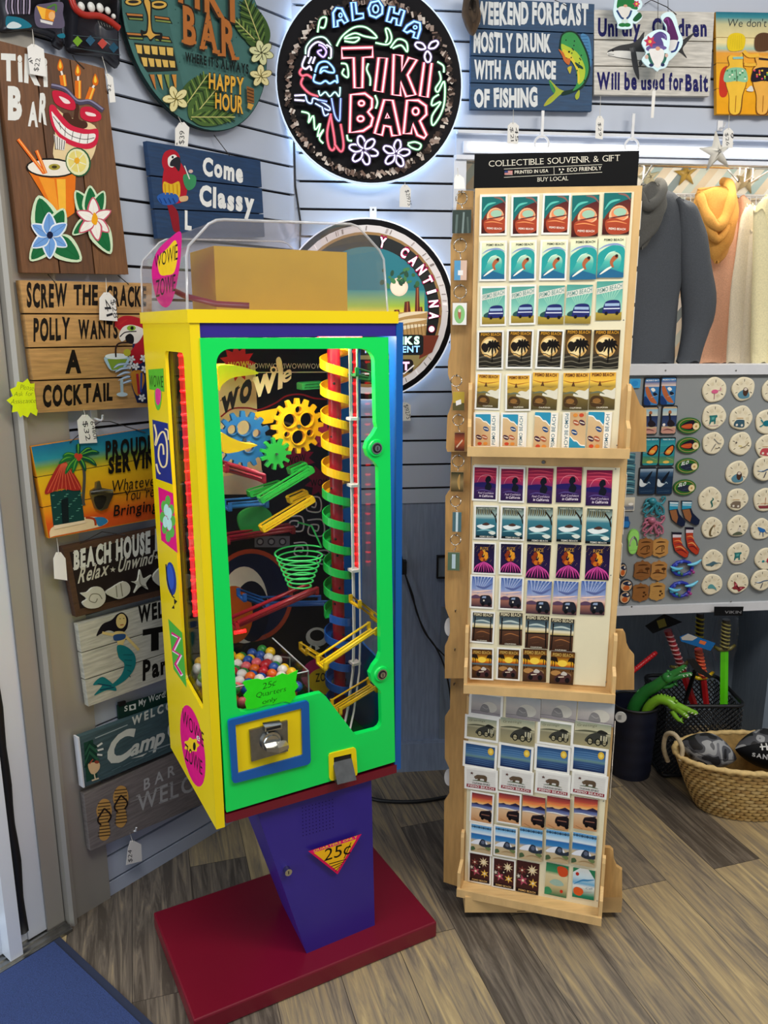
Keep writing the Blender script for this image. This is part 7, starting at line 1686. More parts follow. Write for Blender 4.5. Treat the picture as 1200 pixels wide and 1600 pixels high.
# ================================================================ right side: light, clothes, magnets, baskets
def rw(x, y, d=0):
    q = RW.px(x, y, d); return (q[0], -d, q[1])
# tube light under the shelf edge
zl = RW.px(950, 233, .03)[1]
t = thing('tube_light', 'long glowing white tube light under the shelf edge above the clothes', 'light', RW, 1.2, -.004, zl)
w = MB(RW); w.use('tube_glow', '#eef4ff'); w.tube([(XN + .02, -.022, zl), (2.3, -.022, zl)], .011, 12); w.build('tube', t)
w = MB(RW); w.use('white_trim'); w.box(XN, 2.32, -.016, -.0045, zl - .016, zl + .016); w.build('housing', t)
l3 = bpy.data.lights.new('niche_lamp', 'AREA'); l3.shape = 'RECTANGLE'; l3.size = 1.5; l3.size_y = .12; l3.energy = 6; l3.color = (1, .93, .80)
o3 = bpy.data.objects.new('niche_lamp', l3); COL.objects.link(o3); o3.matrix_world = RW.M @ Matrix.Translation((1.62, .12, ZT + .06)) @ Matrix.Rotation(math.radians(16), 4, 'X')
# white rings on the shelf edge, star hooks, wire shelf
for n, (x, y) in enumerate(((847, 222), (988, 226))):
    c = rw(x, y, .035); w = MB(RW); w.use('hook_white'); r = .021
    w.tube([(c[0] + r * math.cos(math.radians(a)), c[1] + .004, c[2] - .004 + r * math.sin(math.radians(a))) for a in range(-30, 215, 15)], .0035, 8); w.box(c[0] - .004, c[0] + .004, -.033, -.028, c[2] + .012, c[2] + .085)
    solo('ring_hook', w, ['white ring hook above the middle of the black rack header', 'white ring hook at the right end of the black rack header'][n], 'hook', c[0], -.03, c[2])
def starfish(c, R, mat, col, name, label, rot=0):
    w = MB(RW); w.use(mat, col); rings = []
    for f, y in ((1, 0), (1, -.006), (.55, -.016), (.12, -.02)):
        rings.append([(c[0] + f * (R if k % 2 == 0 else R * .36) * math.cos(math.pi / 2 + rot + math.pi * k / 5), c[1] + y, c[2] + f * (R if k % 2 == 0 else R * .36) * math.sin(math.pi / 2 + rot + math.pi * k / 5)) for k in range(10)])
    w.loft(rings, True); solo(name, w, label, 'starfish', c[0], c[1], c[2])
starfish(rw(1071, 272, -.418), .045, 'gloss', '#c8a24c', 'starfish_hook', 'golden starfish hook on the striped planks above the yellow hood', .1)
starfish(rw(1166, 284, -.418), .045, 'gloss', '#c9b488', 'starfish_hook', 'tan starfish hook on the striped planks above the cream sweatshirts', -.15)
starfish(rw(1013, 278, -.418), .045, 'gloss', '#cfc6a4', 'starfish_hook', 'pale starfish hook on the striped planks above the grey hoodie', .2)
starfish(rw(1119, 238, .045), .058, 'gloss', '#e2ddd0', 'starfish_ornament', 'white starfish ornament hanging on the lit shelf edge', .15)
t = thing('wire_shelf', 'white wire shelf behind the hanging clothes', 'shelf', RW, 1.5, .40, ZB)
w = MB(RW); w.use('hook_white')
zs = RW.px(1100, 304, -.36)[1]
for dz, yy in ((0, .36), (-.06, .36), (0, .40)): w.tube([(XN + .03, yy, zs + dz), (2.3, yy, zs + dz)], .0035, 6)
for k in range(70): w.tube([(XN + .05 + k * .022, .40, zs + .002), (XN + .05 + k * .022, .36, zs + .002), (XN + .05 + k * .022, .36, zs - .06)], .0018, 5)
w.build('grid', t)
w = MB(RW); w.use('chrome'); zr = RW.px(1100, 258, -.2)[1]; w.tube([(XN + .015, .2, zr), (2.35, .2, zr)], .010, 10)
solo('clothes_rail', w, 'metal rail carrying the hoodies in the lit niche', 'rail', 1.5, .2, zr)

# clothes: every ring is (px, py, half width in px); y is the depth inside the niche
def cloth(w, rings_px, y, ky=.6, amp=.07, ph=0, n=28, freq=5):
    R = []
    for i, (x, yy, hw) in enumerate(rings_px):
        c = rw(x, yy, -y); r = hw * .00222
        ring_ = []
        for k in range(n):
            a = 2 * math.pi * k / n; f = 1 + amp * math.sin(freq * a + ph + i * .35) + amp * .5 * math.sin(9 * a + i * .9)
            ring_.append((c[0] + r * f * math.cos(a), y + r * ky * f * math.sin(a), c[2] + .006 * math.sin(3 * a + i)))
        R.append(ring_)
    w.loft(R, True)
def dense(r, n=4):
    return spl(r, n)
def garment(name, label, col, y, body, sleeves, hood=None, hood_col=None, cuff=None, zip_=None):
    c = rw(body[0][0], body[0][1], -y); b2 = rw(body[-1][0], body[-1][1], -y)
    t = thing(name, label, 'hoodie' if hood else 'sweatshirt', RW, c[0], y, b2[2], 'clothes hanging in the niche')
    w = MB(RW); w.use('cloth', col); cloth(w, dense(body), y, .5, .05); w.build('torso', t)
    for i, s_ in enumerate(sleeves):
        w = MB(RW); w.use('cloth', col); yy = y - .025 if i == 0 else y + .02
        cloth(w, dense(s_), yy, .8, .035, i, 24, 3); w.build('sleeve', t)
    if hood:
        w = MB(RW); w.use('cloth', hood_col or col)
        for path, r0 in hood:
            if r0 < 0:
                cloth(w, dense(path), y + r0, .62, .06, 1, 32, 4); continue
            P = [rw(x, yy, -(y + dy * .6)) for x, yy, dy in path]; P = spl(P, 5); m_ = len(P)
            w.tube(P, [r0 * .00222 * (.75 + .3 * math.sin(math.pi * k / (m_ - 1)) + .08 * math.sin(k * 1.1)) for k in range(m_)], 14)
        w.build('hood', t)
    w = MB(RW); w.use('hook_white'); q = (c[0], .2, zr)
    w.tube([(c[0], y, c[2] + .085), (q[0] - .001, .195, q[2] - .05), (q[0], .195, q[2] - .012), (q[0] - .006, .2, q[2] + .016), (q[0] - .004, .206, q[2] + .016), (q[0] + .012, .21, q[2] + .0)], .0028, 6)
    solo('clothes_hanger', w, 'white hanger holding the ' + ' '.join(label.split()[:3]), 'hanger', q[0], .2, q[2], 'hangers on the rail')
    return t
garment('hoodie', 'dark grey heather hoodie hanging beside the card rack', '#474b51', .115,
        [(1020, 296, 8), (1024, 308, 34), (1028, 340, 46), (1028, 400, 42), (1022, 470, 38), (1018, 540, 36), (1016, 568, 35)],
        [[(1058, 312, 8), (1072, 326, 16), (1080, 360, 20), (1086, 410, 23), (1093, 475, 25), (1086, 520, 20), (1074, 566, 17)], [(996, 320, 14), (990, 400, 18), (986, 500, 18), (984, 566, 17)]],
        [([(1016, 288, 12), (1017, 304, 20), (1014, 330, 23), (1009, 356, 18), (1004, 378, 9), (1002, 388, 2)], -.07), ([(998, 300, -.16), (1010, 322, -.18), (1025, 314, -.17), (1036, 292, -.09), (1028, 283, 0)], 7)], '#54534f')
garment('hoodie', 'peach hoodie with orange hood behind the grey hoodie', '#d9a688', .30,
        [(1128, 300, 8), (1128, 312, 26), (1128, 350, 38), (1124, 430, 40), (1120, 500, 40), (1116, 568, 40)],
        [[(1158, 308, 8), (1163, 330, 13), (1162, 380, 16), (1154, 450, 18), (1143, 520, 18), (1134, 568, 17)]],
        [([(1117, 296, 25), (1118, 312, 31), (1118, 340, 33), (1119, 370, 27), (1120, 394, 17), (1120, 410, 3)], -.085), ([(1092, 302, -.18), (1103, 332, -.215), (1118, 354, -.225), (1132, 342, -.215), (1142, 308, -.19), (1138, 287, -.10), (1130, 284, -.04)], 8), ([(1094, 312, -.17), (1106, 350, -.205), (1121, 374, -.205), (1139, 350, -.19)], 6)], '#cf9648')
garment('sweatshirt', 'pale beige sweatshirt hanging right of the peach hoodie', '#ddd0b8', .148,
        [(1172, 320, 5), (1172, 340, 14), (1170, 390, 20), (1166, 460, 24), (1162, 568, 26)], [[(1180, 360, 7), (1179, 400, 10), (1174, 480, 12), (1168, 568, 13)]])
garment('sweatshirt', 'cream yellow sweatshirt cut off by the right edge', '#e4d9ad', .068,
        [(1206, 306, 8), (1208, 322, 24), (1210, 370, 30), (1206, 470, 30), (1206, 568, 30)], [[(1186, 330, 8), (1189, 380, 11), (1187, 470, 12), (1186, 568, 11)]])

# ---------------- magnets on the grey panel
MG = Plane(RW.M @ Vector((0, -.0985, 0)), 84)
def magnet(name, label, cat, src, box, draw=None, outline=None, col='#1c1c22', th=.005, group=None, round_=.08):
    x0, y0, x1, y1 = box
    a = cpx(MG, src, (x0, (y0 + y1) / 2), th); b2 = cpx(MG, src, (x1, (y0 + y1) / 2), th); c = cpx(MG, src, ((x0 + x1) / 2, y0), th); d = cpx(MG, src, ((x0 + x1) / 2, y1), th)
    X0, X1, Z1, Z0 = a[0], b2[0], c[1], d[1]
    w = MB(MG); w.use('gloss', col)
    if outline: w.slab([(X0 + u * (X1 - X0), Z1 - v * (Z1 - Z0)) for u, v in outline], -th, 0)
    else: w.slab(rrect(X0, Z0, X1, Z1, (X1 - X0) * round_), -th, 0)
    w.d = th; w.map = lambda u, v: (X0 + u * (X1 - X0), Z1 - v * (Z1 - Z0)); w.mat = 'ink'
    if draw: draw(w)
    return solo(name, w, label, cat, (X0 + X1) / 2, 0, Z0, group)
RR = lambda r=.1: [(x, y) for x, y in rrect(.06, .04, .98, .97, r)]
def m_cliff(w):
    w.poly(RR(), '#3c7cb4'); w.fade(.06, .14, .98, .32, [(0, '#2c5c9c'), (1, '#e8d0c0')]); w.text('MORRO BAY', (.12, .13), (.94, .12), .05, '#f0f0f0', .03)
    w.blob([(.1, .36), (.25, .32), (.4, .45), (.55, .62), (.8, .8), (.9, .92), (.5, .85), (.2, .6)], '#b8663c'); w.blob([(.45, .4), (.6, .36), (.75, .44), (.6, .5)], '#f0efe8'); w.blob([(.6, .56), (.75, .52), (.9, .6), (.75, .66)], '#1c2030'); w.line([(.5, .7), (.9, .62)], .06, '#e8ece8', taper=True); w.blob([(.08, .66), (.3, .74), (.5, .95), (.1, .95)], '#1c3c74')
def m_pelican(w):
    w.poly(RR(), '#c8b08c'); w.fade(.06, .1, .98, .45, [(0, '#8cb8d0'), (1, '#e8dcb8')]); w.fade(.06, .34, .98, .72, [(0, '#24345c'), (1, '#3c4c74')]); w.line([(.55, .2), (.5, .3), (.56, .45), (.5, .6)], .12, '#1c181c'); w.blob([(.42, .24), (.5, .16), (.62, .2), (.6, .28)], '#a8643c'); w.blob([(.4, .6), (.6, .48), (.9, .62), (.8, .72), (.5, .72)], '#241c24'); w.blob([(.1, .8), (.3, .74), (.6, .8), (.9, .76), (.92, .95), (.1, .95)], '#c89484'); w.line([(.15, .86), (.5, .82), (.85, .88)], .05, '#7c4c4c', taper=True); w.oval(.2, .66, .09, .05, '#efe8e0')
def m_monarch(w):
    w.poly(RR(), '#2c8c94'); w.fade(.06, .06, .98, .3, [(0, '#1c7c94'), (1, '#3ca0a4')]); w.text('PISMO BEACH', (.2, .1), (.9, .1), .04, '#e8f0ec', .02); w.blob([(.3, .56), (.5, .36), (.8, .26), (.95, .32), (.9, .5), (.75, .62), (.5, .64)], '#20181c'); w.blob([(.4, .54), (.56, .4), (.82, .3), (.88, .42), (.7, .58), (.52, .6)], '#e0742c'); w.oval(.62, .5, .16, .06, '#e8b04c'); w.line([(.1, .55), (.35, .52)], .04, '#e88c5c', taper=True); w.fade(.06, .66, .98, .9, [(0, '#3c7c6c'), (1, '#6c9c54')]); w.oval(.5, .86, .2, .05, '#e8c05c'); w.line([(.5, .7), (.9, .78)], .04, '#e8d48c', taper=True)
def m_whale(w):
    w.poly(RR(), '#1c3450'); w.fade(.06, .06, .98, .34, [(0, '#a4b8c8'), (.5, '#3c5c7c'), (1, '#24405c')]); w.blob([(.3, .5), (.5, .3), (.75, .14), (.7, .28), (.55, .46), (.4, .56)], '#0c1420'); w.blob([(.08, .42), (.2, .46), (.3, .56), (.5, .6), (.3, .7), (.08, .66)], '#d4dce0'); w.line([(.5, .62), (.6, .54), (.7, .6)], .04, '#9cb4c4', taper=True); w.line([(.15, .88), (.85, .86)], .05, '#5c7c98', taper=True); w.rect(.06, .74, .98, .76, '#142840')
def m_teal(w):
    for k in range(4): w.line([(0, .15 + k * .24), (.5, .1 + k * .24), (1, .18 + k * .24)], .08, ['#7cb8b8', '#24404c', '#a4c8cc', '#1c3040'][k], taper=True)
G = 'rectangular picture magnets'
for src, box, fn, lb in ((G5, (325, 160, 520, 515), m_cliff, 'left one of two blue cliff-and-boat picture magnets'), (G5, (530, 150, 728, 505), m_cliff, 'right one of two blue cliff-and-boat picture magnets'), (G5, (300, 520, 500, 872), m_pelican, 'left one of two pelican picture magnets, partly behind the rack'), (G5, (545, 510, 738, 870), m_pelican, 'right one of two pelican picture magnets'),
                     (G5, (305, 905, 515, 1265), m_monarch, 'left one of two orange butterfly magnets, partly behind the rack'), (G5, (515, 905, 715, 1265), m_monarch, 'right one of two orange butterfly picture magnets'), (G5, (262, 1282, 476, 1625), m_whale, 'left one of two dark blue whale tail magnets'), (G5, (484, 1282, 690, 1625), m_whale, 'right one of two dark blue whale tail magnets')):
    magnet('picture_magnet', lb, 'magnet', src, box, fn, group=G)
magnet('picture_magnet', 'small bright blue square magnet at the top left of the grey panel', 'magnet', G5, (150, 175, 285, 290), lambda w: (w.poly(RR(.15), '#3c9cd8'), w.oval(.5, .5, .3, .3, '#2c8cd0')), col='#5cb0dc', group=G)
for k, b2 in enumerate(((60, 1108, 220, 1232), (60, 1240, 218, 1428), (60, 1438, 215, 1610))): magnet('picture_magnet', 'teal wave picture magnet beside the rack edge, %s of three' % ['topmost', 'middle', 'lowest'][k], 'magnet', G5, b2, m_teal, col='#3c6c7c', group=G, round_=.03)
magnet('picture_magnet', 'small cream beach picture magnet beside the rack edge', 'magnet', G6, (60, 150, 230, 330), lambda w: (w.fade(.05, .05, .95, .95, [(0, '#e4dcc4'), (.5, '#c4bcac'), (.75, '#6c7484'), (1, '#8c8c90')]), w.oval(.7, .5, .2, .1, '#f0ece4')), col='#ddd6c4', group=G, round_=.03)
magnet('jug_magnet', 'small blue jug-shaped magnet at the rack edge', 'magnet', G6, (70, 410, 172, 560), lambda w: w.blob([(.1, .5), (.5, .4), (.85, .5), (.8, .9), (.2, .9)], '#2c7cc0'), [(.3, 0), (.7, 0), (.8, .3), (1, .55), (.9, 1), (.1, 1), (0, .55), (.2, .3)], '#174c84')
def m_oval(kind):
    def f(w):
        w.oval(.5, .5, .44, .42, '#c8a468', 0, 28); w.oval(.5, .5, .42, .39, '#2c6a24', 0, 28)
        if kind == 0: w.blob([(.14, .55), (.4, .25), (.7, .2), (.72, .7), (.4, .75)], '#1c1428'); w.blob([(.16, .56), (.35, .42), (.62, .4), (.6, .66), (.35, .68)], '#c8542c'); w.line([(.2, .58), (.58, .5)], .08, '#e88c4c', taper=True)
        else: w.blob([(.16, .55), (.4, .4), (.75, .36), (.74, .74), (.4, .76)], '#242c40'); w.text('SLO', (.2, .46), (.52, .36), .2, '#e0e4e4', .05, .2); w.line([(.4, .66), (.72, .56)], .06, '#5c7490', taper=True)
        w.oval(.80, .55, .15, .23, '#4c2c1c'); w.oval(.80, .55, .14, .215, '#ead8a8'); w.oval(.80, .55, .05, .08, '#cfa868'); w.oval(.80, .55, .018, .03, '#9c6c3c')
    return f
ov = [(.5 + .5 * math.cos(2 * math.pi * k / 36), .5 + .5 * math.sin(2 * math.pi * k / 36)) for k in range(36)]
for k, b2 in enumerate(((748, 660, 1040, 860), (745, 905, 1032, 1105), (735, 1168, 1015, 1360), (700, 1435, 980, 1630))):
    magnet('oval_magnet', ['topmost green oval magnet with orange sunset', 'second green oval magnet from top with orange sunset', 'third green oval magnet from top with dark road', 'lowest green oval magnet with dark road'][k], 'magnet', G5, b2, m_oval(k // 2), ov, '#2c6a24', .007, 'green oval magnets')
def octopus(label, src, cx, cy, col):
    c = cpx(MG, src, (cx, cy), .01); s_ = .11558 * 2.42 / 1250
    w = MB(MG); w.use('gloss', col)
    w.ball((c[0] - 30 * s_, -.012, c[1] + 85 * s_), 58 * s_, .011, 50 * s_, 16, 10)
    for pts in ([(-40, -50), (-110, 0), (-150, 60), (-110, 80), (-100, 40)], [(-20, -60), (-90, -20), (-120, -90), (-60, -120), (0, -90), (-40, -50)], [(0, -60), (-10, 20), (-30, 100), (20, 110)], [(10, -60), (30, 30), (60, 110), (120, 90), (100, 60)], [(20, -50), (90, -20), (150, 40), (150, 110), (90, 100), (80, 50), (110, 50)], [(30, -60), (110, -40), (160, -100), (150, -140), (110, -130), (120, -100)], [(-30, -60), (-130, -50), (-150, -10)], [(0, 0), (-60, 60), (-120, 130), (-90, 150)], [(20, 20), (90, 130), (60, 160)], [(0, -40), (60, -20), (40, 60)]):
        P = spl([(c[0] + x * s_, -.008 - .002 * (i % 2), c[1] - y * s_) for i, (x, y) in enumerate(pts)], 5); m_ = len(P); w.tube(P, [(19 - 11 * k / m_) * s_ for k in range(m_)], 8)
    w.ball((c[0], -.007, c[1] + 40 * s_), 60 * s_, .0065, 40 * s_, 14, 8)
    solo('octopus_magnet', w, label, 'magnet', c[0], 0, c[1], 'octopus magnets')
octopus('teal octopus-shaped magnet above the pink one', G6, 490, 275, '#2c8494'); octopus('dusty pink octopus-shaped magnet below the teal one', G6, 480, 535, '#b0647c')
fl = [(.5 + (.5 - .08 * math.cos(2 * a)) * math.cos(a) * (1 if math.sin(a) < 0 else .86), .5 + .5 * math.sin(a)) for a in [2 * math.pi * k / 28 for k in range(28)]]
def m_flip(w):
    w.poly([(.5 + (u - .5) * .88, .5 + (v - .5) * .93) for u, v in fl], '#9ce070'); w.line([(.5, .3), (.3, .45), (.22, .68)], .10, '#8c8c84'); w.line([(.5, .3), (.72, .45), (.8, .66)], .10, '#5c6460'); w.line([(.5, .3), (.34, .43), (.25, .6)], .04, '#c4c0b4'); w.text('pismo beach', (.25, .86), (.8, .84), .035, '#6ca84c', 0)
magnet('flip_flop_magnet', 'lime green flip-flop-shaped magnet', 'magnet', G6, (125, 580, 305, 918), m_flip, fl, '#86cc5c', .008)
sock = [(.0, .0), (.52, .02), (.5, .3), (.62, .5), (1, .78), (.96, .96), (.8, 1), (.5, .88), (.22, .72), (.08, .4)]
def m_sock1(w): w.poly([(.02, .03), (.52, .05), (.5, .3), (.04, .34)], '#2c94b8'); w.poly([(.03, .04), (.5, .06), (.49, .12), (.05, .1)], '#d8e4e8'); w.poly([(.04, .12), (.5, .15), (.5, .21), (.05, .19)], '#9cc8d8'); w.poly([(.06, .36), (.42, .33), (.56, .62), (.5, .85), (.24, .7)], '#94603c'); w.poly([(.5, .36), (.64, .52), (.98, .8), (.94, .94), (.8, .97), (.56, .86), (.58, .62)], '#16203c')
def m_sock2(w):
    w.poly([(.02, .02), (.5, .04), (.5, .3), (.6, .5), (.98, .78), (.94, .95), (.8, .98), (.5, .86), (.24, .7), (.08, .4)], '#b83c24'); w.poly([(.02, .02), (.5, .04), (.5, .1), (.03, .08)], '#20182c'); w.poly([(.03, .08), (.5, .1), (.5, .2), (.04, .2)], '#d8ccd4')
    for k in range(4): w.line([(.1 + .06 * k, .34 + .12 * k), (.4 + .06 * k, .32 + .12 * k), (.6 + .1 * k, .44 + .13 * k)], .05, ['#e8844c', '#8c2c34', '#e89c5c', '#6c1c20'][k], taper=True)
for k, (b2, fn) in enumerate((((685, 195, 928, 552), m_sock1), ((855, 192, 1122, 532), m_sock1), ((725, 618, 975, 972), m_sock2), ((905, 550, 1118, 932), m_sock2))):
    magnet('sock_magnet', ['left blue and brown sock magnet', 'right blue and brown sock magnet', 'lower left orange sunset sock magnet', 'upper right orange sunset sock magnet'][k], 'magnet', G6, b2, fn, sock, '#14182c', .006, 'sock magnets')
badge = [(.5, 0), (.62, .08), (.82, .09), (.98, .2), (.96, .5), (1, .78), (.85, .9), (.65, .93), (.5, 1), (.35, .93), (.15, .9), (0, .78), (.04, .5), (.02, .2), (.18, .09), (.38, .08)]
def m_badge(k):
    def f(w):
        c1 = '#4c2c14'; w.line([(.2, .24), (.5, .22), (.8, .24)], .07, c1, taper=True)
        if k == 0: w.line([(.2, .6), (.4, .45), (.7, .42), (.7, .6)], .05, c1); w.line([(.2, .75), (.5, .8), (.8, .72)], .06, c1, taper=True); w.line([(.6, .45), (.6, .7)], .05, c1)
        elif k == 1: w.line([(.1, .64), (.4, .58), (.9, .66)], .07, c1, taper=True); w.blob([(.25, .5), (.45, .42), (.55, .52), (.4, .58)], '#7c4c24'); w.line([(.78, .4), (.8, .6)], .05, c1); w.oval(.78, .42, .14, .07, c1); w.line([(.2, .8), (.6, .78)], .04, c1, taper=True)
        else: w.oval(.7, .5, .08, .06, c1); w.oval(.8, .62, .06, .05, c1); w.oval(.68, .7, .07, .05, c1); w.line([(.15, .52), (.45, .5)], .03, '#7c4c24', taper=True); w.line([(.12, .66), (.4, .6)], .03, '#7c4c24', taper=True)
    return f
for k, b2 in enumerate(((265, 690, 490, 970), (470, 690, 690, 965), (222, 1000, 450, 1275), (450, 1000, 670, 1280), (200, 1310, 425, 1565), (430, 1290, 645, 1550))):
    magnet('wooden_magnet', '%s wooden shield magnet, %s row of three' % (['darker left', 'lighter right'][k % 2], ['upper', 'middle', 'lower'][k // 2]), 'magnet', G6, b2, m_badge(k // 2), badge, ['#9a6430', '#c08c4a', '#8c5a2c', '#b48044', '#94602e', '#c0904c'][k], .006, 'wooden shield magnets')
def wreath(label, box):
    a, b2 = cpx(MG, G6, (box[0], box[3]), .008), cpx(MG, G6, (box[2], box[1]), .008); W, H = b2[0] - a[0], b2[1] - a[1]
    P = lambda u, v, y=-.007: (a[0] + u * W, y, b2[1] - v * H)
    w = MB(MG); w.use('gloss', '#2434a4'); w.tube([P(.42 + .32 * math.cos(t_), .5 + .36 * math.sin(t_)) for t_ in [2 * math.pi * k / 26 for k in range(26)]], [.0055 + .001 * math.sin(k * 2.3) for k in range(26)], 8, True, True)
    for u, v, c1 in ((.72, .62, '#7c2c8c'), (.78, .72, '#a83c84'), (.66, .78, '#5c2c94'), (.3, .72, '#2c9cb8'), (.4, .8, '#3c6c4c'), (.2, .3, '#3c54c4'), (.35, .16, '#4c6cd4')): w.use('gloss', c1); w.ball(P(u, v, -.011), .0055, .004, .0055, 8, 6)
    w.use('gloss', '#6cc8e8')
    for pts in ([(.0, .36), (.1, .46), (.25, .52), (.42, .46)], [(.55, .3), (.7, .3), (.85, .22), (1, .05)]):
        Q = spl([P(u, v, -.013) for u, v in pts], 4); m_ = len(Q); w.tube(Q, [.0048 * math.sin(math.pi * (k + .6) / (m_ + .2)) + .0008 for k in range(m_)], 8)
    w.use('gloss', '#3ca4d0'); w.ball(P(.14, .56, -.012), .010, .004, .006, 8, 6)
    solo('dolphin_magnet', w, label, 'magnet', a[0], 0, a[1], 'dolphin ring magnets')
wreath('upper blue ring magnet with leaping dolphins', (690, 970, 1128, 1240)); wreath('lower blue ring magnet with leaping dolphins', (668, 1255, 1082, 1532))
for k, b2 in enumerate(((20, 1040, 125, 1232), (30, 1258, 208, 1432), (20, 1412, 178, 1592))):
    magnet('fish_magnet', 'orange and dark painted round magnet by the rack edge, %s of three' % ['topmost', 'middle', 'lowest'][k], 'magnet', G6, b2, lambda w: (w.oval(.5, .5, .42, .42, '#d8b48c'), w.blob([(.2, .3), (.6, .15), (.9, .4), (.6, .5)], '#24304c'), w.oval(.5, .66, .25, .2, '#c8642c'), w.oval(.7, .3, .1, .08, '#e8e4dc')), ov, '#1c2434', .007, 'painted round magnets')
# sand dollars
def s_flamingo(w): w.oval(.5, .56, .14, .08, '#d8648c'); w.line([(.6, .52), (.74, .5), (.72, .4)], .03, '#d88ca4'); w.line([(.5, .62), (.5, .86)], .025, '#a86474', False)
def s_otter(w): w.blob([(.25, .72), (.45, .55), (.7, .62), (.75, .85), (.4, .9)], '#5c8ca0'); w.blob([(.46, .6), (.5, .46), (.62, .46), (.7, .6), (.62, .8), (.5, .76)], '#4c3428'); w.oval(.57, .52, .07, .06, '#d8ccc0')
def s_hut(w): w.poly([(.28, .45), (.6, .43), (.62, .5), (.56, .54), (.56, .78), (.5, .78), (.5, .68), (.38, .7), (.34, .8), (.3, .8), (.32, .56)], '#2c7474'); w.poly([(.38, .52), (.5, .5), (.5, .6), (.38, .62)], '#5ca49c'); w.line([(.25, .82), (.4, .86), (.7, .84)], .02, '#c8a4a4')
def s_car(c1):
    def f(w): w.blob([(.2, .72), (.3, .58), (.6, .58), (.64, .68), (.62, .88), (.24, .84)], c1); w.line([(.28, .5), (.58, .5)], .02, '#c89c5c', False); w.oval(.32, .78, .05, .05, '#e4dcd0'); w.oval(.54, .8, .05, .05, '#e4dcd0')
    return f
def s_turtle(w): w.oval(.48, .56, .18, .12, '#1c7484'); w.line([(.2, .4), (.3, .52)], .05, '#2c8c94'); w.line([(.2, .7), (.32, .62)], .05, '#2c8c94'); w.oval(.68, .54, .06, .05, '#2c8c94')
def s_gull(w): w.line([(.5, .3), (.72, .5), (.86, .52)], .04, '#8c8c88'); w.line([(.4, .88), (.56, .6), (.62, .52)], .05, '#8c8880', taper=True); w.line([(.6, .74), (.76, .72)], .02, '#5c5450', False)
def s_bird(w): w.line([(.48, .68), (.7, .6), (.84, .44)], .03, '#7c6c4c'); w.line([(.4, .58), (.55, .6)], .04, '#d8c87c'); w.oval(.28, .44, .04, .04, '#5c5854')
def s_heron(w): w.line([(.15, .58), (.4, .6), (.6, .52), (.9, .5)], .05, '#3c5c84', taper=True); w.line([(.54, .62), (.46, .86)], .04, '#4c4c5c', False); w.oval(.3, .57, .07, .03, '#d8e0e4')
def s_seahorse(w): w.line([(.56, .44), (.62, .5), (.54, .6), (.58, .7), (.6, .8), (.54, .84)], .07, '#2c6c64', taper=True)
def s_ship(w): w.poly([(.2, .74), (.85, .74), (.78, .86), (.28, .86)], '#8c3c44'); w.line([(.3, .66), (.8, .64)], .1, '#d8843c', taper=True); w.line([(.5, .4), (.5, .7)], .02, '#a8603c', False); w.line([(.2, .68), (.45, .6)], .03, '#a88c54', taper=True)
def s_maid(w): w.line([(.56, .34), (.46, .5), (.4, .66), (.42, .84), (.54, .86)], .1, '#6c5c3c', taper=True); w.oval(.58, .4, .05, .06, '#a88c6c'); w.line([(.62, .46), (.64, .62)], .05, '#e4d8c0')
def s_light(w): w.poly([(.52, .5), (.6, .5), (.62, .74), (.48, .76)], '#dcd4c4'); w.oval(.57, .49, .035, .04, '#4c4438'); w.blob([(.28, .84), (.5, .74), (.7, .8), (.68, .88), (.3, .9)], '#5c6450')
def s_crab(w): w.blob([(.3, .38), (.5, .44), (.66, .52), (.62, .64), (.42, .6), (.34, .5)], '#2c6cb0'); w.line([(.44, .6), (.42, .76)], .03, '#3c5c84', False); w.line([(.56, .62), (.6, .84)], .03, '#3c5c84', False); w.line([(.66, .55), (.74, .7)], .03, '#3c5c84', False)
def s_shark(w): w.blob([(.16, .66), (.3, .62), (.5, .52), (.66, .58), (.82, .6), (.6, .66), (.4, .72), (.24, .72)], '#4c6c78'); w.line([(.4, .76), (.55, .68)], .04, '#3c5460')
def s_parrot(w): w.line([(.3, .64), (.6, .6)], .08, '#2c4c94', taper=True); w.oval(.6, .56, .09, .12, '#b83444'); w.oval(.36, .6, .06, .05, '#2c8c94'); w.line([(.66, .48), (.76, .4)], .04, '#d8a43c', taper=True)
def s_whale(w): w.blob([(.28, .62), (.34, .5), (.48, .48), (.62, .6), (.7, .74), (.52, .68), (.32, .68)], '#5c9ca0'); w.line([(.6, .66), (.72, .78)], .03, '#5c9ca0')
def s_butter(w): w.blob([(.28, .4), (.42, .52), (.5, .66), (.62, .66), (.84, .7), (.7, .8), (.56, .9), (.46, .8), (.3, .78), (.22, .7), (.3, .62)], '#8c2c34'); w.oval(.38, .56, .05, .07, '#c46470'); w.oval(.64, .74, .06, .04, '#c46470'); w.line([(.4, .6), (.56, .78)], .03, '#2c181c', False)
def s_red(w): w.line([(.3, .7), (.4, .5), (.55, .6)], .08, '#a85454', taper=True)
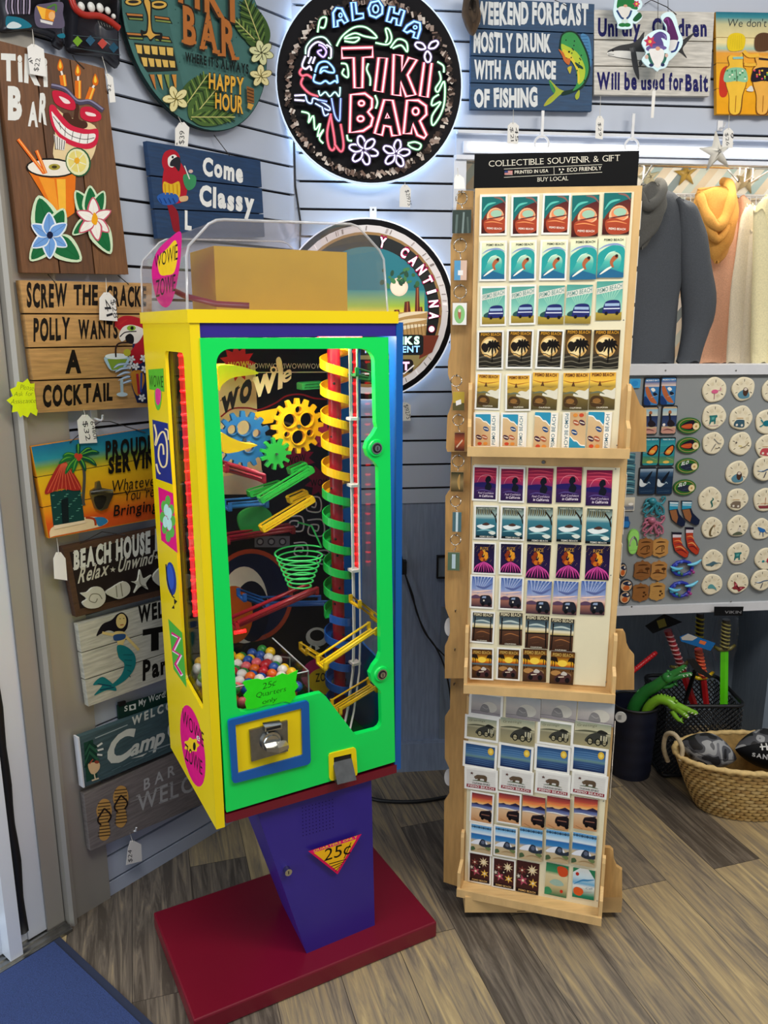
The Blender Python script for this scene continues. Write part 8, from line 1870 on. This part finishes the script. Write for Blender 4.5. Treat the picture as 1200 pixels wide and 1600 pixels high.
SD = [(G3, 295, 315, 162, s_flamingo, 'pink flamingo, top left'), (G3, 658, 300, 154, s_otter, 'otter, top row'), (G3, 1035, 315, 158, s_red, 'reddish figure, top right at the edge'), (G3, 290, 650, 162, s_hut, 'teal beach hut, second row at left'), (G3, 628, 665, 157, s_car('#3c5c6c'), 'dark blue car'), (G3, 955, 712, 160, s_turtle, 'teal turtle'), (G3, 278, 980, 146, s_gull, 'grey seagull, left column'), (G3, 622, 988, 152, s_bird, 'thin shorebird'), (G3, 952, 1020, 158, s_car('#c04c54'), 'red car'), (G3, 578, 1350, 156, s_otter, 'otter, above the beige car'), (G3, 928, 1300, 162, s_heron, 'blue heron, middle right'),
      (G4, 240, 320, 160, s_seahorse, 'green seahorse'), (G4, 582, 325, 150, s_car('#7c6c5c'), 'beige old car'), (G4, 928, 328, 160, s_ship, 'red ship'), (G4, 265, 680, 144, s_maid, 'brown mermaid'), (G4, 588, 660, 148, s_light, 'lighthouse'), (G4, 880, 697, 147, s_crab, 'blue crab'), (G4, 275, 1090, 150, s_shark, 'grey shark'), (G4, 595, 1000, 154, s_hut, 'teal beach hut, near the bottom'), (G4, 938, 1065, 156, s_parrot, 'red and blue parrot'), (G4, 265, 1388, 147, s_whale, 'teal whale, bottom left'), (G4, 590, 1370, 148, s_butter, 'dark red butterfly'), (G4, 885, 1335, 150, s_heron, 'blue heron, bottom right')]
rd = random.Random(11)
for i, (src, cx, cy, r, fn, lb) in enumerate(SD):
    th = .006 if i in (8, 19) else .007
    off = .0075 if i in (10, 22) else 0
    c = cpx(MG, src, (cx, cy), th + off); s_ = .125 * 2.43 / 1250 * r; ph = rd.uniform(0, 6)
    w = MB(MG); w.use('ink', '#ece2c6'); out = [(s_ * (1 + .022 * math.sin(3 * a + ph) + .02 * math.sin(5 * a + ph * 2)) * math.cos(a), s_ * (1 + .022 * math.sin(3 * a + ph) + .02 * math.sin(5 * a + ph * 2)) * math.sin(a)) for a in [2 * math.pi * k / 40 for k in range(40)]]
    w.loft([[(c[0] + x * f, y - off, c[1] + z * f) for x, z in out] for f, y in ((.94, 0), (1, -.002), (.985, -.005), (.90, -.007))], False)
    w.d = .0071 + off; w.map = lambda u, v: (c[0] + (u - .5) * 2 * s_, c[1] - (v - .5) * 2 * s_)
    rot = rd.uniform(-.25, .25)
    for k in range(5):
        a = math.radians(-90 + (k - 2) * 58) + rot; w.line([(.5 + .30 * math.cos(a), .5 + .30 * math.sin(a)), (.5 + .40 * math.cos(a), .5 + .40 * math.sin(a))], .022, '#4c4436' if k in (0, 1, 2, 4) else '#a89c80', False)
        for q in range(4): w.line([(.5 + .34 * math.cos(a + .3 + q * .13), .5 + .34 * math.sin(a + .3 + q * .13)), (.5 + .2 * math.cos(a + .3 + q * .13), .5 + .2 * math.sin(a + .3 + q * .13))], .008, '#d6c8a4', False)
    fn(w)
    solo('sand_dollar', w, 'round cream sand dollar magnet painted with ' + ('a ' if lb[0] not in 'aeiou' else 'an ') + lb, 'magnet', c[0], 0, c[1], 'painted sand dollars')

# ---------------- baskets and toys on the floor
def onfloor(x, y, z=0):
    F = Vector((0, math.cos(PITCH), -math.sin(PITCH))); D = Vector((0, -math.sin(PITCH), -math.cos(PITCH)))
    r = F + D * ((y - 800) / FPX) + Vector(((x - 600) / FPX, 0, 0)); return EYE + r * ((z - EYE.z) / r.z)
def atdepth(x, y, Y):
    F = Vector((0, math.cos(PITCH), -math.sin(PITCH))); D = Vector((0, -math.sin(PITCH), -math.cos(PITCH)))
    r = F + D * ((y - 800) / FPX) + Vector(((x - 600) / FPX, 0, 0)); return EYE + r * (Y / r.y)
# woven straw basket
m, nt, b = newmat('straw')
tc = nd(nt, 'ShaderNodeAttribute', attribute_name='paint'); o_, nz = noise_var(nt, tc.outputs['Color'], .18, 70)
nt.links.new(o_, b.inputs['Base Color']); b.inputs['Roughness'].default_value = .7
BX, BY = 1.165, 2.295
t = thing('straw_basket', 'oval woven straw basket holding two footballs on the floor', 'basket', WORLD, BX, BY, 0)
w = MB(); w.use('straw', '#c9a86a'); rows = 15; nn = 44
prof_ = lambda u: (.155 + .085 * u ** .8, .085 + .04 * u ** .8, .003 + .185 * u)
for i in range(rows):
    for k in range(nn):
        a0, a1 = 2 * math.pi * (k + .5 * (i % 2)) / nn, 2 * math.pi * (k + 1 + .5 * (i % 2)) / nn
        u0, u1 = i / rows, (i + 1) / rows; out = []
        for (a, u, h) in ((a0, u0, 0), ((a0 * .75 + a1 * .25), u0 + .005, .005), ((a0 * .25 + a1 * .75), u0 + .005, .005), (a1, u0, 0), (a1, u1, 0), ((a0 * .25 + a1 * .75), u1 - .005, .005), ((a0 * .75 + a1 * .25), u1 - .005, .005), (a0, u1, 0)):
            rx, ry, z = prof_(u); out.append((BX + (rx + h) * math.cos(a), BY + (ry + h) * math.sin(a), z))
        w.c = lin(rd.choice(['#cfae6e', '#c4a262', '#b8945a', '#d6b87c'])); w.add(out, [(0, 1, 6, 7), (1, 2, 5, 6), (2, 3, 4, 5)], True)
w.c = lin('#a88850'); w.loft([[(BX + (prof_(u)[0] - .003) * math.cos(a), BY + (prof_(u)[1] - .003) * math.sin(a), prof_(u)[2]) for a in [2 * math.pi * k / 40 for k in range(40)]] for u in (0, .3, .6, 1)], True, False)
w.add([(BX + .152 * math.cos(a), BY + .082 * math.sin(a), .006) for a in [2 * math.pi * k / 40 for k in range(40)]], [tuple(range(40))])
w.build('woven_body', t)
w = MB(); w.use('straw', '#d2b478'); w.tube([(BX + .243 * math.cos(a), BY + .128 * math.sin(a), .190 + .0015 * math.sin(40 * a)) for a in [2 * math.pi * k / 120 for k in range(120)]], [.0085 + .0012 * math.sin(k * 1.6) for k in range(120)], 8, True, True); w.build('rim', t)
w = MB(); w.use('straw', '#b9a888'); h0 = Vector((BX - .243, BY + .03, .19))
w.tube(spl([h0 + Vector((-.002, .02, -.06)), h0 + Vector((-.022, .012, -.01)), h0 + Vector((-.022, .0, .045)), h0 + Vector((-.006, -.03, .06)), h0 + Vector((.01, -.055, .03)), h0 + Vector((.006, -.06, -.01))], 6), .0075, 8); o = w.build('handle', t); o['label'] = 'grey-beige loop handle'
# footballs
m, nt, b = newmat('camouflage')
tc = nd(nt, 'ShaderNodeTexCoord'); nz = nd(nt, 'ShaderNodeTexNoise'); nz.inputs['Scale'].default_value = 19; nz.inputs['Detail'].default_value = 1; nz.inputs['Distortion'].default_value = .15
nt.links.new(tc.outputs['Object'], nz.inputs['Vector']); rp = nd(nt, 'ShaderNodeValToRGB'); rp.color_ramp.interpolation = 'CONSTANT'
rp.color_ramp.elements[0].color = lin('#17171a'); rp.color_ramp.elements[1].position = .42; rp.color_ramp.elements[1].color = lin('#4a4b50')
for p_, c_ in ((.50, '#9a9b9c'), (.58, '#6a6b70'), (.64, '#26262a')):
    e = rp.color_ramp.elements.new(p_); e.color = lin(c_)
nt.links.new(nz.outputs['Fac'], rp.inputs[0]); nt.links.new(rp.outputs[0], b.inputs['Base Color']); b.inputs['Roughness'].default_value = .55
def football(label, c, axis, L, R, text):
    """axis: unit vector along the ball; the thing sits at its centre"""
    ax = Vector(axis).normalized(); up = Vector((0, -.55, .83)); up = (up - ax * up.dot(ax)).normalized(); sd = ax.cross(up)
    M_ = Matrix((ax.to_4d(), sd.to_4d(), up.to_4d(), (0, 0, 0, 1))).transposed(); M_[3][3] = 1
    for i in range(3): M_[3][i] = 0
    M_[0][3] = M_[1][3] = M_[2][3] = 0
    P_ = Plane((0, 0, 0), 90); P_.M = Matrix.Translation(c) @ M_; P_.I = P_.M.inverted()
    t = bpy.data.objects.new('football', None); COL.objects.link(t); t.matrix_world = P_.M; WM[t.name] = P_.M.copy(); tag(t, label, 'football', 'footballs in the straw basket')
    rad = lambda x: R * max(0, 1 - (abs(x) / L) ** 1.75) ** .8
    n = 30; rings = lambda a0, a1, k0: [[(x, (rad(x) + .0003) * math.sin(a), (rad(x) + .0003) * math.cos(a)) for a in [a0 + (a1 - a0) * k / k0 for k in range(k0 + 1)]] for x in [-L * .998 + 2 * L * .998 * i / n for i in range(n + 1)]]
    def skin(a0, a1, mat, col, name, k0=20):
        w = MB(P_); w.use(mat, col); R_ = rings(a0, a1, k0); m_ = k0 + 1
        w.add([p for r in R_ for p in r], [(i * m_ + k, i * m_ + k + 1, (i + 1) * m_ + k + 1, (i + 1) * m_ + k) for i in range(n) for k in range(k0)], True); return w.build(name, t)
    if text:
        skin(.12, 2.6, 'ink', '#0f0f12', 'panel'); skin(2.6, .12 + 2 * math.pi, 'camouflage', None, 'panel', 26)
        w = MB(P_); w.use('ink', '#e8e8e4'); w.c = lin('#e8e8e4')
        S = lambda x, a, h=.0012: (x, (rad(x) + h) * math.sin(a), (rad(x) + h) * math.cos(a))
        w.tube([S(-.055 + .01 * k, .36, .002) for k in range(12)], .0022, 6)
        for k in range(9): x = -.05 + k * .0125; w.tube([S(x, .18, .003), S(x, .36, .004), S(x, .54, .003)], .0024, 6)
        w.build('laces', t)
        w = MB(P_); w.use('ink', '#c8c8c8'); x0 = -.075; cap = max(v[1] for v in glyph('H', 0)[0])
        for ch in text:
            vs, fs, wd = glyph(ch, .03)
            w.add([S(x0 + vx * .0185, .78 + (cap - vy) * .42, .0008) for vx, vy in vs], fs); x0 += wd * .0185 + .0022
        w.build('lettering', t)
    else:
        skin(0, 2 * math.pi, 'camouflage', None, 'panel', 36)
        w = MB(P_); w.use('black'); w.tube([(x, (rad(x) + .0004) * math.sin(.9), (rad(x) + .0004) * math.cos(.9)) for x in [-L * .9 + L * 1.8 * i / 20 for i in range(21)]], .0008, 5); w.build('seam', t)
football('grey camouflage football lying tilted at the left in the straw basket', onfloor(1099, 1180, .165) + Vector((.008, -.014, .024)), (.93, -.30, -.16), .086, .055, None)
football('black and camouflage football with white laces at the right in the basket', onfloor(1188, 1180, .172) + Vector((.034, .012, .016)), (.99, .02, .0), .112, .064, 'SANDSPORT')
# black mesh basket with toy swords
plain('black_plastic', '#101114', .45)
KX0, KX1, KY0, KY1, KH = .946, 1.20, 2.455, 2.69, .27
t = thing('mesh_basket', 'black lattice plastic basket full of toy swords, behind the straw basket', 'basket', WORLD, (KX0 + KX1) / 2, (KY0 + KY1) / 2, 0)
w = MB(); w.use('black_plastic'); w.box(KX0 + .01, KX1 - .01, KY0 + .01, KY1 - .01, .001, .008)
def lattice(p0, p1, n, m_):
    for i in range(n):
        for j in range(m_):
            u0, u1 = i / n, (i + 1) / n; z0, z1 = .02 + (KH - .035) * j / m_, .02 + (KH - .035) * (j + 1) / m_
            P = lambda u, z: (p0[0] + (p1[0] - p0[0]) * u, p0[1] + (p1[1] - p0[1]) * u, z)
            w.tube([P(u0, z0), P(u1, z1)], .0022, 4, False); w.tube([P(u1, z0), P(u0, z1)], .0022, 4, False)
cs_ = [(KX0, KY0), (KX1, KY0), (KX1, KY1), (KX0, KY1)]
for i in range(4): lattice(cs_[i], cs_[(i + 1) % 4], 14 if i % 2 == 0 else 11, 12)
w.build('lattice', t)
w = MB(); w.use('black_plastic'); w.tube([Vector((x, y, KH)) for x, y in rrect(KX0 - .004, KY0 - .004, KX1 + .004, KY1 + .004, .03)], .007, 8, True, True); w.tube([Vector((x, y, .012)) for x, y in rrect(KX0, KY0, KX1, KY1, .02)], .006, 8, True, True); w.build('rim', t)
def sword(label, tip, grip, top, blade, handle, guard, wide, wrapped, card=None, Y=2.54, text=None):
    """toy sword standing point down; tip, grip and top are photo pixels at depth Y"""
    a, g, b2 = (atdepth(*p, Y) for p in (tip, grip, top)); a = g + (a - g) * min(1, (g.z - .012) / max(g.z - a.z, .01)) if a.z < .012 else a
    t = thing('toy_sword', label, 'toy sword', WORLD, a.x, a.y, a.z, 'toy swords in the black basket')
    ax = (b2 - a).normalized(); sd = ax.cross(Vector((0, 1, 0))).normalized()
    w = MB(); w.use('gloss', blade); w.loft([[p + sd * wide * s_ + Vector((0, dy, 0)) for s_, dy in ((-1, 0), (0, -.006), (1, 0), (0, .006))] for p in (a, g)], False); w.build('blade', t)
    w = MB(); w.use('gloss', handle[0]); w.cyl(g, b2, .012, 14, .013); w.use('gloss', handle[1])
    for k in range(7): p = g + (b2 - g) * (.1 + k * .125); w.tube([p + sd * .0135 * math.cos(q) + Vector((0, .0135 * math.sin(q), .004 * math.cos(q))) for q in [2 * math.pi * i / 12 for i in range(12)]], .003, 5, True, True)
    w.build('grip', t)
    if guard: w = MB(); w.use('gloss', guard); w.tube([g - sd * .036 + ax * .012, g - sd * .02, g, g + sd * .02, g + sd * .036 + ax * .012], [.005, .007, .010, .007, .005], 8); w.build('guard', t)
    if wrapped:
        w = MB(); w.use('clear_plastic'); P = [g - ax * .04, g, g + (b2 - g) * .5, b2, b2 + ax * .03]
        w.loft([[p + sd * r * math.cos(q) * (1 + .12 * math.sin(5 * q + i)) + Vector((0, .55 * r * math.sin(q), 0)) for q in [2 * math.pi * k / 16 for k in range(16)]] for i, (p, r) in enumerate(zip(P, (.03, .042, .04, .036, .028)))], True, False); w.build('wrapper', t)
    if card:
        Q = [atdepth(*p, Y - .045) for p in card[0]]
        w = MB(); w.use('ink', card[1]); w.loft([[q + Vector((0, dy, 0)) for q in Q] for dy in (0, .0012)], False)
        for cc, pts in card[2]: w.c = lin(cc); w.add([atdepth(*p, Y - .0456) for p in pts], [tuple(range(len(pts)))])
        w.build('header_card', t)
        if text:
            w = MB(WORLD); w.use('ink'); (p0, p1, h) = text[1:]; A_, B_ = atdepth(*p0, Y - .046), atdepth(*p1, Y - .046)
            w.d = -(Y - .0462); w.map = lambda x, z: (x, z); w.text(text[0], (A_.x, A_.z), (B_.x, B_.z), -h, '#7c7c80', .02); w.build('lettering', t)
sword('toy sword with red and white striped grip leaning left in a clear bag', (1086, 1105), (1064, 1040), (1043, 985), '#b01c20', ('#a02430', '#d8a4a4'), '#7c7434', .012, True, ([(1008, 978), (1038, 959), (1066, 972), (1020, 990)], '#14161a', [('#7c7434', [(1026, 970), (1038, 966), (1042, 978), (1030, 982)])]), 2.61)
sword('red toy sword with orange grip, yellow guard and blue header card', (1104, 1102), (1099, 1058), (1091, 1014), '#a8141c', ('#b83420', '#e0643c'), '#d8b818', .010, True, ([(1062, 995), (1075, 990), (1118, 1005), (1110, 1017), (1064, 1002)], '#1c64a4', [('#b8b4ac', [(1064, 996), (1075, 990), (1090, 996), (1082, 1001), (1066, 1000)]), ('#d8703c', [(1094, 1000), (1104, 1003), (1101, 1008), (1092, 1005)])]), 2.545)
sword('bright green toy sword with dark grip standing at the right of the basket', (1131, 1104), (1132, 1014), (1135, 968), '#5cd414', ('#2c2c24', '#8c8444'), '#6c6430', .0135, True, ([(1116, 962), (1116, 948), (1162, 948), (1160, 962)], '#0e0f12', []), 2.53, ('VIKIN', (1132, 958.5), (1158, 958.5), .009))
sword('black and yellow striped toy sword standing at the back of the basket', (1100, 1090), (1092, 1012), (1094, 958), '#2c2c30', ('#1c1c1c', '#b8a824'), None, .012, False, None, 2.66)
w = MB(); P = [atdepth(x, y, 2.475) for x, y in ((1072, 1030), (1086, 1048), (1108, 1060), (1113, 1057), (1098, 1046), (1084, 1028))]
w.use('black'); w.loft([[p + Vector((0, dy, 0)) for p in P] for dy in (-.004, .004)], False); w.tube([P[1], P[1] + Vector((-.01, .03, -.12)), P[1] + Vector((-.012, .03, -.2))], .007, 8)
solo('toy_axe', w, 'black pointed plastic toy blade among the toy swords', 'toy', P[1].x, P[1].y, P[1].z - .2)
# bucket with plush crocodiles
UX, UY = .852, 2.50
t = thing('bucket', 'round dark navy bucket holding green crocodile toys, right of the card rack', 'bucket', WORLD, UX, UY, 0)
plain('navy', '#0f1428', .5)
w = MB(); w.use('navy'); zz = [.001, .004, .01] + [.02 + k * .0125 for k in range(20)]
w.loft([[(UX + (.066 + .045 * z + (.002 if i % 4 == 3 else 0)) * math.cos(a), UY + (.066 + .045 * z + (.002 if i % 4 == 3 else 0)) * math.sin(a), z) for a in [2 * math.pi * k / 36 for k in range(36)]] for i, z in enumerate(zz)], True, False)
w.add([(UX + .066 * math.cos(a), UY + .066 * math.sin(a), .003) for a in [2 * math.pi * k / 36 for k in range(36)]], [tuple(range(36))])
w.build('body', t)
w = MB(); w.use('black_plastic'); w.tube([(UX + .079 * math.cos(a), UY + .079 * math.sin(a), .262) for a in [2 * math.pi * k / 36 for k in range(36)]], .0045, 8, True, True); w.build('rim', t)
def disc(label, c, r, name, cat, lines=True):
    w = MB(); w.use('gloss', '#dcdcd8'); w.cyl(c, c + Vector((.002, .006, 0)), r, 24); w.use('ink', '#4c4c50')
    if lines:
        for k in range(3): w.box(c.x - r * .5, c.x + r * .5, c.y - .0008, c.y - .0002, c.z + r * (.3 - .3 * k), c.z + r * (.38 - .3 * k))
    solo(name, w, label, cat, c.x, c.y, c.z)
disc('round white hang tag on the navy bucket beside the rack', atdepth(970, 1121, 2.385), .018, 'hang_tag', 'tag')
def croc(label, spine, radii, head, col, belly, legs):
    P = [Vector(p) for p in spine]; t = thing('toy_crocodile', label, 'toy crocodile', WORLD, P[0].x, P[0].y, P[0].z, 'toy crocodiles in the bucket')
    w = MB(); w.use('gloss', col); S = spl([tuple(p) for p in P], 6); rr = spl([(r, 0) for r in radii], 6); w.tube(S, [r[0] for r in rr], 14)
    up = Vector((0, -.3, 1))
    for i in range(4, len(S) - 2, 2): p = Vector(S[i]); w.ball(p + Vector((0, 0, rr[i][0] * .95)), .004, .004, .006, 6, 5)
    for q in legs:
        L = [Vector(v) for v in q]; w.tube(spl([tuple(v) for v in L], 4), [.010 - .004 * k / 8 for k in range(9)], 8)
        for s_ in (-1, 0, 1): w.tube([L[-1], L[-1] + Vector((.010, -.004 + .006 * s_, .004 + .008 * s_))], [.004, .0015], 6)
    w.build('body', t)
    (h, u, lo, c2) = head; h, u, lo = Vector(h), Vector(u), Vector(lo)
    w = MB(); w.use('gloss', col); w.ball(h, .019, .018, .018, 14, 10)
    for k, e in enumerate((u, lo)):
        m_ = [h + (e - h) * f for f in (0, .3, .7, .92, 1)]; w.tube(m_, [.016, .013, .009, .008, .004], 10)
    for s_ in (-1, 1): w.ball(h + Vector((.004, s_ * .011, .017)), .006, .006, .006, 8, 6)
    w.build('head', t)
    w = MB(); w.use('gloss', c2)
    m_ = h + (u - h) * .5; n_ = h + (lo - h) * .5; mid = (u + lo) / 2; off_ = Vector((0, -.003, 0)); w.loft([[h + off_ + Vector((0, .009, 0)), h + off_ - Vector((0, .009, 0))], [u * .9 + lo * .1 + Vector((0, .006, 0)), u * .9 + lo * .1 - Vector((0, .006, 0))]], False, False); w.loft([[h + Vector((0, .009, -.002)), h + Vector((0, -.009, -.002))], [lo * .9 + u * .1 + Vector((0, .006, 0)), lo * .9 + u * .1 - Vector((0, .006, 0))]], False, False); w.build('mouth', t)
    w = MB(); w.use('gloss', '#f0efe6')
    for e in (u, lo):
        for k in range(5):
            p = h + (e - h) * (.35 + .14 * k) + Vector((0, -.008, 0)); q = p + ((lo if e is u else u) - e).normalized() * .007; w.cyl(p, q, .0022, 6, .0004)
    w.build('teeth', t)
D = lambda x, y, Y=2.46: tuple(atdepth(x, y, Y))
croc('dark green toy crocodile reaching up with open jaws out of the bucket', [(.845, 2.51, .15), (.85, 2.50, .24), (.875, 2.485, .30), (.905, 2.46, .34), (.928, 2.445, .372)], [.020, .022, .021, .019, .017], (D(1043, 1059, 2.44), D(1072, 1040, 2.42), D(1082, 1053, 2.42), '#c8c8b0'), '#2c7c34', '#c8c8a0', [[D(1012, 1094, 2.5), D(1004, 1087, 2.49), D(996, 1081, 2.49)], [D(1036, 1072, 2.45), D(1046, 1072, 2.445), D(1053, 1068, 2.44)]])
croc('lime green toy crocodile with red mouth hanging over the bucket rim', [(.872, 2.455, .16), (.88, 2.46, .25), (.905, 2.44, .298), (.93, 2.42, .305), (.945, 2.41, .298)], [.015, .016, .016, .016, .016], (D(1052, 1101, 2.41), D(1090, 1115, 2.39), D(1075, 1121, 2.39), '#b81c24'), '#7cb42c', '#d8d88c', [[D(1050, 1110, 2.41), D(1056, 1120, 2.40), D(1062, 1126, 2.395)]])
w = MB(); P = [atdepth(990, 1048, 2.50), atdepth(1025, 1020, 2.56)]; w.use('gloss', '#b0141c'); w.tube([P[0] - (P[1] - P[0]) * .9 + Vector((0, 0, 0)), P[0], P[1]], .0075, 8)
for k in range(9): q = P[0] + (P[1] - P[0]) * (k / 9); w.ball(q, .009, .009, .009, 8, 6)
solo('toy_stick', w, 'red beaded stick poking out from behind the rack above the bucket', 'toy', P[0].x, P[0].y, P[0].z)
# cords, outlet
w = MB(); w.use('black'); pts = [onfloor(x, y, .007) for x, y in ((560, 1240), (590, 1250), (630, 1253), (665, 1251), (700, 1245), (760, 1235))]
w.tube(spl([tuple(p) for p in pts], 6), .006, 8); solo('power_cord', w, 'thick black power cord lying on the floor from machine towards the rack', 'cord', pts[2].x, pts[2].y, 0)
t = thing('power_cord', 'thin black cord with inline adapter hanging on the blue-grey wall', 'cord', RW, .2, -.01, .9)
w = MB(RW); w.use('black'); w.tube(spl([rw(x, y, .02) for x, y in ((618, 835), (624, 858), (630, 880), (634, 900), (648, 945), (662, 985), (680, 1010), (694, 1040), (702, 1075), (706, 1110))], 5), .0028, 6); w.tube(spl([rw(x, y, .016) for x, y in ((632, 895), (645, 930), (652, 960), (672, 1000), (690, 1020), (700, 1030))], 5), .0024, 6); w.build('cable', t)
w = MB(RW); w.use('black'); q = rw(630, 886, .02); w.box(q[0] - .010, q[0] + .010, -.032, -.008, q[2] - .022, q[2] + .022); w.build('adapter', t)
w = MB(RW); w.use('black'); a, b2 = RW.px(683, 869, .01), RW.px(700, 904, .01); w.slab([(a[0], b2[1]), (b2[0], b2[1]), (b2[0], a[1]), (a[0], a[1])], -.010, .004, [[(a[0] + .005, b2[1] + .005), (b2[0] - .003, b2[1] + .005), (b2[0] - .003, a[1] - .005), (a[0] + .005, a[1] - .005)]]); w.use('nook'); w.box(a[0] + .004, b2[0], -.003, .004, b2[1] + .004, a[1] - .004)
solo('wall_outlet', w, 'dark framed outlet plate on the blue-grey wall behind the rack', 'outlet', a[0], 0, b2[1])
